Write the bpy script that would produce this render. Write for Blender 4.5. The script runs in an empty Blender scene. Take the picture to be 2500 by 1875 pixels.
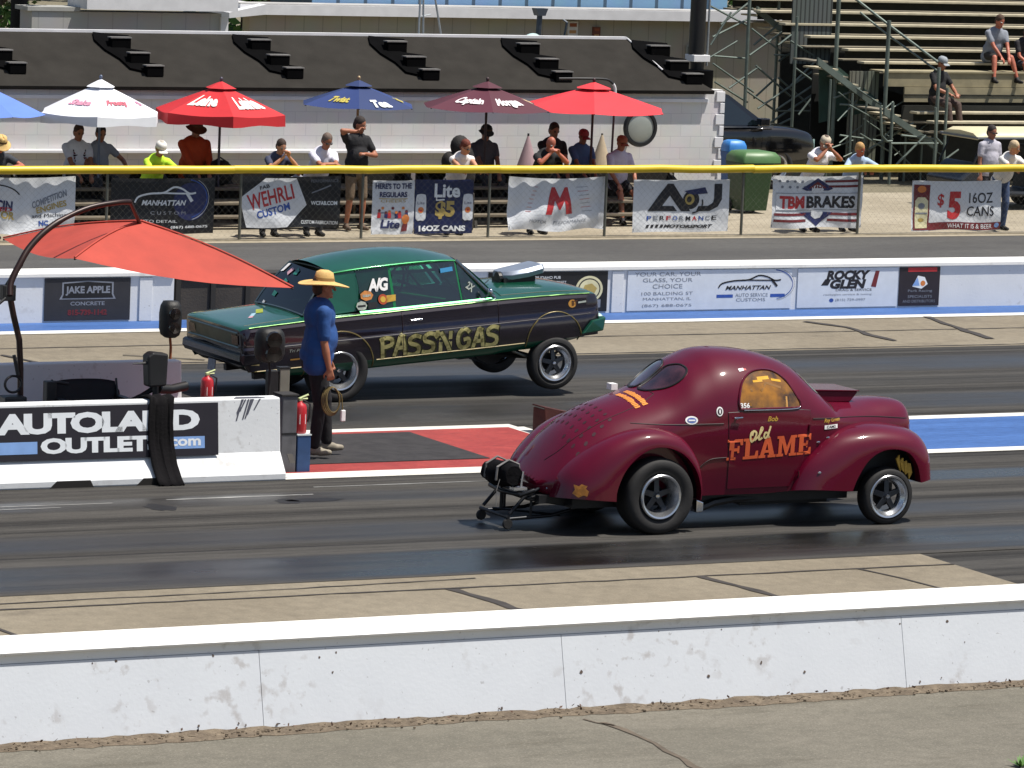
import bpy, bmesh, math, random
import numpy as np
from mathutils import Vector, Matrix
from mathutils.bvhtree import BVHTree
R = math.radians
rng = random.Random(7)
SC = bpy.context.scene
COL = SC.collection

# ---------------- camera, sky, sun, exposure ----------------
CAM_F, CAM_YAW, CAM_PITCH, CAM_ROLL, CAM_H = 11256.0, 0.48053, 0.12836, 0.04105, 7.1
_d = np.array([math.sin(CAM_YAW)*math.cos(CAM_PITCH), math.cos(CAM_YAW)*math.cos(CAM_PITCH), -math.sin(CAM_PITCH)])
_r0 = np.array([math.cos(CAM_YAW), -math.sin(CAM_YAW), 0.0]); _u0 = np.cross(_r0, _d)
_r = math.cos(CAM_ROLL)*_r0 + math.sin(CAM_ROLL)*_u0
_u = -math.sin(CAM_ROLL)*_r0 + math.cos(CAM_ROLL)*_u0
cd = bpy.data.cameras.new('camera'); cam = bpy.data.objects.new('camera', cd); COL.objects.link(cam)
cd.sensor_fit = 'HORIZONTAL'; cd.sensor_width = 36; cd.lens = 36*CAM_F/2500
cd.clip_start = 1; cd.clip_end = 3000
cam.matrix_world = Matrix(((_r[0], _u[0], -_d[0], 0), (_r[1], _u[1], -_d[1], 0), (_r[2], _u[2], -_d[2], CAM_H), (0, 0, 0, 1)))
SC.camera = cam
SUN = Vector((0.30, -0.23, 0.92)).normalized()
w = bpy.data.worlds.new('World'); SC.world = w; w.use_nodes = True
sky = w.node_tree.nodes.new('ShaderNodeTexSky'); sky.sky_type = 'NISHITA'; sky.sun_disc = False
sky.sun_elevation = math.asin(SUN.z); sky.sun_rotation = math.atan2(SUN.x, SUN.y)
sky.air_density = 1.0; sky.dust_density = 2.0; sky.ozone_density = 1.0
bg = w.node_tree.nodes['Background']; bg.inputs['Strength'].default_value = 0.07
w.node_tree.links.new(sky.outputs[0], bg.inputs[0])
sl = bpy.data.lights.new('sun', 'SUN'); sl.energy = 4.3; sl.angle = R(0.5); sl.color = (1, .95, .87)
so = bpy.data.objects.new('sun', sl); COL.objects.link(so)
so.rotation_euler = (-SUN).to_track_quat('-Z', 'Y').to_euler()
vs = SC.view_settings; vs.view_transform = 'Standard'; vs.look = 'None'; vs.exposure = 0.6; vs.gamma = 1
SC.cycles.max_bounces = 8; SC.cycles.transparent_max_bounces = 12

# photo-pixel survey: points of the photograph turned into metres on a known plane
def _ray(x, y): return _d + _r*(x-1250)/CAM_F - _u*(y-937.5)/CAM_F
def G(x, y, z=0.0):
    v = _ray(x, y); t = (z-CAM_H)/v[2]; return Vector((v[0]*t, v[1]*t, z))
def V(x, y, Y):
    v = _ray(x, y); t = Y/v[1]; return Vector((v[0]*t, Y, CAM_H+v[2]*t))
def Xat(x, y, Y): return V(x, y, Y).x

# ---------------- materials ----------------
def lin(c):
    if isinstance(c, str): c = [int(c[i:i+2], 16)/255 for i in (0, 2, 4)]
    return tuple(((v+.055)/1.055)**2.4 if v > .04045 else v/12.92 for v in c)
_mc = {}
def M(key, col=None, rough=.5, metal=0., coat=0., var=.12, vs=6., bump=0., bs=40., spec=.5, flake=0., trans=0., emit=0., col2=None):
    if key in _mc: return _mc[key]
    m = bpy.data.materials.new(key); m.use_nodes = True; nt = m.node_tree; N = nt.nodes; L = nt.links
    b = N['Principled BSDF']; c = lin(col) if isinstance(col, str) else col
    b.inputs['Roughness'].default_value = rough; b.inputs['Metallic'].default_value = metal
    b.inputs['Coat Weight'].default_value = coat; b.inputs['Coat Roughness'].default_value = .07
    b.inputs['Specular IOR Level'].default_value = spec
    tc = N.new('ShaderNodeTexCoord'); nz = N.new('ShaderNodeTexNoise'); nz.inputs['Scale'].default_value = vs; nz.inputs['Detail'].default_value = 6
    L.new(tc.outputs['Object'], nz.inputs['Vector'])
    rp = N.new('ShaderNodeValToRGB'); e = rp.color_ramp.elements; e[0].position = .3; e[1].position = .7
    k = 1-var; k2 = 1+var*.6
    e[0].color = (*[v*k for v in c], 1)
    e[1].color = (*(lin(col2) if col2 else [min(1, v*k2) for v in c]), 1)
    L.new(nz.outputs['Fac'], rp.inputs[0]); L.new(rp.outputs[0], b.inputs['Base Color'])
    if bump:
        n2 = N.new('ShaderNodeTexNoise'); n2.inputs['Scale'].default_value = bs; n2.inputs['Detail'].default_value = 4
        L.new(tc.outputs['Object'], n2.inputs['Vector'])
        bp = N.new('ShaderNodeBump'); bp.inputs['Strength'].default_value = bump; bp.inputs['Distance'].default_value = .02
        L.new(n2.outputs['Fac'], bp.inputs['Height']); L.new(bp.outputs[0], b.inputs['Normal'])
    if flake:
        fl = N.new('ShaderNodeTexVoronoi'); fl.inputs['Scale'].default_value = 900
        L.new(tc.outputs['Object'], fl.inputs['Vector'])
        bp = N.new('ShaderNodeBump'); bp.inputs['Strength'].default_value = flake; bp.inputs['Distance'].default_value = .002
        L.new(fl.outputs['Distance'], bp.inputs['Height']); L.new(bp.outputs[0], b.inputs['Normal'])
    if emit:
        b.inputs['Emission Color'].default_value = (*c, 1); b.inputs['Emission Strength'].default_value = emit
    _mc[key] = m
    return m
def glassM(key, tint, refl=.12, rough=.02):
    if key in _mc: return _mc[key]
    m = bpy.data.materials.new(key); m.use_nodes = True; nt = m.node_tree; N = nt.nodes; L = nt.links; N.clear()
    o = N.new('ShaderNodeOutputMaterial'); mx = N.new('ShaderNodeMixShader'); t = N.new('ShaderNodeBsdfTransparent'); g = N.new('ShaderNodeBsdfGlossy')
    t.inputs[0].default_value = (*lin(tint), 1); g.inputs['Roughness'].default_value = rough
    f = N.new('ShaderNodeFresnel'); f.inputs[0].default_value = 1.5
    ad = N.new('ShaderNodeMath'); ad.operation = 'ADD'; ad.inputs[1].default_value = refl-.04
    nz = N.new('ShaderNodeTexNoise'); nz.inputs['Scale'].default_value = 3; tc = N.new('ShaderNodeTexCoord'); L.new(tc.outputs['Object'], nz.inputs[0])
    bp = N.new('ShaderNodeBump'); bp.inputs['Strength'].default_value = .05; L.new(nz.outputs['Fac'], bp.inputs['Height']); L.new(bp.outputs[0], g.inputs['Normal'])
    L.new(f.outputs[0], ad.inputs[0]); L.new(ad.outputs[0], mx.inputs[0]); L.new(t.outputs[0], mx.inputs[1]); L.new(g.outputs[0], mx.inputs[2]); L.new(mx.outputs[0], o.inputs[0])
    _mc[key] = m
    return m

# ---------------- mesh helpers ----------------
def tag(o, label=None, cat=None, group=None, kind=None):
    if label: o['label'] = label
    if cat: o['category'] = cat
    if group: o['group'] = group
    if kind: o['kind'] = kind
    return o
def empty(name, loc=(0, 0, 0), label=None, cat=None, group=None, rz=0.):
    o = bpy.data.objects.new(name, None); COL.objects.link(o); o.location = loc; o.rotation_euler = (0, 0, rz); o.empty_display_size = .2
    return tag(o, label, cat, group)
class MB:
    """collects polygons (with a material slot each) for ONE mesh object"""
    def __init__(s): s.v = []; s.f = []; s.m = []; s.c = 0
    def add(s, vs, fs):
        n = len(s.v); s.v += [tuple(v) for v in vs]; s.f += [tuple(i+n for i in f) for f in fs]; s.m += [s.c]*len(fs); return s
    def mat(s, i): s.c = i; return s
    def box(s, x0, x1, y0, y1, z0, z1):
        return s.add([(x0, y0, z0), (x1, y0, z0), (x1, y1, z0), (x0, y1, z0), (x0, y0, z1), (x1, y0, z1), (x1, y1, z1), (x0, y1, z1)],
                     [(0, 3, 2, 1), (4, 5, 6, 7), (0, 1, 5, 4), (1, 2, 6, 5), (2, 3, 7, 6), (3, 0, 4, 7)])
    def poly(s, pts): return s.add(pts, [tuple(range(len(pts)))])
    def prism(s, pts, dv):
        n = len(pts); dv = Vector(dv); a = [Vector(p) for p in pts]; b = [p+dv for p in a]
        return s.add(a+b, [tuple(range(n))[::-1], tuple(range(n, 2*n))]+[(i, (i+1) % n, n+(i+1) % n, n+i) for i in range(n)])
    def tube(s, path, r, n=8, cap=True):
        P = [Vector(p) for p in path]; k = len(P); rr = r if isinstance(r, (list, tuple)) else [r]*k; vs = []
        up = None
        for i, p in enumerate(P):
            t = (P[min(i+1, k-1)]-P[max(i-1, 0)]).normalized()
            if up is None: up = Vector((0, 0, 1)) if abs(t.z) < .9 else Vector((1, 0, 0))
            a = t.cross(up).normalized(); b = a.cross(t).normalized(); up = b
            for j in range(n):
                an = 2*math.pi*j/n; vs.append(p+(a*math.cos(an)+b*math.sin(an))*rr[i])
        fs = [(i*n+j, i*n+(j+1) % n, (i+1)*n+(j+1) % n, (i+1)*n+j) for i in range(k-1) for j in range(n)]
        if cap: fs += [tuple(range(n))[::-1], tuple((k-1)*n+j for j in range(n))]
        return s.add(vs, fs)
    def bar(s, a, b, w, h=None):
        return s.tube([a, b], (w if h is None else (w+h)/2)*.7, 4)
    def lathe(s, prof, c=(0, 0, 0), axis='z', n=24):
        vs = []; k = len(prof)
        for r, h in prof:
            for j in range(n):
                a = 2*math.pi*j/n; x, y = r*math.cos(a), r*math.sin(a)
                p = {'z': (x, y, h), 'y': (x, h, y), 'x': (h, x, y)}[axis]
                vs.append((p[0]+c[0], p[1]+c[1], p[2]+c[2]))
        return s.add(vs, [(i*n+j, i*n+(j+1) % n, (i+1)*n+(j+1) % n, (i+1)*n+j) for i in range(k-1) for j in range(n)])
    def ell(s, c, r, nu=14, nv=8, rot=None):
        prof = [(math.cos(R(a)), math.sin(R(a))) for a in np.linspace(-90, 90, nv+1)]
        vs = []
        for q, h in prof:
            for j in range(nu):
                a = 2*math.pi*j/nu; p = Vector((q*math.cos(a)*r[0], q*math.sin(a)*r[1], h*r[2]))
                if rot: p = rot @ p
                vs.append(p+Vector(c))
        return s.add(vs, [(i*nu+j, i*nu+(j+1) % nu, (i+1)*nu+(j+1) % nu, (i+1)*nu+j) for i in range(nv) for j in range(nu)])
    def grid(s, P, flip=False):
        nu, nv = len(P), len(P[0]); vs = [p for row in P for p in row]
        fs = [(i*nv+j, i*nv+j+1, (i+1)*nv+j+1, (i+1)*nv+j) for i in range(nu-1) for j in range(nv-1)]
        if flip: fs = [f[::-1] for f in fs]
        return s.add(vs, fs)
    def build(s, name, mats, parent=None, smooth=None, bevel=0., subs=0, solid=0., recalc=True, loc=None):
        me = bpy.data.meshes.new(name); me.from_pydata(s.v, [], s.f)
        mats = mats if isinstance(mats, (list, tuple)) else [mats]
        for m in mats: me.materials.append(m)
        if len(mats) > 1: me.polygons.foreach_set('material_index', s.m)
        if recalc:
            bm = bmesh.new(); bm.from_mesh(me); bmesh.ops.remove_doubles(bm, verts=bm.verts, dist=1e-5)
            bmesh.ops.recalc_face_normals(bm, faces=bm.faces); bm.to_mesh(me); bm.free()
        o = bpy.data.objects.new(name, me); COL.objects.link(o)
        if parent: o.parent = parent
        if loc: o.location = loc
        if solid: md = o.modifiers.new('thick', 'SOLIDIFY'); md.thickness = solid; md.offset = -1
        if bevel: md = o.modifiers.new('bevel', 'BEVEL'); md.width = bevel; md.segments = 2; md.limit_method = 'ANGLE'; md.angle_limit = R(40)
        if subs: md = o.modifiers.new('sub', 'SUBSURF'); md.levels = subs; md.render_levels = subs
        if smooth is not None:
            me.polygons.foreach_set('use_smooth', [True]*len(me.polygons))
            if smooth < 180: me.set_sharp_from_angle(angle=R(smooth))
        return o
def bake(o):
    """turn an object's modifiers into plain mesh data"""
    dg = bpy.context.evaluated_depsgraph_get(); dg.update(); me = bpy.data.meshes.new_from_object(o.evaluated_get(dg)); o.modifiers.clear(); o.data = me
    return o
def bvh_of(*obs):
    V_, F_ = [], []
    dg = bpy.context.evaluated_depsgraph_get(); dg.update()
    for o in obs:
        e = o.evaluated_get(dg); me = e.to_mesh(); n = len(V_)
        V_ += [v.co.copy() for v in me.vertices]; F_ += [tuple(i+n for i in p.vertices) for p in me.polygons]; e.to_mesh_clear()
    return BVHTree.FromPolygons(V_, F_)
def cr(P, ts):
    """Catmull-Rom through rows P at parameters ts in [0, len(P)-1]"""
    P = np.array(P, float); n = len(P); out = []
    for t in ts:
        i = min(int(t), n-2); f = t-i
        p0, p1, p2, p3 = P[max(i-1, 0)], P[i], P[i+1], P[min(i+2, n-1)]
        out.append(.5*((2*p1)+(-p0+p2)*f+(2*p0-5*p1+4*p2-p3)*f*f+(-p0+3*p1-3*p2+p3)*f**3))
    return np.array(out)
def smooth_grid(P, su, sv):
    P = np.array(P, float); nu, nv = P.shape[:2]
    A = cr(P.reshape(nu, -1), np.linspace(0, nu-1, (nu-1)*su+1)).reshape(-1, nv, 3)
    B = cr(A.transpose(1, 0, 2).reshape(nv, -1), np.linspace(0, nv-1, (nv-1)*sv+1)).reshape(-1, A.shape[0], 3).transpose(1, 0, 2)
    return [[tuple(q) for q in row] for row in B]

# ---------------- lettering ----------------
_tc = {}
def text_mesh(body, size=1., bold=0., shear=0., cond=1., space=1.):
    """2-D triangulated lettering, its width and height: (verts, faces)"""
    k = (body, bold, shear, space)
    if k not in _tc:
        cu = bpy.data.curves.new('t', 'FONT'); cu.body = body; cu.size = 1; cu.offset = bold; cu.shear = shear; cu.space_character = space
        cu.align_x = 'CENTER'; cu.align_y = 'CENTER'; cu.resolution_u = 3
        o = bpy.data.objects.new('t', cu); COL.objects.link(o)
        dg = bpy.context.evaluated_depsgraph_get(); dg.update(); me = bpy.data.meshes.new_from_object(o.evaluated_get(dg))
        v = np.array([tuple(x.co) for x in me.vertices]); f = [tuple(p.vertices) for p in me.polygons]
        bpy.data.objects.remove(o); bpy.data.meshes.remove(me)
        lo, hi = v.min(0), v.max(0); v -= (lo+hi)/2; _tc[k] = (v, f, hi-lo)
    return _tc[k]
def fit_text(body, w, h, **kw):
    """lettering scaled into a box w x h centred on 0 -> (list of (a, b), faces)"""
    v, f, d = text_mesh(body, **kw)
    return [(p[0]*w/d[0], p[1]*h/d[1]) for p in v], f
class Decal:
    """flat marks in (a, b) metres, slot-coloured; mapped to 3-D by a function and built as one mesh"""
    def __init__(s): s.v = []; s.f = []; s.m = []
    def _add(s, v, f, c):
        n = len(s.v); s.v += v; s.f += [tuple(i+n for i in q) for q in f]; s.m += [c]*len(f)
    def text(s, body, a, b, w, h, c=0, rot=0., **kw):
        v, f = fit_text(body, w, h, **kw); co, si = math.cos(R(rot)), math.sin(R(rot))
        s._add([(a+x*co-y*si, b+x*si+y*co, len(s.m)*0+s.lay) for x, y in v], f, c); return s
    lay = 0
    def poly(s, pts, c=0): s._add([(p[0], p[1], s.lay) for p in pts], [tuple(range(len(pts)))], c); return s
    def rect(s, a0, a1, b0, b1, c=0):
        n = max(1, int(abs(a1-a0)/.25)); 
        for i in range(n): s.poly([(a0+(a1-a0)*i/n, b0), (a0+(a1-a0)*(i+1)/n, b0), (a0+(a1-a0)*(i+1)/n, b1), (a0+(a1-a0)*i/n, b1)], c)
        return s
    def disc(s, a, b, ra, rb, c=0, n=24): return s.poly([(a+ra*math.cos(2*math.pi*i/n), b+rb*math.sin(2*math.pi*i/n)) for i in range(n)], c)
    def arc(s, a, b, ra, rb, t0, t1, w, c=0, n=24, w1=None):
        for i in range(n):
            t = [R(t0+(t1-t0)*(i+j)/n) for j in (0, 1)]; ww = [w+((w1 if w1 is not None else w)-w)*(i+j)/n for j in (0, 1)]
            q = [(a+(ra+e*ww[j]/2)*math.cos(t[j]), b+(rb+e*ww[j]/2)*math.sin(t[j])) for e, j in ((-1, 0), (1, 0), (1, 1), (-1, 1))]
            s.poly(q, c)
        return s
    def stroke(s, pts, w, c=0):
        P = [Vector(p) for p in pts]
        for i in range(len(P)-1):
            d = (P[i+1]-P[i]); n = Vector((-d.y, d.x)).normalized()*w/2; e = d.normalized()*w*.3
            s.poly([P[i]-n-e, P[i+1]-n+e, P[i+1]+n+e, P[i]+n-e], c)
        return s
    def build(s, name, mats, fn, parent=None, sub=0):
        """fn(a, b, layer) -> 3-D point; sub: longest edge left before mapping"""
        if sub: s.subdivide(sub)
        me = bpy.data.meshes.new(name); me.from_pydata([tuple(fn(*v)) for v in s.v], [], s.f)
        mats = mats if isinstance(mats, (list, tuple)) else [mats]
        for m in mats: me.materials.append(m)
        me.polygons.foreach_set('material_index', s.m)
        o = bpy.data.objects.new(name, me); COL.objects.link(o)
        if parent: o.parent = parent
        return o
def _dsub(s, L_):
    bm = bmesh.new(); vs = [bm.verts.new(v) for v in s.v]
    for f, c in zip(s.f, s.m):
        try: q = bm.faces.new([vs[i] for i in f]); q.material_index = c
        except ValueError: pass
    bmesh.ops.triangulate(bm, faces=bm.faces)
    for _ in range(5):
        e = [e for e in bm.edges if e.calc_length() > L_]
        if not e: break
        bmesh.ops.subdivide_edges(bm, edges=e, cuts=1); bmesh.ops.triangulate(bm, faces=bm.faces)
    bm.verts.index_update(); s.v = [tuple(v.co) for v in bm.verts]; s.f = [tuple(v.index for v in f.verts) for f in bm.faces]; s.m = [f.material_index for f in bm.faces]; bm.free()
Decal.subdivide = _dsub

# ---------------- ground, lanes, painted lines ----------------
def groundM(key, c1, c2, streak=(1, 1), scale=.6, rough=(.75, .9), spk=.0, bump=.15, c3=None, gloss=None, spec=.3, bands=()):
    m = bpy.data.materials.new(key); m.use_nodes = True; nt = m.node_tree; N = nt.nodes; L = nt.links; b = N['Principled BSDF']
    b.inputs['Specular IOR Level'].default_value = spec
    tc = N.new('ShaderNodeTexCoord')
    def noise(sc, sx, sy, det=6):
        mp = N.new('ShaderNodeMapping'); mp.inputs['Scale'].default_value = (sx, sy, 1); L.new(tc.outputs['Object'], mp.inputs[0])
        n = N.new('ShaderNodeTexNoise'); n.inputs['Scale'].default_value = sc; n.inputs['Detail'].default_value = det; n.inputs['Roughness'].default_value = .62
        L.new(mp.outputs[0], n.inputs['Vector']); return n.outputs['Fac']
    def ramp(f, lo, hi, a, z):
        r = N.new('ShaderNodeMapRange'); r.inputs[1].default_value = lo; r.inputs[2].default_value = hi; r.inputs[3].default_value = a; r.inputs[4].default_value = z; L.new(f, r.inputs[0]); return r.outputs[0]
    def mix(f, a, z, mode='MIX'):
        x = N.new('ShaderNodeMix'); x.data_type = 'RGBA'; x.blend_type = mode
        if isinstance(f, float): x.inputs[0].default_value = f
        else: L.new(f, x.inputs[0])
        for i, q in ((6, a), (7, z)):
            if isinstance(q, tuple): x.inputs[i].default_value = (*q, 1)
            else: L.new(q, x.inputs[i])
        return x.outputs[2]
    big = noise(scale, *streak); col = mix(ramp(big, .38, .62, 0, 1), lin(c1), lin(c2))
    if c3:
        col = mix(ramp(noise(scale*2.3, streak[0]*.5, streak[1]*1.4), .56, .7, 0, .8), col, lin(c3))
    md = N.new('ShaderNodeMix'); md.data_type = 'RGBA'; md.blend_type = 'MULTIPLY'; md.inputs[0].default_value = 1; L.new(col, md.inputs[6])
    mr = N.new('ShaderNodeMapRange'); mr.inputs[1].default_value = .3; mr.inputs[2].default_value = .7; mr.inputs[3].default_value = .80; mr.inputs[4].default_value = 1.14; L.new(noise(9, streak[0]**.4, min(streak[1], 1.5), 8), mr.inputs[0]); L.new(mr.outputs[0], md.inputs[7]); col = md.outputs[2]
    if spk:
        f = noise(55, 1, 1, 3); col = mix(ramp(f, .3, .7, 0, spk), col, tuple(v*.45 for v in lin(c1)))
        f = noise(38, 1, 1, 3); col = mix(ramp(f, .55, .8, 0, spk), col, tuple(min(1, v*1.7) for v in lin(c2)))
    L.new(col, b.inputs['Base Color'])
    rr = ramp(big, .35, .65, rough[0], rough[1])
    if gloss:   # bands of laid-down rubber along the lane, glossier than the rest
        g = ramp(noise(gloss[0], gloss[1], gloss[2], 3), .45, .62, 0, 1)
        x = N.new('ShaderNodeMix'); L.new(g, x.inputs[0]); L.new(rr, x.inputs[2]); x.inputs[3].default_value = gloss[3]; rr = x.outputs[0]
    sv = None
    if bands:   # polished rubber grooves at fixed places across the lane
        sp = N.new('ShaderNodeSeparateXYZ'); L.new(tc.outputs['Object'], sp.inputs[0])
        wob = ramp(noise(.5, .15, .6, 4), .2, .8, -.25, .25); ad = N.new('ShaderNodeMath'); L.new(sp.outputs[1], ad.inputs[0]); L.new(wob, ad.inputs[1])
        patch_ = ramp(noise(.35, .35, .9, 4), .35, .6, .15, 1)
        for y0, y1, e, rg, dk in bands:
            a = N.new('ShaderNodeMapRange'); a.interpolation_type = 'SMOOTHSTEP'; a.inputs[1].default_value = y0-e; a.inputs[2].default_value = y0+e; L.new(ad.outputs[0], a.inputs[0])
            z = N.new('ShaderNodeMapRange'); z.interpolation_type = 'SMOOTHSTEP'; z.inputs[1].default_value = y1+e; z.inputs[2].default_value = y1-e; L.new(ad.outputs[0], z.inputs[0])
            q = N.new('ShaderNodeMath'); q.operation = 'MULTIPLY'; L.new(a.outputs[0], q.inputs[0]); L.new(z.outputs[0], q.inputs[1])
            q2 = N.new('ShaderNodeMath'); q2.operation = 'MULTIPLY'; L.new(q.outputs[0], q2.inputs[0]); L.new(patch_, q2.inputs[1])
            x = N.new('ShaderNodeMix'); L.new(q2.outputs[0], x.inputs[0]); L.new(rr, x.inputs[2]); x.inputs[3].default_value = rg; rr = x.outputs[0]
            col = mix(q2.outputs[0], col, tuple(v*dk for v in lin(c1)))
            xs = N.new('ShaderNodeMix'); L.new(q2.outputs[0], xs.inputs[0]); xs.inputs[3].default_value = .7
            if sv is None: xs.inputs[2].default_value = spec
            else: L.new(sv, xs.inputs[2])
            sv = xs.outputs[0]
        L.new(col, b.inputs['Base Color']); L.new(sv, b.inputs['Specular IOR Level'])
    L.new(rr, b.inputs['Roughness'])
    if bump:
        bp = N.new('ShaderNodeBump'); bp.inputs['Strength'].default_value = bump; bp.inputs['Distance'].default_value = .01
        L.new(noise(90, 1, 1, 3), bp.inputs['Height']); L.new(bp.outputs[0], b.inputs['Normal'])
    return m
def sheet(name, x0, x1, y0, y1, z, mat, holes=None):
    return tag(MB().poly([(x0, y0, z), (x1, y0, z), (x1, y1, z), (x0, y1, z)]).build(name, mat, recalc=False), kind='structure')
XA, XB = -60, 130
A_CONC = groundM('tan_concrete', '867d6c', '7b7262', (.6, .6), .8, (.8, .92), .5, .3, '6a6255')
A_APRON = groundM('grey_concrete', '6a665b', '787368', (.5, .9), .9, (.8, .92), .6, .35, '5a554a')
A_TRACK = groundM('rubbered_asphalt', '31302f', '4f4d4a', (.03, 3.2), 1.0, (.7, .85), .3, .16, '262529', (1.0, .03, .9, .6), .03, bands=((36.95, 38.15, .15, .12, .4), (40.9, 41.5, .12, .24, .6), (38.9, 39.6, .2, .4, .6), (46.0, 47.2, .2, .3, .5), (49.2, 50.4, .25, .35, .6)))
A_ROAD = groundM('service_asphalt', '4a4948', '575654', (.4, 1.2), .7, (.85, .95), .5, .3, '41403f')
A_GROUND = groundM('earth', '6d6756', '7a7360', (1, 1), .3, (.9, .95), .2, .3)
A_WALK = groundM('walkway_concrete', '908775', '9d9482', (.8, .8), .9, (.85, .92), .2, .2, '7c7364')
P_WHITE = groundM('line_paint_white', 'd8d6d0', 'c9c6bd', (.4, 2), 2, (.6, .75), .1, .1, 'b3aea3')
P_BLUE = groundM('line_paint_blue', '38598f', '40639b', (.3, 2), 1.5, (.55, .7), .15, .1, '2f4d80')
P_RED = groundM('ground_paint_red', '8c3533', '9a3f3a', (1, 1.5), 1.5, (.6, .75), .2, .15, '783030')
TAR = M('tar', '35302c', .8, var=.3)
SEAMM = M('joint_dirt', '5a5044', .95, var=.3)
sheet('ground', -900, 1100, -300, 1500, -.02, A_GROUND)
sheet('apron', XA, XB, 22, 31.4, 0, A_APRON)
sheet('concrete_strip', XA, 23.66, 31.4, 36.88, 0, A_CONC)
sheet('asphalt_shoulder', 23.66, XB, 31.4, 36.88, -.002, A_TRACK)
sheet('near_lane', XA, XB, 36.8, 42.5, .004, A_TRACK)
sheet('track_middle', XA, XB, 42.5, 45.5, .0, A_TRACK)
sheet('far_lane', XA, XB, 45.5, 51.15, .004, A_TRACK)
sheet('far_concrete_strip', XA, XB, 51.15, 55.9, .0, A_CONC)
sheet('service_road', XA, XB, 55.9, 64.55, .0, A_ROAD)
sheet('walkway', XA, XB, 64.55, 72, .004, A_WALK)
MKS = (('painted_line', XA, 23.7, 42.36, 42.74, .009, P_WHITE), ('painted_line', 24.6, XB, 42.6, 42.86, .009, P_WHITE),
       ('painted_line', 24.6, XB, 45.05, 45.3, .009, P_WHITE), ('painted_line', 19.2, 23.75, 45.38, 45.6, .009, P_WHITE),
       ('painted_line', 23.63, 23.83, 42.74, 45.38, .0085, P_WHITE),
       ('red_box', 18.9, 23.63, 42.74, 45.38, .0088, P_RED), ('blue_median', 24.6, XB, 42.86, 45.05, .0082, P_BLUE),
       ('painted_line', XA, XB, 54.2, 54.5, .008, P_WHITE), ('blue_strip', XA, XB, 54.5, 55.35, .0075, P_BLUE))
for n_, *a in MKS: sheet(n_, *a)
# joints and tarred cracks lying in the slabs
s_ = MB()
def crack(pts, w, z=.006):
    P = [Vector(p) for p in pts]
    Q = []
    for i in range(len(P)-1):
        k = max(2, int((P[i+1]-P[i]).length/.25))
        for j in range(k): Q.append(P[i].lerp(P[i+1], j/k)+Vector((rng.uniform(-.03, .03), rng.uniform(-.012, .012), 0)))
    Q.append(P[-1]); top, bot = [], []
    for i, q in enumerate(Q):
        t = (Q[min(i+1, len(Q)-1)]-Q[max(i-1, 0)]).normalized(); nn = Vector((-t.y, t.x, 0)); ww = w*rng.uniform(.55, 1.25)/2
        top.append((*(q+nn*ww).xy, z)); bot.append((*(q-nn*ww).xy, z))
    s_.grid([top, bot])
crack([(XA, 36.2, 0), (23.66, 36.2, 0)], .045)
for x, dx, ww in ((18.3, .0, .12), (20.9, .0, .1), (22.6, .1, .05), (13.6, 0, .08)):
    crack([(x, 36.18, 0), (x+dx+.25, 34.4, 0), (x+dx, 32, 0)], ww)
crack([(12.0, 36.45, 0), (16.5, 36.5, 0), (18.8, 36.62, 0)], .03)
for pts, ww in (([(1962, 786), (2070, 800), (2120, 818), (2186, 833)], .12), ([(2265, 774), (2340, 803), (2419, 828)], .13), ([(300, 868), (500, 880)], .05), ([(0, 868), (90, 886)], .09)):
    crack([G(*q) for q in pts], ww, .01)
crack([(XA, 52.9, 0), (XB, 52.9, 0)], .05); crack([(XA, 51.25, 0), (XB, 51.3, 0)], .05)
tag(s_.build('tarred_crack', TAR, recalc=False), kind='structure')
s_ = MB()
crack([G(1476, 1764), G(1560, 1800), G(1696, 1871), G(1760, 1905)], .06); crack([G(1420, 1757), G(1500, 1773)], .04)
tag(s_.build('apron_joint', SEAMM, recalc=False), kind='structure')
wm = M('worn_line', '8d8d8a', .8, var=.5, vs=3)
s_ = MB()
for x0, x1, y, t in ((13, 17.2, 41.35, .035), (17.8, 19.4, 41.42, .05), (19.6, 22.4, 41.85, .04), (15.5, 16.6, 41.2, .03), (22.6, 24.2, 41.95, .06)):
    n_ = int((x1-x0)/.2); a = [(x0+(x1-x0)*i/n_, y+t*rng.uniform(.2, .6), .0062) for i in range(n_+1)]; s_.grid([a, [(p[0], y-t*rng.uniform(.1, .6), .0062) for p in a]])
tag(s_.build('worn_line', wm, recalc=False), kind='structure')
dm = M('rubber_blot', '131316', .6, var=.4, vs=5)
s_ = MB()
for px, py, lx, ly in ((390, 1240, .14, .22), (770, 1222, .30, .12), (560, 1075, .2, .1), (700, 1225, .12, .16)):
    c = G(px, py); s_.poly([(c.x+lx*math.cos(a)*rng.uniform(.7, 1.2), c.y+ly*math.sin(a)*rng.uniform(.7, 1.2), .0066) for a in np.linspace(0, 6, 14)])
tag(s_.build('rubber_blot', dm, recalc=False), kind='structure')
# strip of dirt and gravel along the foot of the near wall
g_ = MB()
rows = []
for i in range(260):
    x = 8+i*.1; rows.append([(x, 30.83+.03*math.sin(x*1.3)+rng.uniform(-.03, .03), .003), (x, 30.95, .006+rng.uniform(0, .014)), (x, 31.06, .012+rng.uniform(0, .02))])
g_.grid(rows)
for i in range(1500):
    x = rng.uniform(9, 26); y = 31.04-abs(rng.gauss(0, .09)); q = rng.uniform(.004, .013); z = .012
    g_.ell((x, y, z), (q*1.3, q, q*.8), 5, 3)
tag(g_.build('gravel_strip', groundM('gravel', '5c5144', '766a5a', (1, 1), 6, (.9, .95), .5, .4, '443a2e')), kind='stuff')

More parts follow.
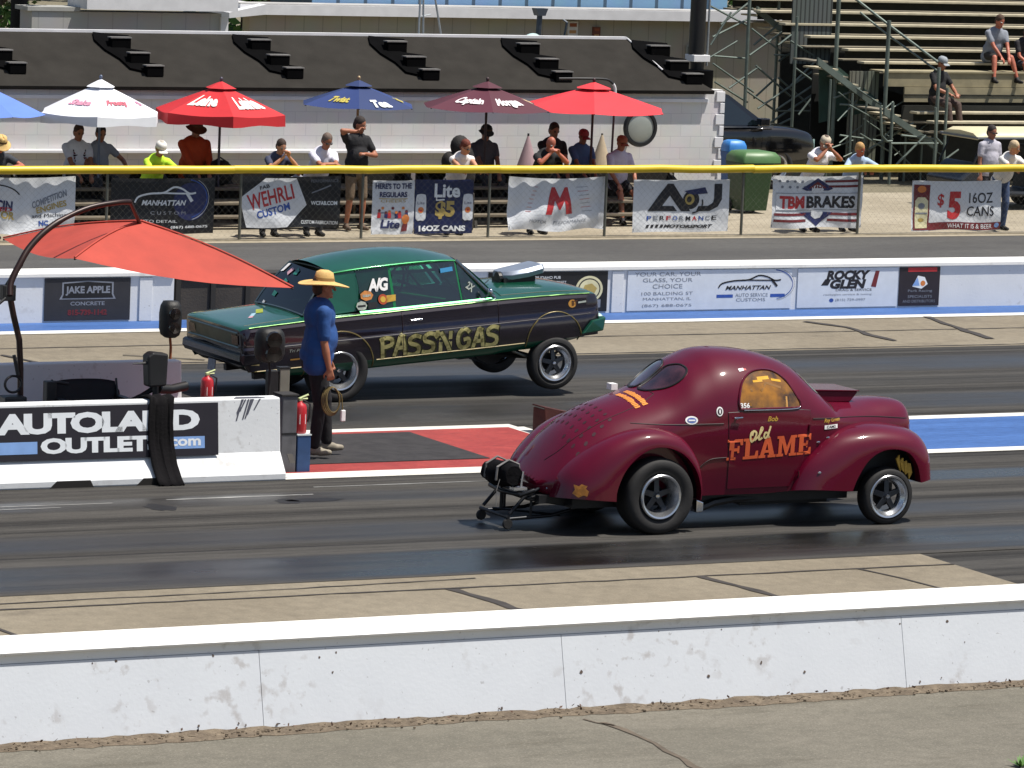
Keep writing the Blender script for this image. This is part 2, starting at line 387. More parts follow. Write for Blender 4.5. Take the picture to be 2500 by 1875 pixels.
# ---------------- walls along the track ----------------
def wallM(key, base='c9ccd0', dirt='8d8780', amt=.5, sc=1.3):
    m = bpy.data.materials.new(key); m.use_nodes = True; nt = m.node_tree; N = nt.nodes; L = nt.links; b = N['Principled BSDF']; b.inputs['Roughness'].default_value = .7
    tc = N.new('ShaderNodeTexCoord')
    def nz(s, d=6):
        n = N.new('ShaderNodeTexNoise'); n.inputs['Scale'].default_value = s; n.inputs['Detail'].default_value = d; L.new(tc.outputs['Object'], n.inputs[0]); return n.outputs['Fac']
    def rng_(f, a, c, x, y):
        r = N.new('ShaderNodeMapRange'); r.inputs[1].default_value = a; r.inputs[2].default_value = c; r.inputs[3].default_value = x; r.inputs[4].default_value = y; L.new(f, r.inputs[0]); return r.outputs[0]
    col = None; prev = (*lin(base), 1)
    def mul(a, c):
        x = N.new('ShaderNodeMath'); x.operation = 'MULTIPLY'; L.new(a, x.inputs[0]); L.new(c, x.inputs[1]); return x.outputs[0]
    for f, c in ((rng_(nz(3), .3, .7, 0, .25*amt), '9fa4ac'), (mul(rng_(nz(9, 8), .55, .66, 0, 1.1*amt), rng_(nz(sc, 3), .48, .62, 0, 1)), dirt), (rng_(nz(26, 2), .70, .74, 0, .8*amt), '6a6460')):
        x = N.new('ShaderNodeMix'); x.data_type = 'RGBA'; L.new(f, x.inputs[0])
        if col is None: x.inputs[6].default_value = prev
        else: L.new(col, x.inputs[6])
        x.inputs[7].default_value = (*lin(c), 1); col = x.outputs[2]
    L.new(col, b.inputs['Base Color'])
    bp = N.new('ShaderNodeBump'); bp.inputs['Strength'].default_value = .12; bp.inputs['Distance'].default_value = .01; L.new(nz(30), bp.inputs['Height']); L.new(bp.outputs[0], b.inputs['Normal'])
    return m
W_WALL = wallM('painted_wall', 'c3c7cc', '8d8580', .46)
W_CAP = wallM('painted_cap', 'e3e2de', 'a29c92', .3)
W_BAR = wallM('painted_barrier', 'd3d5d6', '8d8780', .45)
W_FAR = wallM('painted_far_wall', 'd5d7d9', '9a958e', .5, .8)
# near wall: leaning face, chamfered overhanging cap; built in poured lengths
nw = empty('track_wall', (16, 31.04, 0), 'low white painted guard wall with rust spots along the bottom of the view', 'wall')
joints = [XA, 8.0, 11.2, 14.2, 16.78, 19.9, 23.5, 27, 31, 40, XB]
for i in range(len(joints)-1):
    a, b_ = joints[i]-16+.0025, joints[i+1]-16-.0025
    m = MB(); prof = [(.0, -.02), (.15, .575), (.62, .575), (.78, -.02)]
    m.prism([(a, p[0], p[1]) for p in prof], (b_-a, 0, 0)); m.build('wall_section', W_WALL, nw)
m = MB(); prof = [(.165, .578), (.165, .638), (.128, .650), (.120, .664), (.135, .674), (.74, .674), (.77, .65), (.76, .60), (.70, .578)]
m.prism([(XA-16, p[0], p[1]) for p in prof], (XB-XA, 0, 0)); m.build('wall_cap', W_CAP, nw)
m = MB()
for i in range(46):
    x = rng.uniform(-7, 8.5); t = rng.choice([rng.uniform(.01, .06), rng.uniform(.5, .57), rng.uniform(.05, .55)]); q = rng.uniform(.005, .013)
    y = .15*t/.575-.002; m.poly([(x+q*math.cos(a)*rng.uniform(.6, 1.3), y+(q*math.sin(a)*.2), t+q*math.sin(a)*rng.uniform(.6, 1.6)) for a in np.linspace(0, 5.5, 8)])
m.build('chip_marks', M('chips', '5d5048', .9, var=.5, vs=30), nw, recalc=False)

# far wall with its caps and painted panels
FY = 55.3; fw = empty('track_wall', (30, FY, 0), 'white far side guard wall hung with sponsor boards behind the green car', 'wall')
for a, b_ in ((XA, 23.78), (25.95, XB)):
    m = MB(); m.prism([(a-30, 0, -.02), (a-30, 0, .60), (a-30, .45, .60), (a-30, .45, -.02)], (b_-a, 0, 0)); m.build('wall_section', W_FAR, fw)
    m = MB(); m.prism([(a-30, -.035, .603), (a-30, -.035, .645), (a-30, -.015, .66), (a-30, .47, .66), (a-30, .485, .64), (a-30, .485, .603)], (b_-a, 0, 0)); m.build('wall_cap', W_CAP, fw)
for x in (V(355, 720, FY).x, V(1506, 720, FY).x, 40.2):
    MB().box(x-30-.09, x-30+.09, -.02, .0, .01, .58).build('wall_pilaster', W_FAR, fw, bevel=.004)
m = MB(); m.box(23.8-30, 25.93-30, .12, .4, -.02, .57); m.build('wall_gate', M('gate_brown', '3b352f', .8, var=.25, vs=3, bump=.2), fw)
MB().box(23.8-30, 25.93-30, .08, .45, .573, .61).build('gate_rail', M('gate_dark', '26231f', .8), fw)
for i in range(5): MB().box(23.8-30+.05+i*.5, 23.8-30+.12+i*.5, .09, .118, 0, .57).build('gate_post', M('gate_dark'), fw)

# concrete jersey barriers in the middle island
def jersey(name, x0, x1, yc, label, up=.83):
    o = empty(name, (x0, yc, 0), label, 'barrier', 'jersey barriers in the middle of the track')
    prof = [(-.30, 0), (-.30, .07), (-.14, .28), (-.085, up), (.085, up), (.14, .28), (.30, .07), (.30, 0)]
    m = MB(); L_ = x1-x0; N_ = 14
    m.prism([(0, p[0], p[1]) for p in prof], (L_, 0, 0)); m.build('barrier_body', W_BAR, o, bevel=.018)
    return o
jb = jersey('jersey_barrier', 12.2, 19.52, 42.64, 'white concrete jersey barrier carrying the black dealership banner')
jb2 = jersey('jersey_barrier', 12.0, 19.7, 45.62, 'bare white concrete jersey barrier behind the folding chairs, nearest the green car', .82)
# fork slots under the front barrier and stains near its end
for x in (G(175, 1192).x, G(390, 1186).x): m = MB(); m.prism([(x-12.2-.24, -.304, .0), (x-12.2+.24, -.304, 0), (x-12.2+.2, -.304, .075), (x-12.2-.16, -.304, .075)], (0, .1, 0)); m.build('fork_slot', M('slot_dark', '1d1a18', .9), jb)
for x in (G(258, 1150).x, G(597, 1130).x): m = MB(); m.prism([(x-12.2, -.205, .165), (x-12.2+.06, -.205, .165), (x-12.2+.05, -.15, .25), (x-12.2-.01, -.15, .25)], (0, -.012, 0)); m.build('lifting_hook', M('hook_dark', '3a3632', .8), jb)
m = MB()
for i in range(9):
    x = 19.19+rng.uniform(-.14, .14)-12.2; l = rng.uniform(.08, .22); y0 = -.0875; m.poly([(x, y0, .82), (x+.02, y0, .82), (x-.05, y0-.055*l/.55-.002, .82-l), (x-.065, y0-.055*l/.55-.002, .82-l)])
m.build('scuff_marks', M('scuff', '4a4c58', .8), jb, recalc=False)
m = MB(); m.poly([(6.80, -.08, up_ := .8325), (7.16, -.08, up_), (7.1, -.01, up_), (6.86, .0, up_)]); m.build('oil_patch', M('scuff'), jb, recalc=False)
# a weed by the apron edge and dry leaves blown against the wall
wd_ = empty('weed', G(2492, 1872), 'small green weed growing in the apron at the lower right corner', 'plant')
m = MB()
for i in range(26):
    a, l = rng.uniform(0, 6.3), rng.uniform(.05, .12); t = Vector((math.cos(a)*l, math.sin(a)*l, rng.uniform(.02, .08))); n_ = Vector((-math.sin(a), math.cos(a), 0))*.012; m.add([(0, 0, 0), tuple(t*.5+n_), tuple(t), tuple(t*.5-n_)], [(0, 1, 2, 3)])
m.build('leaves', M('weed_green', '4f7a2c', .6, var=.3), wd_, recalc=False); MB().tube([(0, 0, -.01), (0, 0, .04)], .006, 5).build('stem', M('weed_green'), wd_)
m = MB()
for i in range(170):
    x = rng.uniform(9, 24); c = Vector((x, 31.0+rng.uniform(-.06, .03), rng.uniform(.015, .05))); q = rng.uniform(.008, .022); u = Vector((rng.gauss(0, 1), rng.gauss(0, .4), rng.gauss(0, .7))).normalized()*q; v = Vector((rng.gauss(0, 1), rng.gauss(0, 1), rng.gauss(0, 1))).normalized()*q*.6
    m.add([tuple(c-u), tuple(c-v), tuple(c+u), tuple(c+v)], [(0, 1, 2, 3)])
tag(m.build('dry_leaves', M('dry_leaf', '5a4030', .8, var=.5, vs=3), recalc=False), kind='stuff')
tag(MB().prism([(20.2, 43.24, .0095), (22.31, 43.24, .0095), (22.31, 45.2, .0095), (20.0, 45.2, .0095)], (0, 0, .008)).build('rubber_mat', groundM('mat_rubber', '2e2c2d', '383637', (2, 2), 2, (.8, .9), .2, .2)), 'flat black rubber mat under the man in the straw hat', 'mat')

# ---------------- cars: shared pieces ----------------
C_BLACK = M('satin_black', '141416', .5, var=.3)
C_TYRE = M('tyre_rubber', '1b1a1a', .75, var=.3, vs=9, bump=.1)
C_CHROME = M('chrome', 'c9ccd0', .12, 1., var=.05)
C_ALU = M('polished_rim', 'c9cbce', .25, .9, var=.12)
C_DARKMET = M('dark_metal', '2a2b2e', .4, .7, var=.3)
C_GOLD = M('gold_leaf', 'c29a3e', .35, .2, var=.25, vs=20)
C_CREAM = M('cream_paint', 'd8c48a', .5, var=.2)
C_WHITE = M('white_vinyl', 'e6e4e2', .45, var=.08)
C_REDV = M('red_vinyl', 'b83a34', .5, var=.2)
C_BLUEV = M('blue_vinyl', '5a6fb0', .5, var=.2)
C_INT = M('interior_black', '17130f', .8, var=.3)
def wheel(parent, x, y, r, wd, rim, side=-1, spokes=5, dish=.06, zc=None):
    """wheel centred at (x, y): spoked centre with tyre and rim as its sub-parts; side -1 shows its face to -Y"""
    o = MB(); s = side; yo = s*wd/2
    o.lathe([(0, yo-s*dish-s*.0), (rim*.16, yo-s*dish), (rim*.2, yo-s*dish-s*.03), (rim*.2, yo-s*(dish+.1))], axis='y', n=20)
    for k in range(spokes):
        a = 2*math.pi*k/spokes+math.pi/2; d = Vector((math.cos(a), 0, math.sin(a))); n = Vector((-d.z, 0, d.x)); Y = Vector((0, 1, 0))
        p = []
        for t, hw, dy in ((.15, .075, 0), (.76, .06, -.012)):
            for e, yy in ((-1, 0), (1, 0), (1, -.035), (-1, -.035)):
                p.append(d*rim*t+n*rim*hw*2*e+Y*(yo-s*dish+s*(yy+dy)))
        o.add(p, [(0, 1, 2, 3), (4, 5, 6, 7), (0, 1, 5, 4), (1, 2, 6, 5), (2, 3, 7, 6), (3, 0, 4, 7)])
    w_ = o.build('wheel', M('spoke_metal', '4a4c50', .35, .8, var=.25), parent, smooth=30, bevel=.004, loc=(x, y, zc if zc else r))
    m = MB(); m.lathe([(rim*.98, s*wd*-.42), (rim*1.02, s*wd*.30), (rim*1.12, s*wd*.40), (rim*1.25, s*wd*.47), (r*.80, s*wd*.505), (r*.90, s*wd*.49), (r*.965, s*wd*.43), (r*.995, s*wd*.32), (r, s*wd*.1), (r, -s*wd*.3), (r*.965, -s*wd*.45), (r*.85, -s*wd*.5), (rim*1.05, -s*wd*.5), (rim*.98, -s*wd*.42)], axis='y', n=56)
    m.build('tyre', C_TYRE, w_, smooth=50)
    m = MB(); m.lathe([(rim*.72, yo-s*(dish+.05)), (rim*.75, yo-s*(dish+.012)), (rim*.80, yo-s*(dish*.8)), (rim*.92, yo-s*.02), (rim*.95, yo-s*.002), (rim*1.03, yo+s*.004), (rim*1.08, yo-s*.006), (rim*1.09, yo-s*.03)], axis='y', n=56)
    m.lathe([(rim*.90, yo-s*(dish+.05)), (rim*.93, -yo)], axis='y', n=40)
    m.build('rim', C_ALU, w_, smooth=40)
    m = MB(); m.lathe([(0, yo-s*dish+s*.03), (rim*.10, yo-s*dish+s*.028), (rim*.13, yo-s*dish)], axis='y', n=16); m.build('hub_cap', C_CHROME, w_, smooth=40)
    m = MB(); m.lathe([(rim*.55, yo-s*(dish+.09)), (.01, yo-s*(dish+.09))], axis='y', n=24); m.build('brake_disc', M('brake_dark', '0e0e10', .6), w_)
    return w_
def drape_fn(bv, y0=-3., off=.004, lay=.0015):
    """maps (x, z) in car space onto the side surface met from -Y"""
    def fn(a, b, l):
        h = bv.ray_cast(Vector((a, y0, b)), Vector((0, 1, 0)))
        y = h[0].y if h[0] else -.7
        return (a, y-off-l*lay, b)
    return fn
def patch(pts, fn, rings=7, center=None, lay=0):
    """a closed outline (a, b) filled with rings and draped by fn"""
    P = [Vector(p) for p in pts]; c = Vector(center) if center else sum(P, Vector((0, 0)))/len(P)
    m = MB(); n = len(P); vs = [fn(c.x, c.y, lay)]
    for k in range(1, rings+1):
        for p in P: q = c.lerp(p, k/rings); vs.append(fn(q.x, q.y, lay))
    fs = [(0, 1+i, 1+(i+1) % n) for i in range(n)]
    for k in range(rings-1):
        for i in range(n): fs.append((1+k*n+i, 1+(k+1)*n+i, 1+(k+1)*n+(i+1) % n, 1+k*n+(i+1) % n))
    m.add(vs, fs); return m
def dense(pts, n=8, closed=True):
    """outline smoothed by Catmull-Rom"""
    P = np.array(pts, float)
    if closed: P = np.vstack([P[-1:], P, P[:2]]); Q = cr(P, np.linspace(1, len(P)-2, (len(P)-3)*n+1))[:-1]
    else: Q = cr(P, np.linspace(0, len(P)-1, (len(P)-1)*n+1))
    return [tuple(q) for q in Q]
def driver(parent_loc, label):
    pass

# ---------------- maroon coupe ----------------
WX, WY = 21.67, 38.35
MAR = M('maroon_paint', '54021d', .45, 0., .85, var=.10, vs=3, spec=.08)
coupe = empty('hot_rod_coupe', (WX, WY+.85, 0), 'dark maroon rounded coupe with orange lettering on its door in the near lane', 'race car')
def wsec(x, zb, zB, zt, wb, wB, n):
    P = [(x, -wb, zb), (x, -(wb*.35+wB*.65), zb+(zB-zb)*.4), (x, -wB, zB-(zB-zb)*.18), (x, -wB, zB)]
    for t in (14, 30, 48, 66, 80, 90):
        a = R(t); P.append((x, -wB*max(math.cos(a), 1e-9)**(2/n), zB+(zt-zB)*math.sin(a)**(2/n)))
    P[-1] = (x, 0, zt)
    return P+[(q[0], -q[1], q[2]) for q in P[-2::-1]]
WS = [(-1.06, .38, .44, .50, .22, .26, 2), (-0.97, .36, .47, .62, .40, .44, 2), (-0.86, .35, .52, .77, .48, .53, 2), (-0.69, .34, .60, .96, .54, .58, 2.05), (-0.43, .34, .73, 1.13, .58, .62, 2.1), (-0.17, .34, .82, 1.225, .61, .65, 2.1), (0.07, .34, .90, 1.30, .63, .665, 2.1),
      (0.23, .34, .93, 1.375, .635, .67, 2.1), (0.35, .34, .95, 1.46, .64, .675, 2.15), (0.48, .34, .97, 1.565, .64, .68, 2.2), (0.64, .34, .98, 1.645, .64, .685, 2.25), (0.79, .34, 1.0, 1.70, .64, .69, 2.3), (1, .34, 1.0, 1.715, .64, .69, 2.35), (1.3, .34, 1.0, 1.69, .635, .685, 2.35), (1.55, .35, 1.0, 1.63, .63, .675, 2.3),
      (1.74, .35, 1.0, 1.55, .62, .66, 2.2), (1.92, .36, 1.0, 1.40, .60, .64, 2.2), (2.06, .38, .99, 1.26, .57, .61, 2.4), (2.16, .40, .97, 1.185, .54, .57, 2.5), (2.35, .42, .94, 1.175, .47, .50, 2.5), (2.65, .44, .90, 1.175, .38, .42, 2.4), (2.9, .46, .86, 1.175, .33, .37, 2.5), (3.08, .48, .82, 1.155, .28, .32, 2.5), (3.17, .5, .8, 1.115, .22, .25, 2.5), (3.22, .52, .76, 1.03, .13, .15, 2.2)]
body = MB().grid(smooth_grid([wsec(*s) for s in WS], 3, 3))
P0 = wsec(*WS[0]); body.poly(P0); P1 = wsec(*WS[-1]); body.poly(P1[::-1])
cbody = body.build('body', MAR, coupe, smooth=60)
bv = bvh_of(cbody); fn = drape_fn(bv)
# fenders: skin from the arch lip to the body joint
def fender(A, B, name, y_lip, parent, wx, r_in):
    def resample(P, n):
        P = [Vector(p) for p in P]; 
        C_ = cr([tuple(p) for p in P], np.linspace(0, len(P)-1, 200)); d = np.r_[0, np.cumsum(np.linalg.norm(np.diff(C_[:, :2], axis=0), axis=1))]
        return [C_[min(199, int(np.searchsorted(d, d[-1]*i/n)))] for i in range(n+1)]
    n = 40; a = resample(A, n); b = resample(B, n); rows = []
    for i in range(n+1):
        row = [(a[i][0], y_lip+.10, a[i][1]), (a[i][0], y_lip+.03, a[i][1]), (a[i][0], y_lip+.012, a[i][1]+.004)]
        for s in np.linspace(0, 1, 15):
            q = math.sin(s*math.pi/2); y = y_lip+(b[i][2]-y_lip)*(1-math.cos(s*math.pi/2))**1.15
            row.append((a[i][0]+(b[i][0]-a[i][0])*q, y, a[i][1]+(b[i][1]-a[i][1])*q+.02*math.sin(s*math.pi)))
        rows.append(row)
    f = MB().grid(rows).build(name, MAR, parent, smooth=75)
    w_ = MB(); rows = [[(p[0], y, p[1]) for y in (y_lip+.10, y_lip+.36)] for p in a]; w_.grid(rows)
    w_.poly([(p[0], y_lip+.24, p[1]) for p in a]); w_.build('wheel_well', C_BLACK, f)
    return f
RA = [(.43, .33), (.43, .45), (.36, .64), (.20, .80), (-.03, .865), (-.23, .81), (-.40, .66), (-.49, .47), (-.50, .35)]
RB = [(.47, .33, -.66), (.47, .48, -.66), (.43, .72, -.62), (.24, .95, -.6), (-.06, 1.02, -.58), (-.36, .97, -.56), (-.66, .82, -.50), (-.92, .58, -.42), (-1.0, .35, -.42)]
fr = fender(RA, RB, 'rear_fender', -.86, coupe, 0, .4)
FA = [(2.16, .36), (2.22, .50), (2.33, .66), (2.48, .75), (2.64, .765), (2.80, .72), (2.90, .60), (2.94, .47), (2.95, .42)]
FB = [(1.56, .36, -.66), (1.66, .58, -.64), (1.82, .75, -.60), (2.06, .91, -.52), (2.42, .985, -.40), (2.78, .965, -.38), (3.02, .89, -.42), (3.13, .74, -.5), (3.16, .55, -.56)]
FB += []
ff = fender(FA, FB+[(3.16, .42, -.6)], 'front_fender', -.85, coupe, 2.61, .3)
# the far side's fenders are the same shapes mirrored
for f in (fr, ff):
    me = f.data.copy(); me.transform(Matrix.Scale(-1, 4, (0, 1, 0))); me.flip_normals()
    o = f.copy(); o.data = me; COL.objects.link(o)
    for ch in f.children:
        m2 = ch.data.copy(); m2.transform(Matrix.Scale(-1, 4, (0, 1, 0))); c2 = ch.copy(); c2.data = m2; COL.objects.link(c2); c2.parent = o
wheel(coupe, 0, -.70, .375, .30, .205, -1, 5, .10); wheel(coupe, 0, .70, .375, .30, .205, 1, 5, .10)
wheel(coupe, 2.61, -.73, .285, .17, .205, -1, 5, .05); wheel(coupe, 2.61, .73, .285, .17, .205, 1, 5, .05)
# door: a slightly proud panel with its dark seam
DO = [(.80, 1.155), (.82, .80), (.84, .40), (1.55, .40), (1.64, .55), (1.72, .78), (1.755, 1.0), (1.75, 1.15), (1.66, 1.16), (1.2, 1.165)]
def outline(P, k=5):
    o = []
    for i in range(len(P)):
        a, b = Vector(P[i]), Vector(P[(i+1) % len(P)])
        o += [tuple(a.lerp(b, j/k)) for j in range(k)]
    return o
cdoor = patch(outline(DO, 7), drape_fn(bv, off=.007), 9, (1.27, .8)).build('door', MAR, coupe, smooth=60)
sm = MB(); pth = [fn(*p, 0) for p in outline(DO, 7)]; sm.tube([(p[0], p[1]+.002, p[2]) for p in pth+pth[:1]], .0045, 5); sm.build('door_seam', C_BLACK, cdoor)
bvd = bvh_of(cbody, cdoor, ff, fr); fn = drape_fn(bvd)
hm = MB(); hp = fn(.88, 1.105, 0); hm.tube([(hp[0]-.03, hp[1]-.02, hp[2]), (hp[0]+.06, hp[1]-.025, hp[2]+.005)], .010, 8); hm.tube([hp, (hp[0], hp[1]-.025, hp[2])], .013, 8); hm.build('door_handle', C_CHROME, cdoor, smooth=40)
# side window: opening outline, amber glass over a dark cabin
WI = dense([(.93, 1.20), (.93, 1.30), (1.00, 1.45), (1.15, 1.535), (1.36, 1.535), (1.50, 1.45), (1.60, 1.30), (1.635, 1.21), (1.58, 1.185), (1.28, 1.185), (.98, 1.185)], 6)
AMB = glassM('amber_glass', 'c07c10', .05)
wp = patch(WI, drape_fn(bv, off=-.004), 8).build('window_backing', M('cabin_dark', '3a2408', .8, var=.7, vs=7), coupe, smooth=60)
fw_ = drape_fn(bv, off=.006)
sw = patch(WI, fw_, 8).build('side_window', M('amber_tint', '1c0f02', .06, 0, 1., var=.8, vs=5.5, col2='a06a08'), coupe, smooth=60)
rim_ = [fw_(*p, 0) for p in WI]; MB().tube(rim_+rim_[:1], .013, 6).build('window_frame', MAR, sw, smooth=60)
d = Decal()
for p in ([(1.05, 1.22), (1.08, 1.36), (1.04, 1.47)], [(1.18, 1.2), (1.19, 1.36), (1.26, 1.43), (1.42, 1.38)], [(1.46, 1.2), (1.455, 1.33)]): d.stroke(p, .022, 0)
d.stroke([(1.18, 1.47), (1.3, 1.475)], .03, 1); d.stroke([(1.12, 1.445), (1.22, 1.45)], .02, 1); d.stroke([(1.34, 1.455), (1.44, 1.44)], .02, 1); d.stroke([(1.47, 1.2), (1.472, 1.29)], .02, 2)
d.build('roll_cage', [M('cage_amber', '7a5212', .4), M('glow_amber', 'c99716', .3), M('hand_amber', 'b98a4a', .5)], drape_fn(bv, off=.0085), sw)
# rear windows: two half ovals seen from behind
def rear_fn(a, b, l, off=.006):
    h = bv.ray_cast(Vector((-3, a, b)), Vector((1, 0, 0))); return (h[0].x-off, a, b)
for s in (1, -1):
    O = dense([(s*.022, 1.36), (s*.022, 1.48), (s*.05, 1.545), (s*.18, 1.572), (s*.31, 1.54), (s*.375, 1.46), (s*.34, 1.375), (s*.2, 1.325), (s*.06, 1.325)], 5)
    rw = patch(O, rear_fn, 6).build('rear_window', M('smoked_glass', '2c1218', .08, 0, 1., var=.5, vs=5, col2='4c2a30'), coupe, smooth=60)
    q = [rear_fn(*p, 0) for p in O]; MB().tube(q+q[:1], .011, 6).build('window_trim', C_BLACK, rw, smooth=60)
def front_fn(a, b, l, off=.006):
    h = bv.ray_cast(Vector((5, a, b)), Vector((-1, 0, 0))); return (h[0].x+off, a, b)
for s in (1, -1):
    O = dense([(s*.03, 1.28), (s*.03, 1.5), (s*.25, 1.50), (s*.40, 1.42), (s*.46, 1.29), (s*.25, 1.27)], 5)
    patch(O, front_fn, 5).build('windshield', M('smoked_glass'), coupe, smooth=60)
# trunk lid lines, drain-hole rows, bonnet seam
def top_fn(a, b, l, off=.003):
    h = bv.ray_cast(Vector((a, b, 3)), Vector((0, 0, -1))); return (h[0].x, h[0].y, h[0].z+off) if h[0] else (a, b, .5)
for P in ([(.17, -.30), (.15, .0), (.17, .30)], [(.17, -.30), (-.11, -.37), (-.5, -.36), (-.8, -.28), (-.93, -.16)], [(2.08, -.55), (2.10, -.3), (2.13, 0), (2.10, .3), (2.08, .55)]):
    sm = MB(); sm.tube([top_fn(*q, 0, .0) for q in dense(P, 8, False)], .0045, 5); sm.build('panel_seam', M('seam_dark', '22060c', .6), coupe, smooth=60)
sm = MB()
sm.tube([fn(x, z, 0) for x, z in dense([(1.78, 1.07), (2.2, 1.055), (2.7, 1.03), (3.1, .99)], 6, False)], .004, 5)
sm.build('panel_seam', M('seam_dark'), coupe); sm = MB(); sm.tube([(p[0], p[1]+.002, p[2]) for p in [drape_fn(bv)(x, z, 0) for x, z in dense([(-.2, 1.06), (.2, 1.05), (.75, 1.05)], 6, False)]], .005, 5)
sm.build('panel_seam', M('seam_dark', '22060c', .6), coupe, smooth=60)
hl = Decal()
for r_ in range(5):
    for k in range(4):
        x = -.36-.095*r_; y = -.40+.1*k-.02*r_
        hl.disc(x, y, .020, .017, 0, 10)
        if r_ < 4: hl.disc(x+.01, y+.42, .020, .017, 0, 10)
hl.build('hole_pattern', M('hole_dark', '2e0512', .6), top_fn, coupe)
# deck lettering: two orange bands of script with dark bars
dl = Decal()
for i, (y0, y1) in enumerate(((-.40, .02), (-.40, .02))):
    x = .03-.085*i
    dl.text(('Bolen & Gibson', 'Gas Coupe Racing')[i] if False else ('~vvVuvvuVvuv~', '~uvVuvuuvVuv~')[i], x, -.22, .055, .46, 0) if False else None
    for k in range(15): dl.poly([(x-.026+rng.uniform(-.006, .006), y0+k*.029), (x+.026+rng.uniform(-.008, .008), y0+k*.029-.004), (x+.024+rng.uniform(-.008, .008), y0+k*.029+.021), (x-.028+rng.uniform(-.006, .006), y0+k*.029+.022)], 0)
dl.build('deck_lettering', M('orange_script', 'd98a3c', .45, var=.2), lambda a, b, l: top_fn(a, b, l, .005), coupe)
# hood scoop: flat wedge lid over a lower box, open to the rear
m = MB(); m.prism([(2.02, -.23, 1.235), (1.98, -.23, 1.285), (2.54, -.23, 1.265), (2.54, -.23, 1.25), (2.46, -.23, 1.16), (2.10, -.23, 1.17)], (0, .46, 0))
sc_ = m.build('hood_scoop', MAR, coupe, bevel=.008)
m = MB(); m.prism([(1.975, -.245, 1.283), (1.99, -.245, 1.298), (2.555, -.245, 1.277), (2.555, -.245, 1.265)], (0, .49, 0)); m.build('scoop_lid', MAR, sc_, bevel=.004)
m = MB(); m.prism([(1.98, -.215, 1.243), (1.965, -.215, 1.278), (2.06, -.215, 1.274), (2.08, -.215, 1.19)], (0, .43, 0)); m.build('scoop_mouth', C_BLACK, sc_)
# nose: grille bars and the chrome edge of the prow
m = MB()
for k in range(7):
    z = .62+.055*k; m.tube([(3.09, -.2, z), (3.2, -.02, z), (3.2, .02, z), (3.09, .2, z)], .012, 6)
m.build('grille', C_CHROME, coupe, smooth=60)
# lettering on the near side
SERIF = {'F': [[(0, 0), (.52, 0), (.52, .13), (.40, .13), (.40, .42), (.60, .42), (.60, .33), (.72, .33), (.72, .67), (.60, .67), (.60, .57), (.40, .57), (.40, .86), (.74, .86), (.78, .70), (.92, .70), (.92, 1), (0, 1), (0, .87), (.12, .87), (.12, .13), (0, .13)]],
         'L': [[(0, 0), (.92, 0), (.92, .38), (.78, .38), (.72, .15), (.40, .15), (.40, .87), (.54, .87), (.54, 1), (0, 1), (0, .87), (.12, .87), (.12, .13), (0, .13)]],
         'E': [[(0, 0), (.92, 0), (.92, .34), (.79, .34), (.73, .15), (.40, .15), (.40, .43), (.58, .43), (.58, .34), (.70, .34), (.70, .67), (.58, .67), (.58, .57), (.40, .57), (.40, .85), (.72, .85), (.78, .68), (.90, .68), (.90, 1), (0, 1), (0, .87), (.12, .87), (.12, .13), (0, .13)]],
         'A': [[(0, 0), (.42, 0), (.42, .13), (.34, .13), (.365, .24), (.62, .24), (.65, .13), (.57, .13), (.57, 0), (1.06, 0), (1.06, .13), (.97, .13), (.66, 1), (.36, 1), (.09, .13), (0, .13)], [(.405, .37), (.495, .68), (.58, .37)]],
         'M': [[(0, 0), (.42, 0), (.42, .13), (.32, .13), (.32, .66), (.56, .06), (.66, .06), (.88, .66), (.88, .13), (.79, .13), (.79, 0), (1.24, 0), (1.24, .13), (1.13, .13), (1.13, .87), (1.24, .87), (1.24, 1), (.86, 1), (.63, .44), (.40, 1), (0, 1), (0, .87), (.11, .87), (.11, .13), (0, .13)]]}
def tess(loops):
    from mathutils.geometry import tessellate_polygon
    L_ = [[Vector((p[0], p[1], 0)) for p in lp] for lp in loops]; flat = [p for lp in L_ for p in lp]
    return flat, tessellate_polygon(L_)
d = Decal(); x = .80
for ch in 'FLAME':
    v, f = tess(SERIF[ch]); wd = max(p.x for p in v); k = .185
    sl_ = .04
    d._add([(x+p.x*k, .685+p.y*.205+(x-.8+p.x*k)*.035, 0) for p in v], [tuple(q) for q in f], 0); x += (wd+.045)*k
d.build('door_lettering', M('orange_letters', 'cf5a30', .45, var=.1), fn, cdoor)
d = Decal(); w_ = .020     # script "Old"
d.stroke(dense([(1.075, .965), (1.055, .95), (1.05, .90), (1.068, .865), (1.10, .90), (1.115, .95), (1.085, .97), (1.07, .93)], 3, False), w_)
d.stroke(dense([(1.10, .88), (1.15, .93), (1.185, .99), (1.17, 1.0), (1.15, .93), (1.15, .885), (1.18, .90)], 3, False), w_)
d.stroke(dense([(1.245, .945), (1.215, .95), (1.205, .91), (1.23, .90), (1.255, .95), (1.275, 1.01), (1.25, .93), (1.26, .905)], 3, False), w_)
d.build('script_lettering', C_CREAM, drape_fn(bvd, off=.006), cdoor)
tr = [drape_fn(bv, off=.012)(x, z, 0) for x, z in dense([(.97, 1.176), (1.28, 1.172), (1.57, 1.174), (1.63, 1.195)], 5, False)]; MB().tube(tr, .006, 6).build('sill_trim', C_CHROME, sw, smooth=60)
m = MB(); m.tube([fn(x, z, 0) for x, z in dense([(.50, .62), (.62, .70), (.80, .715)], 6, False)], .004, 5); m.build('body_crease', M('seam_dark'), coupe, smooth=60)
for z in (.52, .98): q = drape_fn(bvd)(1.735 if z > .7 else 1.63, z, 0); MB().tube([(q[0], q[1]-.006, z-.035), (q[0], q[1]-.006, z+.035)], .011, 8).build('door_hinge', MAR, cdoor, smooth=60)
d = Decal(); d.text('Bob', 1.30, 1.085, .12, .05, 0, shear=.3, bold=.02)
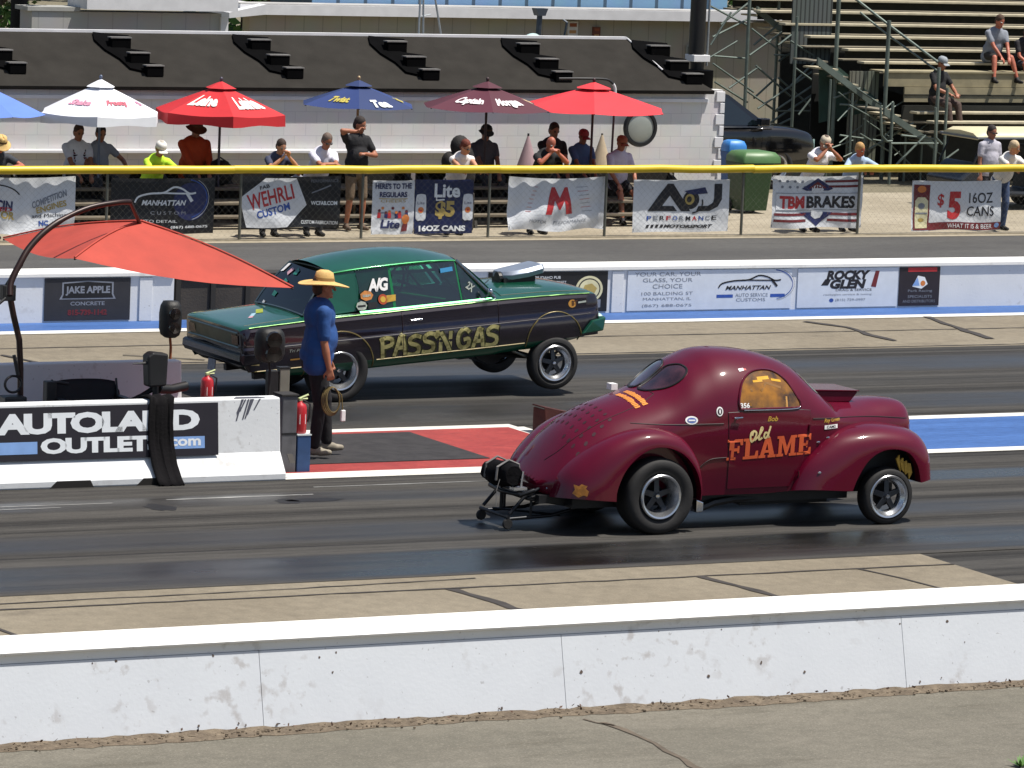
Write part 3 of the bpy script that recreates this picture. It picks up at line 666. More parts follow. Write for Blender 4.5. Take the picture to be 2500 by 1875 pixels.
d.build('door_name', C_GOLD, fn, cdoor)
d = Decal()
d.text('Ray Green', 2.03, 1.04, .22, .05, 0, rot=2, shear=.3, bold=.02); d.poly([(1.925, .955), (2.10, .96), (2.10, 1.0), (1.925, .995)], 1); d.lay = 1; d.text('CAM2', 2.012, .978, .12, .026, 2, bold=.02)
d.lay = 0; d.disc(.40, 1.09, .066, .040, 1, 20); d.lay = 1; d.disc(.40, 1.09, .048, .026, 3, 20); d.lay = 2; d.stroke([(.37, 1.09), (.43, 1.09)], .014, 1)
d.lay = 0; d.disc(.705, 1.17, .036, .046, 1, 20); d.lay = 1; d.disc(.705, 1.17, .024, .032, 2, 16); d.lay = 2; d.disc(.705, 1.17, .010, .022, 1, 10)
d.lay = 0; d.poly([(1.0, 1.535), (1.06, 1.545), (1.055, 1.565), (.995, 1.56)], 1); d.poly([(1.055, 1.545), (1.085, 1.545), (1.082, 1.56), (1.055, 1.56)], 4)
d.build('sticker', [C_GOLD, C_WHITE, M('ink_dark', '1c1418', .5), C_BLUEV, C_REDV], drape_fn(bvd, off=.006, lay=.002), coupe, sub=.04)
d = Decal(); d.text('356', .985, 1.222, .105, .05, 0, bold=.03); d.build('window_number', C_WHITE, drape_fn(bv, off=.011), sw)
# gold patches: pads on the fender edges and lamps
d = Decal(); d.poly([(-.90, .42), (-.86, .385), (-.82, .41), (-.79, .40), (-.775, .45), (-.80, .475), (-.785, .50), (-.83, .515), (-.85, .495), (-.885, .505), (-.88, .46)], 0); d.build('gold_patch', M('amber_patch', 'a36a24', .5, var=.4, vs=25), drape_fn(bvh_of(fr), off=.008), fr, sub=.025)
m = MB()
for i in range(4): m.prism([(2.68+.045*i, -.80, .66-.015*i), (2.705+.045*i, -.80, .60-.05*i), (2.74+.045*i, -.80, .52+.0*i), (2.715+.045*i, -.80, .70-.03*i)], (0, .02, 0))
m.build('gold_bracket', C_GOLD, ff)
m = MB(); m.tube([(-.72, -.70, .52), (-.68, -.72, .545)], .02, 8); m.tube([(-1.0, -.36, .425), (-.94, -.42, .425)], .016, 8); m.build('tail_lamp', C_CHROME, coupe)
m = MB()
for x, z in ((1.86, .83), (1.98, .87), (1.80, .55)): q = fn(x, z, 0); m.ell(q, (.022, .008, .012), 8, 5)
m.build('fender_bolt', C_CHROME, ff)
q = rear_fn(.30, 1.25, 0); MB().box(q[0]-.02, q[0]+.05, .27, .37, 1.27, 1.33).build('light_tag', C_WHITE, coupe)
# underside: chassis rails, exhaust, axles
m = MB()
for s in (-1, 1):
    m.box(-1.1, 2.9, s*.36-.04, s*.36+.04, .28, .36); m.tube([(.45, s*.55, .27), (.6, s*.56, .20), (.75, s*.55, .25), (1.0, s*.5, .27), (2.2, s*.42, .27), (2.4, s*.35, .4)], .04, 8)
m.tube([(0, -.6, .375), (0, .6, .375)], .05, 8); m.tube([(2.61, -.66, .285), (2.61, .66, .285)], .035, 8); m.ell((0, 0, .375), (.16, .15, .15)); m.box(1.2, 2.2, -.3, .3, .17, .4); m.box(-.8, 2.3, -.52, .52, .24, .33)
m.build('chassis', C_BLACK, coupe, smooth=40)
m = MB(); m.prism([(.42, -.80, .20), (.50, -.80, .21), (.50, -.80, .30), (.42, -.80, .33)], (0, .12, 0)); m.build('exhaust_tip', C_CHROME, coupe, bevel=.01)
# wheelie bars and parachute pack
for s in (-.28, .28):
    m = MB(); m.tube([(-1.02, s, .42), (-1.20, s, .33), (-1.35, s, .17)], .018, 8); m.tube([(-.2, s, .30), (-.9, s, .14), (-1.37, s, .12)], .018, 8); m.tube([(-1.12, s, .37), (-1.12, s, .14)], .014, 8)
    wb = m.build('wheelie_bar', C_DARKMET, coupe, smooth=50)
    m = MB(); m.lathe([(.0, -.02), (.045, -.02), (.052, -.008), (.052, .008), (.045, .02), (0, .02)], (-1.37, s, .075), 'y', 18); m.build('caster', C_TYRE, wb, smooth=40)
m = MB(); m.tube([(-1.37, -.30, .14), (-1.37, .30, .14)], .018, 8); m.tube([(-1.16, -.3, .36), (-1.16, .3, .36)], .016, 8); m.tube([(-.8, -.28, .14), (-1.25, .28, .14)], .012, 6); m.build('bar_brace', C_DARKMET, coupe)
m = MB(); m.prism([(-.55, -.40, .30), (-1.02, -.34, .36), (-1.18, -.30, .33), (-1.18, -.30, .30), (-.55, -.40, .20)], (0, .70, 0)); m.build('tail_tray', C_BLACK, coupe, bevel=.01)
m = MB(); m.tube([(-1.12, -.33, .40), (-1.26, -.33, .36), (-1.30, 0, .35), (-1.26, .33, .36), (-1.12, .33, .40)], .022, 8); m.tube([(-1.30, 0, .35), (-1.30, .0, .18)], .018, 8); m.build('push_bar', C_DARKMET, coupe, smooth=60)
m = MB(); rows = []
for t in np.linspace(0, 1, 9):
    rr = .125*(1-.25*abs(2*t-1)**3); rows.append([(-1.31+.02*math.sin(9*t)+rr*.95*math.cos(a)*(1+.08*math.sin(5*a+t*9)), -.26+.55*t, -.0+.54-.03*t+rr*math.sin(a)*(1+.06*math.sin(7*a+t*12))) for a in np.linspace(0, 2*math.pi, 19)])
m.grid(rows); m.poly([p for p in rows[0][:-1]]); m.poly([p for p in rows[-1][:-1]]); ch = m.build('parachute_pack', M('pack_cloth', '0c0b0e', .9, var=.4, vs=10, bump=.4, bs=25, spec=.12), coupe, smooth=50)
m = MB()
for t in (-.14, .1): m.tube([(-1.18, t, .48), (-1.2, t, .63), (-1.31, t, .675), (-1.43, t, .61), (-1.44, t, .48)], .012, 6)
m.tube([(-1.43, -.2, .5), (-1.47, -.22, .40), (-1.48, -.24, .25)], .004, 5); m.build('pack_strap', M('strap_grey', '6d6a68', .7, var=.4), ch)
m = MB(); m.tube([(-1.22, -.28, .58), (-1.24, -.28, .42)], .012, 6); m.box(-1.32, -1.18, -.30, -.2, .40, .425); m.build('pack_bracket', C_ALU, coupe)

# ---------------- green car in the far lane, nose in the air ----------------
NX, NY = 22.62, 47.62
GRN = M('green_paint', '075039', .30, .25, 1., var=.12, vs=3, flake=.05)
NBLK = M('black_purple_paint', '1d1520', .22, .3, 1., var=.15, vs=4)
GOLDL = M('gold_line', '6f6238', .4, .2, var=.15)
GREENL = M('bright_green_trim', '238048', .3, .5, .5, var=.1)
sedan = empty('two_door_sedan', (NX, NY+.86, 0), 'dark green and black two door sedan with its front wheels off the far lane', 'race car')
sedan.rotation_euler = (0, R(-4.6), 0)
def nsec(x, w, zb, belt, cz, tuck=0.):
    P = [(0, zb+.02), (-.62*w, zb), (-.76*w, zb+.02), (-.80*w, zb+.05), (-.845*w, .46), (-.868*w, .60), (-.878*w, .715), (-.862*w, .745), (-.868*w, .80), (-.862*w, belt-.055), (-.835*w, belt-.012), (-.79*w, belt), (-.60*w, belt+.6*(cz-belt)), (-.3*w, belt+.92*(cz-belt)), (0, cz)]
    P = [(x-tuck*max(0, (.62-z))*1.0 if x < 0 else x+tuck*max(0, z-.62)*.0, y, z) for y, z in P]
    return P+[(q[0], -q[1], q[2]) for q in P[-2:0:-1]]
NS = [(-1.20, .90, .50, .945, .95, -.5), (-1.17, .935, .47, .965, .975, -.4), (-1.08, .955, .44, .975, .99, -.2), (-.7, .975, .36, .985, 1.02, 0), (-.3, .99, .33, .995, 1.045, 0), (0, 1, .33, 1.0, 1.03, 0), (.5, 1, .33, 1.0, 1.0, 0), (1.2, 1, .33, 1.005, 1.0, 0), (1.9, 1, .33, 1.005, 1.03, 0), (2.15, 1, .34, 1.005, 1.085, 0), (2.7, .985, .36, .995, 1.085, 0), (3.1, .97, .40, .98, 1.05, 0), (3.33, .95, .44, .965, 1.0, 0), (3.40, .93, .50, .94, .965, 0), (3.42, .91, .55, .88, .90, 0)]
secs = [nsec(*s) for s in NS]
A_ = np.array(secs); nn_ = A_.shape[1]
A_ = cr(A_.reshape(len(NS), -1), np.linspace(0, len(NS)-1, (len(NS)-1)*4+1)).reshape(-1, nn_, 3)
tub = MB(); n_ = nn_
def slot(j):
    k = min(j, n_-1-j) if True else j
    return 2 if k <= 1 else (0 if k <= 3 else (1 if k <= 9 else 0))
for i in range(len(A_)-1):
    for j in range(n_):
        j2 = (j+1) % n_; tub.mat(slot(j) if j <= n_//2 else slot(n_-1-j))
        cabin = .12 < A_[i][0][0] < 1.93 and 11 <= (j if j <= n_//2 else n_-1-j) 
        if cabin and abs(A_[i][j][1])+abs(A_[i][j2][1]) < 1.45: tub.mat(2)
        tub.add([A_[i][j], A_[i][j2], A_[i+1][j2], A_[i+1][j]], [(0, 1, 2, 3)])
tub.mat(1).poly(A_[0][::-1]); tub.mat(2).poly(A_[-1])
ntub = tub.build('body', [GRN, NBLK, C_INT], sedan)
cut = MB()
for x, z, r in ((2.80, .42, .365), (0.0, .40, .425)):
    for s in (-1, 1): cut.lathe([(0, s*1.1), (r, s*1.1), (r, s*.42), (0, s*.42)], (x, 0, z), 'y', 48)
    cut.box(x-r*.97, x+r*.97, -1.1, -.42, .0, z-.02) if False else None
cutter = cut.build('cutter', [GRN, NBLK, C_INT]); cutter.data.polygons.foreach_set('material_index', [2]*len(cutter.data.polygons))
md = ntub.modifiers.new('b', 'BOOLEAN'); md.operation = 'DIFFERENCE'; md.object = cutter; md.solver = 'EXACT'
bake(ntub); bpy.data.objects.remove(cutter)
ntub.data.polygons.foreach_set('use_smooth', [True]*len(ntub.data.polygons)); ntub.data.set_sharp_from_angle(angle=R(28))
nbv = bvh_of(ntub); nfn = drape_fn(nbv)
# wheels, arch lips
wheel(sedan, 0, -.73, .37, .27, .215, -1, 5, .07); wheel(sedan, 0, .73, .37, .27, .215, 1, 5, .07)
wheel(sedan, 2.80, -.76, .315, .17, .20, -1, 5, .05, .175); wheel(sedan, 2.80, .76, .315, .17, .20, 1, 5, .05, .175)
m = MB()
for x, z, r, t0, t1 in ((2.80, .42, .372, -2, 182), (0., .40, .432, -8, 188)):
    pts = []
    for t in np.linspace(t0, t1, 34):
        px_, pz_ = x+r*math.cos(R(t)), z+r*math.sin(R(t)); h = nfn(x+(r+.02)*math.cos(R(t)), z+(r+.02)*math.sin(R(t)), 0); pts.append((px_, h[1], pz_))
    m.tube(pts, .008, 6)
m.build('arch_lip', GOLDL, sedan, smooth=60)
# gold and green lines, chrome belt trim
m = MB(); m.tube([nfn(x, .455, 0) for x in np.linspace(.47, 2.40, 24)], .007, 5); m.tube([nfn(x, .462, 0) for x in np.linspace(-1.12, -.46, 8)], .007, 5); m.build('gold_moulding', GOLDL, sedan)
m = MB()
def belt_pt(x, e=.004):
    h = nbv.ray_cast(Vector((x, -.86*1.0, 2)), Vector((0, 0, -1)))
    i = int(np.argmin(abs(A_[:, 11, 0]-x))); q = A_[i][10]; return (x, q[1]-e, q[2]+e)
m.tube([belt_pt(x) for x in np.linspace(-1.1, 3.3, 60)], .009, 6); m.build('belt_moulding', M('belt_gold', '5f8a4a', .3, .4, var=.15), sedan, smooth=60)
m = MB(); m.tube([nfn(x, .727, 0) for x in np.linspace(-1.0, 3.3, 40)], .004, 5); m.build('side_crease', M('crease_dark', '0d0a10', .3), sedan)
# greenhouse
GUT = [(.06, -.585, 1.47), (.34, -.612, 1.492), (.84, -.622, 1.505), (1.35, -.615, 1.502), (1.64, -.595, 1.478)]
gut = cr(GUT, np.linspace(0, 4, 17))
cz_ = lambda x: 1.625-.075*((x-.78)/.80)**2-.02*max(0, (x-1.3)/.4)**2
rows = []
for g in gut:
    row = [(g[0], g[1]+.05, g[2]-.045), (g[0], g[1]+.004, g[2]-.03), (g[0], g[1]-.012, g[2]-.004), (g[0], g[1]-.006, g[2]+.008)]
    for t in np.linspace(.1, .9, 9):
        e = math.sin(t*math.pi/2); xx = g[0]+(.05 if g[0] > 1 else -.07)*(1-abs(1-t)**2)*(abs(g[0]-.84)/.8)**3
        row.append((xx, g[1]*(1-t), g[2]+.008+(cz_(xx)-g[2])*e))
    e = (.05 if g[0] > 1 else -.07)*(abs(g[0]-.84)/.8)**3
    row.append((g[0]+e, 0, cz_(g[0]+e)+.008))
    rows.append(row+[(p[0], -p[1], p[2]) for p in row[-2::-1]])
roof = MB().grid(rows).build('roof', GRN, sedan, smooth=50)
MB().tube([(g[0], g[1]-.014, g[2]+.002) for g in gut], .011, 6).build('drip_rail', GREENL, roof, smooth=60)
MB().tube([(g[0], -g[1]+.014, g[2]+.002) for g in gut], .011, 6).build('drip_rail', GREENL, roof, smooth=60)
GLS = glassM('green_glass', '3a9a7a', .14); GLD = M('dark_green_glass', '0a2a20', .06, 0, 1., var=.5, vs=3)
ny = lambda x: -.745
for s in (1, -1):
    f_ = lambda p: (p[0], p[1]*s, p[2])
    m = MB(); ou = [(.03, -.590, 1.475), (.33, -.617, 1.492), (.36, -.665, 1.30), (.33, -.715, 1.02), (-.34, -.735, 1.0), (-.26, -.712, 1.06), (-.10, -.655, 1.26)]
    m.prism([f_(p) for p in ou], (0, .03*s, 0)); m.build('roof_pillar', GRN, sedan, bevel=.006)
    m = MB(); m.tube([f_((1.655, -.595, 1.475)), f_((1.86, -.665, 1.25)), f_((2.08, -.735, 1.005))], [.026, .024, .03], 8); m.build('windshield_pillar', M('pillar_chrome', '6d7a80', .25, .9, var=.2), sedan, smooth=60)
    m = MB(); m.prism([f_(p) for p in ((.755, -.622, 1.49), (.785, -.622, 1.49), (.80, -.742, 1.005), (.765, -.742, 1.005))], (0, .02*s, 0)); m.prism([f_(p) for p in ((1.625, -.605, 1.48), (1.642, -.605, 1.475), (1.66, -.745, 1.005), (1.64, -.745, 1.005))], (0, .02*s, 0))
    m.prism([f_(p) for p in ((.33, -.742, 1.02), (2.05, -.745, 1.022), (2.05, -.765, 1.0), (.33, -.765, .998))], (0, .02*s, 0)); m.build('window_frame', GREENL, sedan)
    for nm, q, mt in (('quarter_window', [(.34, -.62, 1.475), (.755, -.628, 1.49), (.765, -.735, 1.015), (.335, -.71, 1.02), (.365, -.665, 1.28)], GLD), ('door_window', [(.79, -.628, 1.485), (1.625, -.612, 1.475), (1.64, -.735, 1.015), (.80, -.735, 1.015)], GLS), ('vent_window', [(1.655, -.62, 1.45), (1.985, -.735, 1.03), (1.665, -.738, 1.015)], GLS)):
        MB().poly([f_(p) for p in q]).build(nm, mt, sedan, recalc=False)
rows = [[(.06-.42*t-.04*math.sin(t*math.pi), y*(.57+.10*t), 1.485-.455*t+.02*(1-y*y)) for y in np.linspace(-1, 1, 9)] for t in np.linspace(0, 1, 5)]
bl = MB().grid(rows).build('rear_window', glassM('rear_glass', '0f2f2a', .10), sedan, smooth=180)
ed = [rows[0][i] for i in range(9)]+[r_[-1] for r_ in rows]+[rows[-1][i] for i in range(8, -1, -1)]+[r_[0] for r_ in rows[::-1]]
MB().tube(ed, .012, 6).build('window_trim', M('trim_steel', '7d8a88', .3, .9, var=.2), bl, smooth=60)
d = Decal()
def blf(a, b, l): t = b; y = a; return (.06-.42*t-.04*math.sin(t*math.pi)-.008, y*(.57+.10*t), 1.485-.455*t+.02*(1-y*y)+.006)
d.poly([(.80, .04), (.93, .05), (.93, .24), (.82, .22)], 0); d.poly([(.42, .16), (.56, .12), (.60, .24), (.48, .30)], 1); d.poly([(.16, .16), (.33, .10), (.30, .26), (.14, .26)], 2); d.poly([(.25, .42), (.45, .36), (.40, .56), (.30, .56)], 2); d.poly([(.34, .7), (.52, .66), (.5, .78), (.36, .8)], 2); d.poly([(.60, .95), (.70, .92), (.70, 1.0), (.62, 1.02)], 0)
d.build('sticker', [C_WHITE, M('pink_vinyl', 'c79aa6', .5), M('teal_glow', '2a7a68', .3)], blf, bl)
rows = [[(1.69+.42*t+.03*math.sin(t*math.pi)+.05*(1-y*y), y*(.58+.14*t), 1.475-.45*t+.02*(1-y*y)) for y in np.linspace(-1, 1, 9)] for t in np.linspace(0, 1, 5)]
MB().grid(rows).build('windshield', glassM('windshield_glass', '5a8a80', .12), sedan, smooth=180)
# cabin: seats, roll cage, wheel
m = MB()
for y in (-.38, .38): m.box(.72, 1.2, y-.24, y+.24, .9, 1.06); m.prism([(.62, y-.23, 1.0), (.76, y-.23, 1.0), (.66, y-.23, 1.40), (.55, y-.23, 1.40)], (0, .46, 0))
m.build('seat', M('seat_vinyl', '14251f', .5, var=.3), sedan, bevel=.03)
m = MB()
for s in (-1, 1): m.tube([(.52, s*.55, 1.0), (.52, s*.5, 1.40), (.52, 0, 1.47)], .022, 8); m.tube([(.52, s*.5, 1.40), (1.45, s*.5, 1.38), (1.78, s*.58, 1.0)], .02, 8); m.tube([(.52, s*.4, 1.42), (-.1, s*.5, 1.0)], .02, 8); m.tube([(.52, s*.5, 1.25), (1.5, s*.6, 1.03)], .018, 8)
m.build('roll_cage', M('cage_green', '2c8a66', .4, .3), sedan, smooth=60)
m = MB(); m.tube([(1.35+.05*math.sin(a), .38+.17*math.cos(a), 1.16+.17*math.sin(a)) for a in np.linspace(0, 2*math.pi, 25)], .014, 6); m.tube([(1.36, .38, 1.16), (1.7, .38, 1.02)], .02, 6); m.build('steering_wheel', C_BLACK, sedan)
# bumpers, tail panel, lamps, plate
m = MB(); m.prism([(-1.21, 0, .54), (-1.245, 0, .60), (-1.235, 0, .67), (-1.19, 0, .69), (-1.14, 0, .60)], (0, .84, 0)); m.prism([(-1.21, 0, .54), (-1.245, 0, .60), (-1.235, 0, .67), (-1.19, 0, .69), (-1.14, 0, .60)], (0, -.84, 0)); m.prism([(-1.20, -.84, .54), (-1.235, -.84, .67), (-.98, -.89, .67), (-.98, -.89, .56)], (0, .04, 0))
m.build('rear_bumper', M('dull_chrome', '33343a', .25, .8, var=.3), sedan, bevel=.012)
m = MB(); m.prism([(3.40, -.82, .50), (3.50, -.78, .52), (3.52, -.78, .66), (3.40, -.84, .68)], (0, 1.62, 0)); m.prism([(3.16, -.875, .49), (3.46, -.84, .50), (3.50, -.84, .66), (3.3, -.875, .64)], (0, .06, 0)); m.build('front_bumper', GRN, sedan, bevel=.015)
m = MB(); m.ell((3.46, -.70, .64), (.06, .08, .06)); m.build('turn_lamp', M('lamp_glass', 'a9c7c2', .1, 0, 1), sedan, smooth=180)
m = MB(); m.lathe([(0, -.02), (.08, -.02), (.09, 0), (.09, .04)], (3.41, -.62, .82), 'x', 20); m.lathe([(0, .02), (.09, .02), (.09, -.04)], (3.41, .62, .82), 'x', 20); m.build('headlight', M('lamp_glass'), sedan, smooth=50)
def tail_fn(a, b, l, off=.006):
    h = nbv.ray_cast(Vector((-3, a, b)), Vector((1, 0, 0))); return ((h[0].x if h[0] else -1.2)-off-l*.002, a, b)
d = Decal(); d.rect(-.66, .66, .75, .90, 0); d.lay = 1
for y in (-.62, .62): d.rect(y-.09, y+.09, .77, .88, 1)
d.build('tail_panel', [M('tail_green', '10302a', .35, .4, var=.4, vs=14), M('tail_lens', '3d1512', .25)], tail_fn, sedan)
m = MB(); m.tube([tail_fn(y, .745, 0) for y in np.linspace(-.72, .72, 12)], .01, 6); m.tube([tail_fn(y, .91, 0) for y in np.linspace(-.72, .72, 12)], .01, 6); m.build('tail_trim', M('trim_steel'), sedan)
MB().prism([(-1.24, -.10, .40), (-1.22, -.10, .53), (-1.22, .10, .53), (-1.24, .10, .40)], (-.012, 0, 0)).build('licence_plate', M('plate_grey', '7a7d88', .5, var=.3, vs=20), sedan)
# hood scoop with its dark throat, bonnet lines
m = MB(); sec = [(-.20, 0), (-.22, .06), (-.18, .11), (.18, .11), (.22, .06), (.20, 0)]
rows = []
for x, z, k in ((2.50, 1.12, .6), (2.60, 1.115, .95), (2.80, 1.13, 1.05), (3.0, 1.16, 1.0), (3.03, 1.165, .85)): rows.append([(x, y*k, z+h*(.55+.4*k)) for y, h in sec])
m.grid(rows); m.poly(rows[0]); m.poly(rows[-1][::-1]); m.poly([r_[0] for r_ in rows]+[r_[-1] for r_ in rows[::-1]]); hs = m.build('hood_scoop', M('scoop_alu', '8a93a2', .4, .45, var=.15), sedan, smooth=35, bevel=.006)
m = MB(); m.box(2.50, 2.92, -.16, .16, 1.07, 1.135); m.lathe([(0, -.01), (.075, -.01), (.075, .1)], (2.47, -.06, 1.135), 'x', 14); m.build('scoop_base', C_BLACK, hs)
m = MB()
def ntop(a, b, l=0, off=.002):
    h = nbv.ray_cast(Vector((a, b, 3)), Vector((0, 0, -1))); return (h[0].x, h[0].y, h[0].z+off) if h[0] else (a, b, 1)
m.tube([ntop(2.17, y) for y in np.linspace(-.72, .72, 13)], .004, 5); m.tube([ntop(x, -.70) for x in np.linspace(2.17, 3.3, 12)], .004, 5); m.tube([ntop(x, -.66) for x in np.linspace(-1.1, -.40, 8)], .004, 5); m.tube([ntop(-.40, y) for y in np.linspace(-.66, .66, 12)], .004, 5)
m.build('panel_seam', M('seam_green', '04150e', .5), sedan)
m = MB()
for x in (.81, 2.06): m = MB(); m.tube([nfn(x, z, 0) for z in np.linspace(.48, .98, 12)], .004, 5); m.build('door_seam', M('seam_dark'), sedan)
m = MB(); q = nfn(.98, .875, 0); m.tube([(q[0]-.07, q[1]-.02, q[2]), (q[0]+.07, q[1]-.024, q[2])], .012, 8); m.ell((q[0]+.05, q[1]-.02, q[2]), (.022, .02, .02)); m.build('door_handle', C_CHROME, sedan, smooth=60)
m = MB(); m.tube([(1.92, -.80, 1.03), (1.95, -.86, 1.10)], .012, 6); m.ell((1.95, -.88, 1.115), (.03, .05, .045)); m.build('wing_mirror', C_CHROME, sedan, smooth=60)
m = MB(); m.tube([ntop(2.1, -.30), (2.35, -.05, 1.118)], .006, 5); m.tube([ntop(2.1, .3), (2.35, .5, 1.10)], .006, 5); m.build('wiper', C_BLACK, sedan)
# big hand-painted lettering along the black side
STR = {'P': [[(.12, 0), (.10, .5), (.08, 1)], [(.0, .92), (.3, 1), (.62, .9), (.6, .62), (.14, .52)], [(.3, .5), (.30, .56)]],
       'A': [[(.02, 0), (.18, .5), (.36, 1), (.52, .95)], [(.44, 1), (.56, .5), (.62, .02)], [(.18, .36), (.58, .38)]],
       'S': [[(.70, .93), (.42, 1), (.14, .86), (.16, .64), (.40, .54), (.62, .40), (.60, .14), (.34, .02), (.04, .06)]],
       "'": [[(.04, 1), (.02, .82), (-.06, .74)]], 'N': [[(.06, 0), (.08, 1)], [(.08, 1), (.36, .5), (.60, 0)], [(.60, 0), (.64, 1)]],
       'G': [[(.68, .84), (.46, 1), (.16, .86), (.04, .5), (.14, .14), (.40, 0), (.66, .14), (.66, .44), (.44, .44)]]}
WID = {'P': .74, 'A': .74, 'S': .80, "'": .16, 'N': .84, 'G': .86, ' ': .12}
def big_letters(width, dx, dz, colr):
    d = Decal(); txt = "PASS'N GAS"; tot = sum(WID[c] for c in txt); k = 1.55/tot; x = .52
    for i, c in enumerate(txt):
        for st in STR.get(c, []):
            d.stroke(dense([(x+p[0]*k*.95+dx, .475+p[1]*.225+dz+.012*math.sin(i*2.1)) for p in st], 3, False) if len(st) > 2 else [(x+p[0]*k*.95+dx, .475+p[1]*.225+dz+.012*math.sin(i*2.1)) for p in st], width, colr)
        x += WID[c]*k
    return d
d1 = big_letters(.072, .008, -.008, 0); d1.build('lettering_shadow', M('letter_shade', '3a3d12', .5, var=.5, vs=25), drape_fn(nbv, off=.003), sedan)
d2 = big_letters(.046, 0, 0, 0); d2.build('lettering', M('letter_tan', 'aaa268', .5, var=.22, vs=18), drape_fn(nbv, off=.006), sedan)
def qfn(a, b, l):   # near quarter window plane
    t = (1.48-b)/.465; return (a, -.628-.11*t-.010-l*.003, b)
d = Decal(); d.text('A/G', .60, 1.30, .27, .15, 0, bold=.045, shear=.2, space=.85); d.disc(.44, 1.19, .085, .06, 1, 7); d.disc(.64, 1.13, .06, .06, 2, 16); d.poly([(.68, 1.09), (.80, 1.10), (.81, 1.17), (.69, 1.17)], 3); d.disc(.36, 1.08, .07, .055, 4, 8); d.poly([(.44, 1.04), (.56, 1.045), (.56, 1.11), (.45, 1.11)], 5); d.lay = 1
d.disc(.64, 1.13, .035, .035, 6, 12); d.poly([(.31, 1.07), (.41, 1.07), (.41, 1.09), (.31, 1.09)], 5); d.text('B&M', .44, 1.19, .1, .03, 4, bold=.03)
d.build('sticker', [C_WHITE, M('orange_vinyl', 'b9783a', .5, var=.3, vs=20), M('redorange_vinyl', 'a8431f', .5), C_GOLD, M('pale_vinyl', 'a3aaa0', .5, var=.3, vs=25), C_BLACK, M('yellow_vinyl', 'c9a23a', .5)], qfn, sedan)
d = Decal(); d.text('2X', 1.78, 1.17, .1, .09, 0, rot=-40, bold=.03); d.poly([(1.42, 1.36), (1.58, 1.37), (1.58, 1.42), (1.42, 1.41)], 1); d.build('window_sticker', [M('pale_vinyl'), M('cyan_vinyl', '3a86b5', .4)], qfn, sedan)
d = Decal(); d.disc(3.05, .865, .055, .048, 0, 16); d.lay = 1; d.text('BT', 3.08, .87, .08, .06, 1, bold=.04); d.lay = 0; d.poly([(3.13, .86), (3.24, .862), (3.24, .885), (3.13, .88)], 2)
d.poly([(-1.02, .80), (-.90, .80), (-.89, .835), (-1.0, .835)], 3); d.text('Tri Power', -.50, .665, .26, .035, 2, shear=.3); d.poly([(-.62, .555), (-.36, .555), (-.36, .572), (-.62, .572)], 0); d.poly([(-1.10, .54), (-1.0, .53), (-1.0, .55), (-1.1, .555)], 4)
d.build('side_sticker', [M('gold_vinyl', 'c08a3a', .5, var=.2), M('brown_ink', '4a2a10', .5), M('pale_vinyl'), M('cyan_pale', '9fc3d2', .4), C_CREAM], nfn, sedan)
d = Decal(); d.text('ISKY Cams', -.72, -.36, .06, .24, 0) if False else None
for k in range(5): d.poly([(-.88+.03*k, -.30+.045*k), (-.83+.03*k, -.31+.045*k), (-.815+.03*k, -.27+.045*k), (-.87+.03*k, -.262+.045*k)], 0 if k < 2 else 1)
d.poly([(-.70, -.10), (-.62, -.13), (-.52, .10), (-.60, .12)], 2); d.build('trunk_sticker', [M('pink_vinyl'), M('cyan_pale'), M('olive_vinyl', '8f9a2c', .5, var=.3, vs=20)], lambda a, b, l: ntop(a, b, l, .004), sedan)
# running gear under the nose
m = MB()
for s in (-1, 1):
    m.box(-.9, 2.9, s*.40-.04, s*.40+.04, .31, .38); m.tube([(2.0, s*.50, .33), (2.80, s*.46, .2)], .03, 6)
m.tube([(2.80, -.66, .175), (2.80, .66, .175)], .035, 8); m.tube([(0, -.6, .37), (0, .6, .37)], .05, 8); m.ell((0, 0, .36), (.15, .16, .15))
m.prism([(1.95, -.25, .35), (2.55, -.25, .35), (2.42, -.25, .21), (2.30, -.25, .14), (2.22, -.25, .14), (2.08, -.25, .22)], (0, .5, 0)); m.box(1.8, 2.0, -.3, .3, .25, .36)
m.build('chassis', C_BLACK, sedan, smooth=40)
m = MB(); m.tube([(2.36, -.60, .34), (2.6, -.64, .22), (2.80, -.64, .20), (3.1, -.62, .36)], .018, 8); m.tube([(2.80, -.62, .2), (2.86, -.58, .62)], .03, 8); m.tube([(2.35, -.66, .40), (2.48, -.72, .48)], .02, 8); m.tube([(2.70, -.6, .60), (2.92, -.62, .62)], .02, 6); m.build('leaf_spring', M('spring_steel', '8f9088', .4, .7, var=.3), sedan, smooth=60)

# the driver of the green car
q = Matrix.Rotation(R(-4.6), 3, 'Y') @ Vector((.86, .38, 0))+Vector(sedan.location)

# ---------------- fence, banners and boards ----------------
B_WHITE = M('vinyl_white', 'd3d6da', .45, var=.05, vs=3); B_BLACK = M('vinyl_black', '121318', .45, var=.3, vs=5); B_NAVY = M('vinyl_navy', '16204a', .45, var=.15)
I_BLK = M('ink_black', '1b1a22', .5, var=.2); I_RED = M('ink_red', 'b52b30', .5, var=.15); I_BLU = M('ink_blue', '2c4f9c', .5, var=.2); I_GRY = M('ink_grey', '7d828c', .5, var=.2); I_WHT = M('ink_white', 'dfe3e6', .5, var=.06)
I_GLD = M('ink_gold', 'b09a58', .5, var=.2); I_NVY = M('ink_navy', '232a58', .5, var=.2); I_ORG = M('ink_orange', 'cf7a3a', .5, var=.2); I_LBL = M('ink_light_blue', '7fa2d6', .5, var=.1); I_CRM = M('ink_cream', 'd5cfa8', .5, var=.15); I_DRED = M('ink_dark_red', '6e2228', .5, var=.2)
INKS = [I_BLK, I_RED, I_BLU, I_GRY, I_WHT, I_GLD, I_NVY, I_ORG, I_LBL, I_CRM, B_BLACK, B_WHITE, I_DRED]
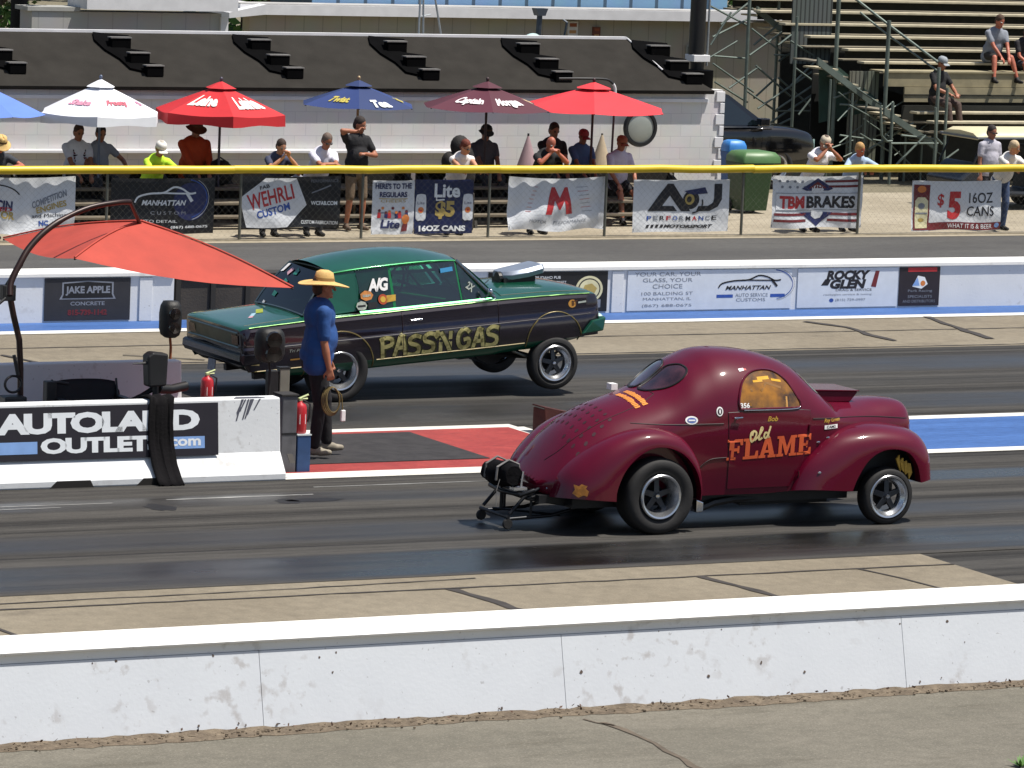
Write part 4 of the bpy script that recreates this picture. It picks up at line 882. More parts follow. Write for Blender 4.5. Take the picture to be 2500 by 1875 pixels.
BLK, RED, BLU, GRY, WHT, GLD_, NVY, ORG, LBL, CRM, VBK, VWH, DRD = range(13)
FN = 64.8
fence = empty('track_fence', (33, FN, 0), 'spectator fence on thin steel posts with a fat yellow plastic top rail', 'fence')
RAILM = M('yellow_plastic', 'd2b422', .42, var=.10, vs=4)
joints = [24.0, 28.8, 33.4, 38.05, 40.55, 45.5]
for a, b in zip(joints[:-1], joints[1:]):
    zz = [1.112+rng.uniform(-.008, .008) for _ in range(9)]
    m = MB(); m.tube([(a-33+(b-a)*i/8, 0, zz[i]) for i in range(9)], .064, 14); m.build('top_rail', RAILM, fence, smooth=60)
POSTM = M('galvanised', '6a6a62', .5, .6, var=.25)
for x in (222, 557, 864, 1185, 1481, 1830, 2128):
    p = G(x, 582); m = MB(); m.tube([(p.x-33, .03, 0), (p.x-33, .03, 1.09)], .024, 8); m.build('post', POSTM, fence, smooth=60)
m = MB(); m.box(-9.2, 12, .0, .06, .0, .025); m.build('bottom_rail', M('bleached_board', '9a907c', .8, var=.3, vs=8), fence)
m = MB()   # chain-link wires, woven at +-45 degrees
for s in (1, -1):
    k = 0; x = -9.2
    while x < 12:
        m.tube([(x, .05, .03 if s > 0 else 1.04), (x+1.01, .05, 1.04 if s > 0 else .03)], 0.0009, 3, False); x += .11
m.build('chain_link', M('wire', '8a8a84', .5, .7), fence)

def banner(name, xl, xr, yt, yb, base, label, draw, seed=0, folds=1., tilt=0., cat='banner', Y=FN+.115, mats=None, group='sponsor banners tied to the fence'):
    """cloth hung behind the rail; draw(d, W, H) puts its marks in metres from its middle"""
    xm = (xl+xr)/2; a = V(xl, yt, Y); b = V(xr, yt, Y); c = V(xm, yb, Y); t = V(xm, yt, Y)
    W, H = b.x-a.x, t.z-c.z; cx, cz = (a.x+b.x)/2, (t.z+c.z)/2
    r_ = random.Random(seed); ph = [r_.uniform(0, 6) for _ in range(6)]; dirn = r_.choice([1, -1])
    def fn(u, v, l=0):
        tt = (v/H+.5); e = folds*(.018*math.sin(7*(u*dirn*.8+v)/W+ph[0])*(1-tt*.6)+.012*math.sin(19*(u*.5*dirn+v*1.2)/W+ph[1])*(1-tt)+.006*math.sin(31*u/W+ph[2]))
        sag = -.02*folds*math.cos(math.pi*u/W)*tt-.012*folds*math.sin(9*u/W+ph[3])*(1-tt)
        return (u, e-.003-l*.0018, v+sag+tilt*u)
    o = empty(name, (cx, Y, cz), label, cat, group)
    n, k = 44, 26
    MB().grid([[fn(-W/2+W*i/n, -H/2+H*j/k) for j in range(k+1)] for i in range(n+1)]).build('cloth', base, o, smooth=180, recalc=False)
    for i in (-.49, .49):
        for j in (-.48, .48): 
            q = fn(W*i, H*j); MB().tube([q, (q[0]+.02*i, q[1]-.03, q[2]+.05)], .004, 4).build('tie', C_BLACK, o)
    d = Decal(); d.W = W; draw(d, W, H)
    # subdivide the big flat marks so that they follow the folds
    d.build('print', mats or INKS, lambda u, v, l: fn(u, v, l*1.5+3), o, sub=.09)
    return o
def car_logo(d, x, y, w, h, ink, arc_ink, txt_ink, txt_ink2=None):
    P = dense([(-.5, -.10), (-.44, .10), (-.25, .22), (-.02, .26), (.14, .46), (.28, .40), (.40, .22), (.5, .24)], 4, False)
    d.stroke([(x+p[0]*w, y+p[1]*h) for p in P], .035*h*2, ink); d.stroke([(x-.12*w, y+.25*h), (x+.36*w, y+.22*h)], .03*h*2, ink)
    d.stroke([(x+.36*w, y+.24*h), (x+.44*w, y-.05*h)], .06*h*2, ink)
    d.arc(x+.36*w, y+.02*h, .34*w, .72*h, -75, 80, .03*h, arc_ink, 24, .05*h); d.arc(x+.36*w, y+.02*h, .37*w, .80*h, -75, 60, .012*h, ink, 24)
    d.text('MANHATTAN', x-.02*w, y-.12*h, .74*w, .20*h, txt_ink, shear=.3, bold=.03)
def b1(d, W, H):
    d.arc(-.30*W, .12*H, .26*W, .25*H, 20, 165, .02, BLK); d.text('RACIN', -.27*W, .02*H, .30*W, .17*H, NVY, bold=.04, rot=-4); d.text('MOTOR', -.27*W, -.15*H, .34*W, .14*H, GLD_, bold=.04, rot=-4); d.lay = 1; d.text('SPEED', -.27*W, -.06*H, .28*W, .07*H, RED, bold=.02)
    d.lay = 0; d.text('COMPETITION', .24*W, .12*H, .36*W, .12*H, GRY, rot=18, shear=.3, bold=.03); d.text('ENGINES', .26*W, -.02*H, .30*W, .11*H, GLD_, rot=12, bold=.03); d.text('and Machine', .24*W, -.17*H, .34*W, .07*H, BLK); d.text('NC', .18*W, -.30*H, .09*W, .09*H, BLU, bold=.04)
banner('sponsor_banner', -60, 185, 430, 572, B_WHITE, 'white sagging banner with slanted grey lettering at the left end of the fence', b1, 1, 1.4)
def b2(d, W, H):
    d.disc(.27*W, .08*H, .17*W, .34*H, NVY, 28); d.lay = 1; car_logo(d, .02*W, .12*H, .58*W, .48*H, WHT, BLU, WHT)
    d.text('C U S T O M', .05*W, -.12*H, .34*W, .06*H, GRY); d.text('(867) 688-0675', .26*W, -.38*H, .36*W, .06*H, WHT, bold=.02); d.text('AUTO DETAIL', -.06*W, -.27*H, .40*W, .05*H, WHT)
banner('sponsor_banner', 272, 525, 434, 571, B_BLACK, 'black banner with a silver car outline and a blue arc on the fence', b2, 2, .5)
def b3(d, W, H):
    d.poly([(-.5*W, .06*H), (-.24*W, .47*H), (.06*W, .47*H), (.17*W, -.06*H), (-.02*W, -.49*H), (-.42*W, -.49*H)], VWH); d.lay = 1
    d.text('WEHRLI', -.19*W, .10*H, .46*W, .30*H, RED, rot=14, bold=.02); d.text('CUSTOM', -.16*W, -.16*H, .34*W, .15*H, BLU, rot=14, bold=.03); d.text('FAB', -.25*W, .30*H, .10*W, .07*H, BLK, rot=14, bold=.03)
    d.lay = 0; d.text('PERFORMANCE', .34*W, .41*H, .27*W, .06*H, GRY); d.text('WCFAB.COM', .34*W, -.02*H, .26*W, .08*H, WHT, bold=.03); d.text('CUSTOM-FABRICATION', .30*W, -.40*H, .36*W, .07*H, WHT, bold=.01); d.stroke([(.22*W, .18*H), (.40*W, .32*H)], .02, GRY)
banner('sponsor_banner', 585, 832, 429, 556, B_BLACK, 'black banner with a pale shield and slanted red lettering on the fence', b3, 3, .8, .0)
def b4(d, W, H):
    d.rect(-.46*W, .46*W, .34*H, .48*H, BLU) if False else None
    d.text("HERE'S TO THE", 0, .40*H, .86*W, .11*H, NVY, bold=.04); d.text('REGULARS', 0, .24*H, .66*W, .10*H, NVY, bold=.04); d.text('CHEERS', 0, .12*H, .6*W, .05*H, GLD_); d.stroke([(-.34*W, .165*H), (.34*W, .16*H)], .012, GLD_)
    for i in range(9):
        a = -.32*W+.08*W*i; d.disc(a, (-.06+.05*math.sin(i*2))*H, .035*W, .028*H, ORG if i % 2 else DRD, 10); d.poly([(a-.05*W, -.20*H), (a+.05*W, -.20*H), (a+.035*W, -.09*H), (a-.035*W, -.09*H)], RED if i % 3 == 0 else (GRY if i % 3 == 1 else NVY))
    d.lay = 1; d.text('Lite', -.06*W, -.31*H, .46*W, .16*H, NVY, bold=.04, shear=.15); d.disc(.30*W, -.22*H, .09*W, .09*H, ORG); d.poly([(.2*W, -.45*H), (.34*W, -.44*H), (.36*W, -.30*H), (.24*W, -.3*H)], DRD)
banner('sponsor_banner', 910, 1013, 440, 572, B_WHITE, 'narrow white poster with a crowd picture beside the navy one on the fence', b4, 4, .4)
def b5(d, W, H):
    d.text('Lite', .05*W, .30*H, .44*W, .26*H, WHT, bold=.03); d.stroke([(-.13*W, .22*H), (-.13*W, .12*H), (.0*W, .13*H)], .02, WHT); d.text('$5', .02*W, -.06*H, .33*W, .34*H, GLD_, bold=.05); d.text('16OZ CANS', -.02*W, -.40*H, .80*W, .11*H, WHT, bold=.05)
    for s in (-.39, .41):
        d.poly(dense([(s*W-.085*W, -.22*H), (s*W-.085*W, .16*H), (s*W-.05*W, .23*H), (s*W+.05*W, .23*H), (s*W+.085*W, .16*H), (s*W+.085*W, -.22*H), (s*W, -.25*H)], 2), VWH); d.lay = 1; d.text('Lite', s*W, .07*H, .12*W, .05*H, NVY); d.disc(s*W, -.06*H, .05*W, .055*H, ORG); d.disc(s*W, -.06*H, .03*W, .035*H, RED); d.lay = 0
banner('sponsor_banner', 1014, 1157, 438, 570, B_NAVY, 'navy poster with a gold price and two white cans on the fence', b5, 5, .3)
def b6(d, W, H):
    k = .62*H
    P = [(-.42, -.42), (-.22, .42), (-.13, .42), (.0, .10), (.13, .42), (.22, .42), (.42, -.42), (.22, -.42), (.13, .02), (.02, -.26), (-.02, -.26), (-.13, .02), (-.22, -.42)]
    from mathutils.geometry import tessellate_polygon
    L_ = [[Vector((p[0]*k*1.15+.02*W, p[1]*k+.08*H, 0)) for p in P]]; d._add([tuple(p) for p in L_[0]], tessellate_polygon(L_), RED)
    for i in range(7):
        y = (.33-.08*i)*H; d.stroke([(-.20*W-.02*i*W*.6, y), (-.17*W-.016*i*W-.06*W, y)], .007, ORG if i % 2 else RED); d.stroke([(.19*W+.012*i*W, y), (.30*W+.012*i*W, y)], .007, RED if i % 2 else GRY)
    d.text('MARATHON RACEWAY', .0*W, -.33*H, .56*W, .06*H, GRY, shear=.2) if False else d.text('PERFORMANCE', .14*W, -.33*H, .34*W, .06*H, GRY, shear=.2)
    d.text('MOTOR', -.20*W, -.33*H, .18*W, .06*H, GRY, shear=.2)
banner('sponsor_banner', 1243, 1480, 430, 562, B_WHITE, 'crumpled white banner with a big red winged letter on the fence', b6, 6, 2.1)
def b7(d, W, H):
    def poly(P, c):
        from mathutils.geometry import tessellate_polygon
        L_ = [[Vector((p[0]*W, p[1]*H, 0)) for p in lp] for lp in P]; d._add([tuple(p) for lp in L_ for p in lp], tessellate_polygon(L_), c)
    poly([[(-.35, -.10), (-.15, .43), (-.09, .43), (.10, -.10), (-.0, -.10), (-.12, .20), (-.20, -.0), (-.08, .0), (-.04, -.10)]], BLK)
    poly([[(.34, .42), (.42, .42), (.42, .12), (.38, -.02), (.30, -.10), (.16, -.10), (.18, .0), (.28, .0), (.33, .06), (.34, .14)]], BLK)
    d.disc(.10*W, .12*H, .085*W, .18*H, BLK, 22); d.lay = 1; d.disc(.085*W, .13*H, .05*W, .105*H, GLD_, 18); d.lay = 2; d.disc(.08*W, .13*H, .026*W, .06*H, BLK, 14); d.lay = 1
    d.poly([(.02*W, .29*H), (.24*W, .36*H), (.27*W, .24*H), (.10*W, .22*H)], NVY); d.arc(.12*W, .06*H, .10*W, .19*H, -90, 20, .025, BLK); d.lay = 0
    for i, c in enumerate('PERFORMANCE'): d.text(c, (-.33+.068*i)*W, -.235*H, .05*W, .085*H, (BLU, RED, BLK, GRY)[(i*3) % 4], bold=.02)
    d.text('MOTORSPORT', .08*W, -.39*H, .52*W, .065*H, BLK, bold=.05, shear=.3)
    for i in range(4): d.poly([((-.37+.05*i)*W, -.42*H), ((-.34+.05*i)*W, -.42*H), ((-.325+.05*i)*W, -.36*H), ((-.355+.05*i)*W, -.36*H)], BLK)
banner('sponsor_banner', 1548, 1782, 438, 566, B_WHITE, 'taut white banner with two large black initials and a turbo drawing on the fence', b7, 7, .5)
def b8(d, W, H):
    for y in (.40, .30): d.rect(.08*W, .46*W, (y-.02)*H, (y+.025)*H, DRD)
    for y in (-.24, -.36): d.rect(-.48*W, -.12*W, (y-.02)*H, (y+.03)*H, DRD); d.rect(.12*W, .46*W, (y-.02)*H, (y+.03)*H, DRD)
    for i in range(8): d.disc((-.42+.085*(i % 4)+.03*(i//4))*W, (.40-.11*(i//4))*H, .018*W, .028*H, GRY, 5)
    d.poly([(-.17*W, .26*H), (.0*W, .47*H), (.17*W, .26*H), (.12*W, .22*H), (-.12*W, .22*H)], NVY); d.poly([(-.18*W, -.20*H), (.18*W, -.20*H), (.0, -.48*H)], NVY)
    d.lay = 1; d.poly([(-.10*W, .27*H), (.0, .40*H), (.10*W, .27*H)], DRD); d.disc(0, .24*H, .07*W, .10*H, VWH, 7); d.disc(0, -.22*H, .07*W, .12*H, VWH, 7); d.rect(-.46*W, .46*W, -.155*H, .175*H, VWH); d.lay = 2
    for a, b in ((-.155, -.145), (.165, .175)): d.rect(-.46*W, .46*W, a*H, b*H, GRY)
    d.text('TBM', -.28*W, .0*H, .28*W, .24*H, RED, bold=.045); d.text('BRAKES', .15*W, .0*H, .54*W, .24*H, BLK, bold=.045)
banner('sponsor_banner', 1887, 2107, 428, 556, B_WHITE, 'white banner with red flag stripes and a star badge', b8, 8, 1.0)
def b9(d, W, H):
    d.rect(-.48*W, -.30*W, -.48*H, .42*H, DRD); d.lay = 1
    d.poly([(-.46*W, -.44*H), (-.32*W, -.44*H), (-.315*W, .10*H), (-.35*W, .17*H), (-.43*W, .17*H), (-.465*W, .10*H)], CRM); d.lay = 2; d.rect(-.455*W, -.325*W, -.16*H, -.13*H, GRY); d.disc(-.39*W, .0*H, .04*W, .06*H, GRY, 12); d.disc(-.39*W, -.28*H, .035*W, .04*H, GLD_, 10); d.lay = 1; d.disc(-.39*W, .33*H, .05*W, .07*H, ORG, 12); d.lay = 0
    d.text('$', -.17*W, .10*H, .07*W, .28*H, RED, bold=.02); d.text('5', -.02*W, .0*H, .15*W, .58*H, RED, bold=.05); d.text('16OZ', .27*W, .16*H, .27*W, .21*H, BLK, bold=.01); d.text('CANS', .27*W, -.11*H, .30*W, .20*H, BLK, bold=.01)
    d.rect(-.30*W, .5*W, -.49*H, -.34*H, DRD); d.lay = 1; d.text('WHAT IT IS & BEER', .16*W, -.415*H, .5*W, .09*H, WHT); d.disc(.46*W, -.40*H, .025*W, .05*H, LBL, 12)
banner('sponsor_banner', 2228, 2446, 440, 562, B_WHITE, 'white banner with a beer can and a large red price on the fence', b9, 9, .9)

# boards on the far wall and on the front barrier
def board(name, x0, x1, y0, y1, base, parent_loc, label, draw, cat='sign board', top=None):
    (xa, za), (xb, zb) = x0, x1
    return None
def wall_board(xl, xr, z0, z1, base, label, draw, Y=FY-.004, slope=0.):
    W, H = xr-xl, z1-z0; o = empty('sponsor_board', ((xl+xr)/2, Y, (z0+z1)/2), label, 'sign board', 'sponsor boards on the track walls')
    MB().box(-W/2, W/2, -.012, .0, -H/2, H/2).build('panel', base, o)
    d = Decal(); draw(d, W, H); d.build('print', INKS, lambda u, v, l: (u, -.014-.0015*l, v), o); return o
FX = lambda px: V(px, 720, FY).x
def w1(d, W, H):
    d.poly([(-.30*W, .40*H), (.0, .44*H), (.30*W, .40*H), (.30*W, .12*H), (.33*W, .0), (-.33*W, .0), (-.30*W, .12*H)], GRY); d.lay = 1
    d.poly([(-.28*W, .37*H), (.0, .41*H), (.28*W, .37*H), (.28*W, .12*H), (.30*W, .03*H), (-.30*W, .03*H), (-.28*W, .12*H)], VBK); d.lay = 2; d.text('JAKE APPLE', 0, .20*H, .52*W, .22*H, GRY, bold=.04); d.lay = 0
    d.text('CONCRETE', 0, -.10*H, .40*W, .09*H, GRY, bold=.02); d.text('815-739-1142', 0, -.31*H, .46*W, .14*H, DRD, bold=.05)
wall_board(FX(108), FX(317), .03, .585, M('board_charcoal', '2b2b30', .5, var=.15), 'charcoal board with framed grey lettering on the far wall', w1)
def w2(d, W, H):
    d.text('RED HEADS OF IDAHO PUB', -.10*W, .36*H, .40*W, .07*H, WHT); d.text('MAIN STREET', .06*W, .24*H, .18*W, .06*H, WHT)
    cx = .345*W; d.disc(cx, .06*H, .115*W, .33*H, CRM, 26); d.lay = 1; d.disc(cx, .06*H, .095*W, .27*H, BLK, 24); d.lay = 2; d.disc(cx, .06*H, .085*W, .24*H, CRM, 24); d.lay = 3; d.poly([(cx-.06*W, .0), (cx-.04*W, .16*H), (cx+.02*W, .2*H), (cx+.065*W, .08*H), (cx+.04*W, -.06*H), (cx-.02*W, -.02*H)], GLD_); d.lay = 0; d.poly([(cx-.06*W, -.42*H), (cx+.1*W, -.40*H), (cx+.1*W, -.2*H), (cx-.07*W, -.22*H)], GRY)
wall_board(FX(1190), FX(1481), .03, .585, B_BLACK, 'black board with a round yellow crest behind the nose of the green car', w2)
def w3(d, W, H):
    d.text('YOUR CAR, YOUR', -.26*W, .40*H, .40*W, .11*H, GRY); d.text('GLASS, YOUR', -.26*W, .25*H, .30*W, .11*H, GRY); d.text('CHOICE', -.26*W, .10*H, .18*W, .11*H, GRY)
    d.text('100 BALDING ST', -.26*W, -.08*H, .31*W, .08*H, GRY); d.text('MANHATTAN, IL', -.26*W, -.22*H, .29*W, .08*H, GRY); d.text('(867) 688-0675', -.26*W, -.39*H, .30*W, .09*H, GRY)
    d.lay = 1; car_logo(d, .24*W, .10*H, .38*W, .52*H, BLK, BLU, BLK); d.lay = 0; d.rect(.04*W, .14*W, -.21*H, -.13*H, BLU); d.rect(.37*W, .46*W, -.21*H, -.13*H, BLU); d.text('AUTO SERVICE', .255*W, -.15*H, .20*W, .09*H, GRY); d.text('CUSTOMS', .25*W, -.27*H, .18*W, .08*H, GRY)
wall_board(FX(1530), FX(1930), .03, .585, M('board_pale', 'ccd2da', .5, var=.06), 'pale board with faint lettering and a dark car outline on the far wall', w3)
def w4(d, W, H):
    d.text('ROCKY', .0*W, .32*H, .44*W, .24*H, BLK, bold=.06, shear=.2); d.text('GLEN', .0*W, .09*H, .36*W, .24*H, BLK, bold=.06, shear=.2); d.poly([(-.27*W, .06*H), (-.23*W, .22*H), (-.17*W, .22*H), (-.2*W, .06*H)], BLK); d.text('DRAG & SERVICE', .06*W, -.06*H, .36*W, .06*H, BLK); d.poly([(.23*W, .02*H), (.27*W, .42*H), (.31*W, .42*H), (.28*W, .0)], DRD)
    d.text('rockyglen service & tuning', .0*W, -.18*H, .48*W, .06*H, GRY); d.text('(815) 729-0997', .03*W, -.32*H, .30*W, .08*H, I_GRY and GRY); d.disc(-.16*W, -.32*H, .022*W, .05*H, BLU, 12)
wall_board(FX(1945), FX(2189), .03, .585, M('board_pale'), 'pale board with bold two line black lettering on the far wall', w4)
def w5(d, W, H):
    d.rect(-.30*W, .42*W, .38*H, .49*H, RED); d.poly([(-.18*W, .0), (-.05*W, .28*H), (.12*W, .24*H), (.20*W, .06*H), (.05*W, -.06*H)], WHT); d.lay = 1; d.poly([(-.18*W, .02*H), (-.06*W, .24*H), (-.0*W, .02*H)], LBL); d.disc(.08*W, .08*H, .06*W, .07*H, ORG); d.lay = 0
    d.text('Park Racing', .02*W, -.12*H, .6*W, .08*H, GRY); d.text('SPECIALISTS', .02*W, -.26*H, .6*W, .07*H, GRY); d.text('AND DISTRIBUTORS', .0*W, -.38*H, .8*W, .07*H, GRY)
wall_board(FX(2193), FX(2291), .03, .585, M('board_maroon', '221a22', .5, var=.15), 'small dark board with a red top edge on the far wall', w5)
# big board on the front jersey barrier, leaning with its face
def wa(d, W, H):
    x0 = -W/2
    def T(s, a, b, yc, h, c, **k): d.text(s, (a+b)/2, yc, b-a, h, c, **k)
    T('AUTOLAND', *[x*W-W/2 for x in (.447, .953)], .19*H, .40*H, WHT, bold=.055, space=.86)
    T('OUTLETS', *[x*W-W/2 for x in (.556, .858)], -.235*H, .30*H, WHT, bold=.05, space=.9)
    d.rect(.447*W-W/2, .548*W-W/2, -.375*H, -.145*H, LBL); d.rect(.86*W-W/2, .965*W-W/2, -.36*H, -.13*H, LBL); d.lay = 1; T('.com', *[x*W-W/2 for x in (.868, .955)], -.24*H, .14*H, WHT, bold=.03)
xr_ = V(531, 1060, 42.5).x; xl_ = xr_-4.35
o = empty('sponsor_board', ((xl_+xr_)/2, 42.478, .535), 'big black board with white lettering along the front jersey barrier', 'sign board', 'sponsor boards on the track walls')
W, H = xr_-xl_, .53; k_ = .055/.55
MB().prism([(-W/2, -.008, -H/2), (W/2, -.008, -H/2), (W/2, -.008+H*k_, H/2), (-W/2, -.008+H*k_, H/2)], (0, -.012, 0)).build('panel', M('board_black', '201c24', .5, var=.12), o)
d = Decal(); wa(d, W, H); d.build('print', INKS, lambda u, v, l: (u, -.022+(v+H/2)*k_-.0015*l, v), o)

# ---------------- umbrellas ----------------
def parasol(px, y_tip, y_rim, half_px, Y, z_base, cols, label, sides=8, valance=0., rot=0., pole_col='2b2a2c', marks=None, top_cap=True, squash=1.):
    t = V(px, y_tip, Y); rim = V(px, y_rim, Y); rad = V(px+half_px, y_rim, Y).x-rim.x; rad /= 1.0
    o = empty('parasol', (t.x, Y, z_base), label, 'parasol', 'parasols over the spectator benches')
    h = t.z-z_base; hr = rim.z-z_base
    m = MB()
    def pt(k, s, zt=0):
        a = rot+2*math.pi*k/sides; return Vector((rad*s*math.cos(a), rad*s*math.sin(a)*squash, h+(hr-h)*(s**1.08)+zt))
    ns = 6; nk = 6
    for k in range(sides):
        m.mat(k % len(cols)); rows = []
        for i in range(ns+1):
            s = .05+.95*i/ns; a, b = pt(k, s), pt(k+1, s); rows.append([a.lerp(b, j/nk)+Vector((0, 0, -.05*s*math.sin(math.pi*j/nk)*rad*.5))-(a+b).normalized()*.0 for j in range(nk+1)])
        m.grid(rows)
        if valance:
            a = rows[-1]; m.grid([a, [Vector((p.x*1.01, p.y*1.01, p.z-valance*(.85+.15*math.cos(j*math.pi/3)))) for j, p in enumerate(a)]])
    can = m.build('canopy', [M('canopy_'+c, c, .75, var=.06, vs=4) for c in cols], o, smooth=50, recalc=False)
    if top_cap:
        m = MB()
        for k in range(sides):
            a, b = pt(k, .24, .045), pt(k+1, .24, .045); m.poly([(0, 0, h+.07), a, b])
        m.build('vent_cap', M('canopy_'+cols[0]), can)
    m = MB(); m.tube([(0, 0, 0), (0, 0, h+.09)], .022, 8); m.ell((0, 0, h+.10), (.03, .03, .035), 8, 5); m.build('pole', M('pole_'+pole_col, pole_col, .5, .3, var=.2), o, smooth=60)
    for k in range(sides):
        a = pt(k, .98, -.02); MB().tube([(0, 0, h-.05), a], .008, 4).build('rib', M('pole_2b2a2c', '2b2a2c', .5), can)
    if marks:
        for (k, txt, w_, hh, col, s0, u0) in marks:
            a0, b0, a1, b1 = pt(k, s0-.22), pt(k+1, s0-.22), pt(k, s0+.22), pt(k+1, s0+.22)
            d = Decal(); d.text(txt, 0, 0, 1, 1, 0, bold=.05, shear=.1)
            nrm = ((b1-a1).cross(a0-a1)).normalized(); nrm = nrm if nrm.z > 0 else -nrm
            def f(u, v, l): 
                u_ = .5+u0+u*w_*.72; v_ = .5+v*hh*.72; return (a1.lerp(b1, u_)).lerp(a0.lerp(b0, u_), v_)+nrm*(.012+l*.002)-Vector((0, 0, .012))
            d.build('print', [M('print_'+col, col, .6, var=.2, vs=12)], f, can)
    return o
# benches first, then parasols standing behind them
parasol(-60, 198, 272, 165, 67.6, .05, ['5878c4'], 'plain blue parasol cut by the left edge', 8, 0, .2)
parasol(246, 203, 274, 148, 67.6, .05, ['d9dbe0'], 'white parasol with faded pink lettering and a hanging edge', 6, .16, .62-.52, 'd0d0d4' if False else '5a6478', [(3, 'Shake', .8, .5, 'c98aa0', .62, 0), (4, 'Frosty', .8, .6, 'c05a6a', .62, 0), (5, 'Frozen', .8, .55, 'c07a98', .64, 0)])
parasol(540, 208, 272, 152, 67.6, .05, ['b81f26'], 'red parasol with large white script lettering', 6, .18, .3, '4a4652', [(3, 'Leine', .9, 1.1, 'e3dcd8', .55, -.1), (4, 'Leinie', .95, 1.2, 'e6e0dc', .6, .05), (5, "Lugel", .8, 1.0, 'e3dcd8', .62, .1)])
parasol(876, 205, 255, 138, 67.6, .05, ['1c2f5c', '20356a'], 'navy parasol with a white patch and yellow emblems', 6, 0, .1, 'a08a6a', [(3, 'Twist', .7, .7, 'b7a94e', .68, .0), (4, 'Tea', .55, .9, 'dfe3e6', .8, -.02), (5, 'Twisted', .75, .7, 'b7a94e', .72, .05)])
parasol(1190, 208, 262, 150, 67.6, .05, ['4a1c2a', '522030'], 'dark maroon parasol with white brush lettering', 6, 0, .15, '3a2a2c', [(3, 'Captain', .9, .9, 'e6dede', .66, 0), (4, 'Morgan', .85, 1.0, 'e8e2e2', .68, -.06), (5, 'Spiced', .8, .8, 'd8c49a', .68, .0)])
parasol(1450, 210, 265, 172, 67.2, .05, ['cf3038'], 'plain bright red parasol in front of the round mirror', 6, 0, .05, '3a2024')

# leaning cantilever umbrella between the barriers
RC = M('canopy_coral', 'a33c2e', .8, var=.16, vs=2.2, bump=.5, bs=5)
C1, C2, C3, C4, AP = V(8, 583, 45.5), V(182, 631, 43.05), V(716, 703, 43.05), V(545, 652, 45.5), V(345, 541, 44.2)
base = V(52, 985, 43.9); base.z = 0
cu = empty('cantilever_umbrella', base, 'leaning coral red umbrella hung from a dark curved arm between the barriers', 'umbrella')
m = MB()
for a, b in ((C1, C2), (C2, C3), (C3, C4), (C4, C1)):
    rows = []
    for i in range(9):
        s = i/8; p, q = AP.lerp(a, s), AP.lerp(b, s); rows.append([tuple(p.lerp(q, j/8)-base+Vector((0, 0, -.07*math.sin(math.pi*j/8)*s+.05*math.sin(math.pi*s)))) for j in range(9)])
    m.grid(rows)
can = m.build('canopy', RC, cu, smooth=40, recalc=False)
for c in (C1, C2, C3, C4): MB().tube([tuple(AP.lerp(c, t)-base+Vector((0, 0, .012+.05*math.sin(math.pi*t)))) for t in np.linspace(0, 1, 9)], .010, 6).build('seam', RC, can, smooth=60)
for c in (C1, C2, C3, C4): MB().tube([tuple(AP-base-Vector((0, 0, .03))), tuple(AP.lerp(c, .5)-base+Vector((0, 0, .03))), tuple(c-base-Vector((0, 0, .01)))], .01, 5).build('rib', C_BLACK, can)
PD = M('umbrella_pole', '2a1712', .4, .3, var=.3)
pts = [V(x, y, 43.9)-base for x, y in ((52, 985), (50, 900), (47, 830), (33, 770), (24, 722))]; pts[0].z = 0
MB().tube([tuple(p) for p in pts], .032, 10).build('pole', PD, cu, smooth=60)
pts = [V(x, y, 43.3+.0*i)-base for i, (x, y) in enumerate(((24, 722), (32, 690), (60, 645), (87, 610), (130, 572), (183, 541), (252, 515), (325, 504), (362, 504)))]
pts = [p+Vector((0, .06*i, 0)) for i, p in enumerate(pts)]
MB().tube(dense([tuple(p) for p in pts], 4, False), [.034]*20+[.028]*13, 10).build('arm', PD, cu, smooth=60)
m = MB(); q = V(14, 712, 43.8)-base; m.box(q.x-.05, q.x+.09, q.y-.06, q.y+.05, q.z-.09, q.z+.07); m.tube([(q.x-.02, q.y-.05, q.z-.06), (q.x-.16, q.y-.08, q.z-.16)], .018, 8); m.tube([(q.x, q.y-.02, q.z+.05), (q.x+.12, q.y-.1, q.z+.30)], .03, 8); m.build('crank_housing', C_BLACK, cu, bevel=.01)
e = pts[-1]; MB().tube([tuple(e), tuple(AP-base+Vector((0, 0, -.05)))], .02, 8).build('hanger', PD, cu)
m = MB(); m.box(-.45, .45, -.35, .35, .0, .06); m.build('base_plate', C_BLACK, cu, bevel=.01)

# ---------------- gear on the middle island ----------------
# black cloth bundle over the front barrier
m = MB(); rows = []
x0 = V(403, 1060, 42.4).x
prof = [(42.98, .74), (42.80, .845), (42.66, .875), (42.54, .862), (42.515, .80), (42.495, .60), (42.47, .40), (42.40, .20), (42.30, .06), (42.24, .015)]
for i, (y, z) in enumerate(prof):
    rows.append([(x0-.135+.27*j/14+.02*math.sin(i*.9), y-.016*abs(math.sin(j*1.35+i*.2))-.01, z+.012*math.sin(j*1.1)) for j in range(15)])
m.grid(rows); cloth = m.build('cloth_bundle', M('black_cloth', '080609', .9, var=.5, vs=8, bump=.3, bs=30, spec=.2), None, smooth=60, solid=.02)
tag(cloth, 'long black cloth strap hanging down over the front barrier', 'cloth')
p = V(386, 905, 43.0); lt = empty('start_light_box', (p.x, 43.05, 0), 'black box on a post leaning out behind the front barrier under a cloth', 'light box')
MB().prism([(-.10, -.06, p.z-.17), (-.12, -.06, p.z+.15), (-.06, -.06, p.z+.19), (.11, -.06, p.z+.17), (.10, -.06, p.z-.16)], (0, .16, 0)).build('housing', C_BLACK, lt, bevel=.02)
MB().tube([(0, 0, 0), (0, 0, p.z-.1)], .035, 8).build('post', C_BLACK, lt)
MB().tube([(.05, .05, p.z-.20), (.22, .12, p.z-.22), (.42, .2, p.z-.2)], .05, 8).build('side_arm', C_BLACK, lt, smooth=60)
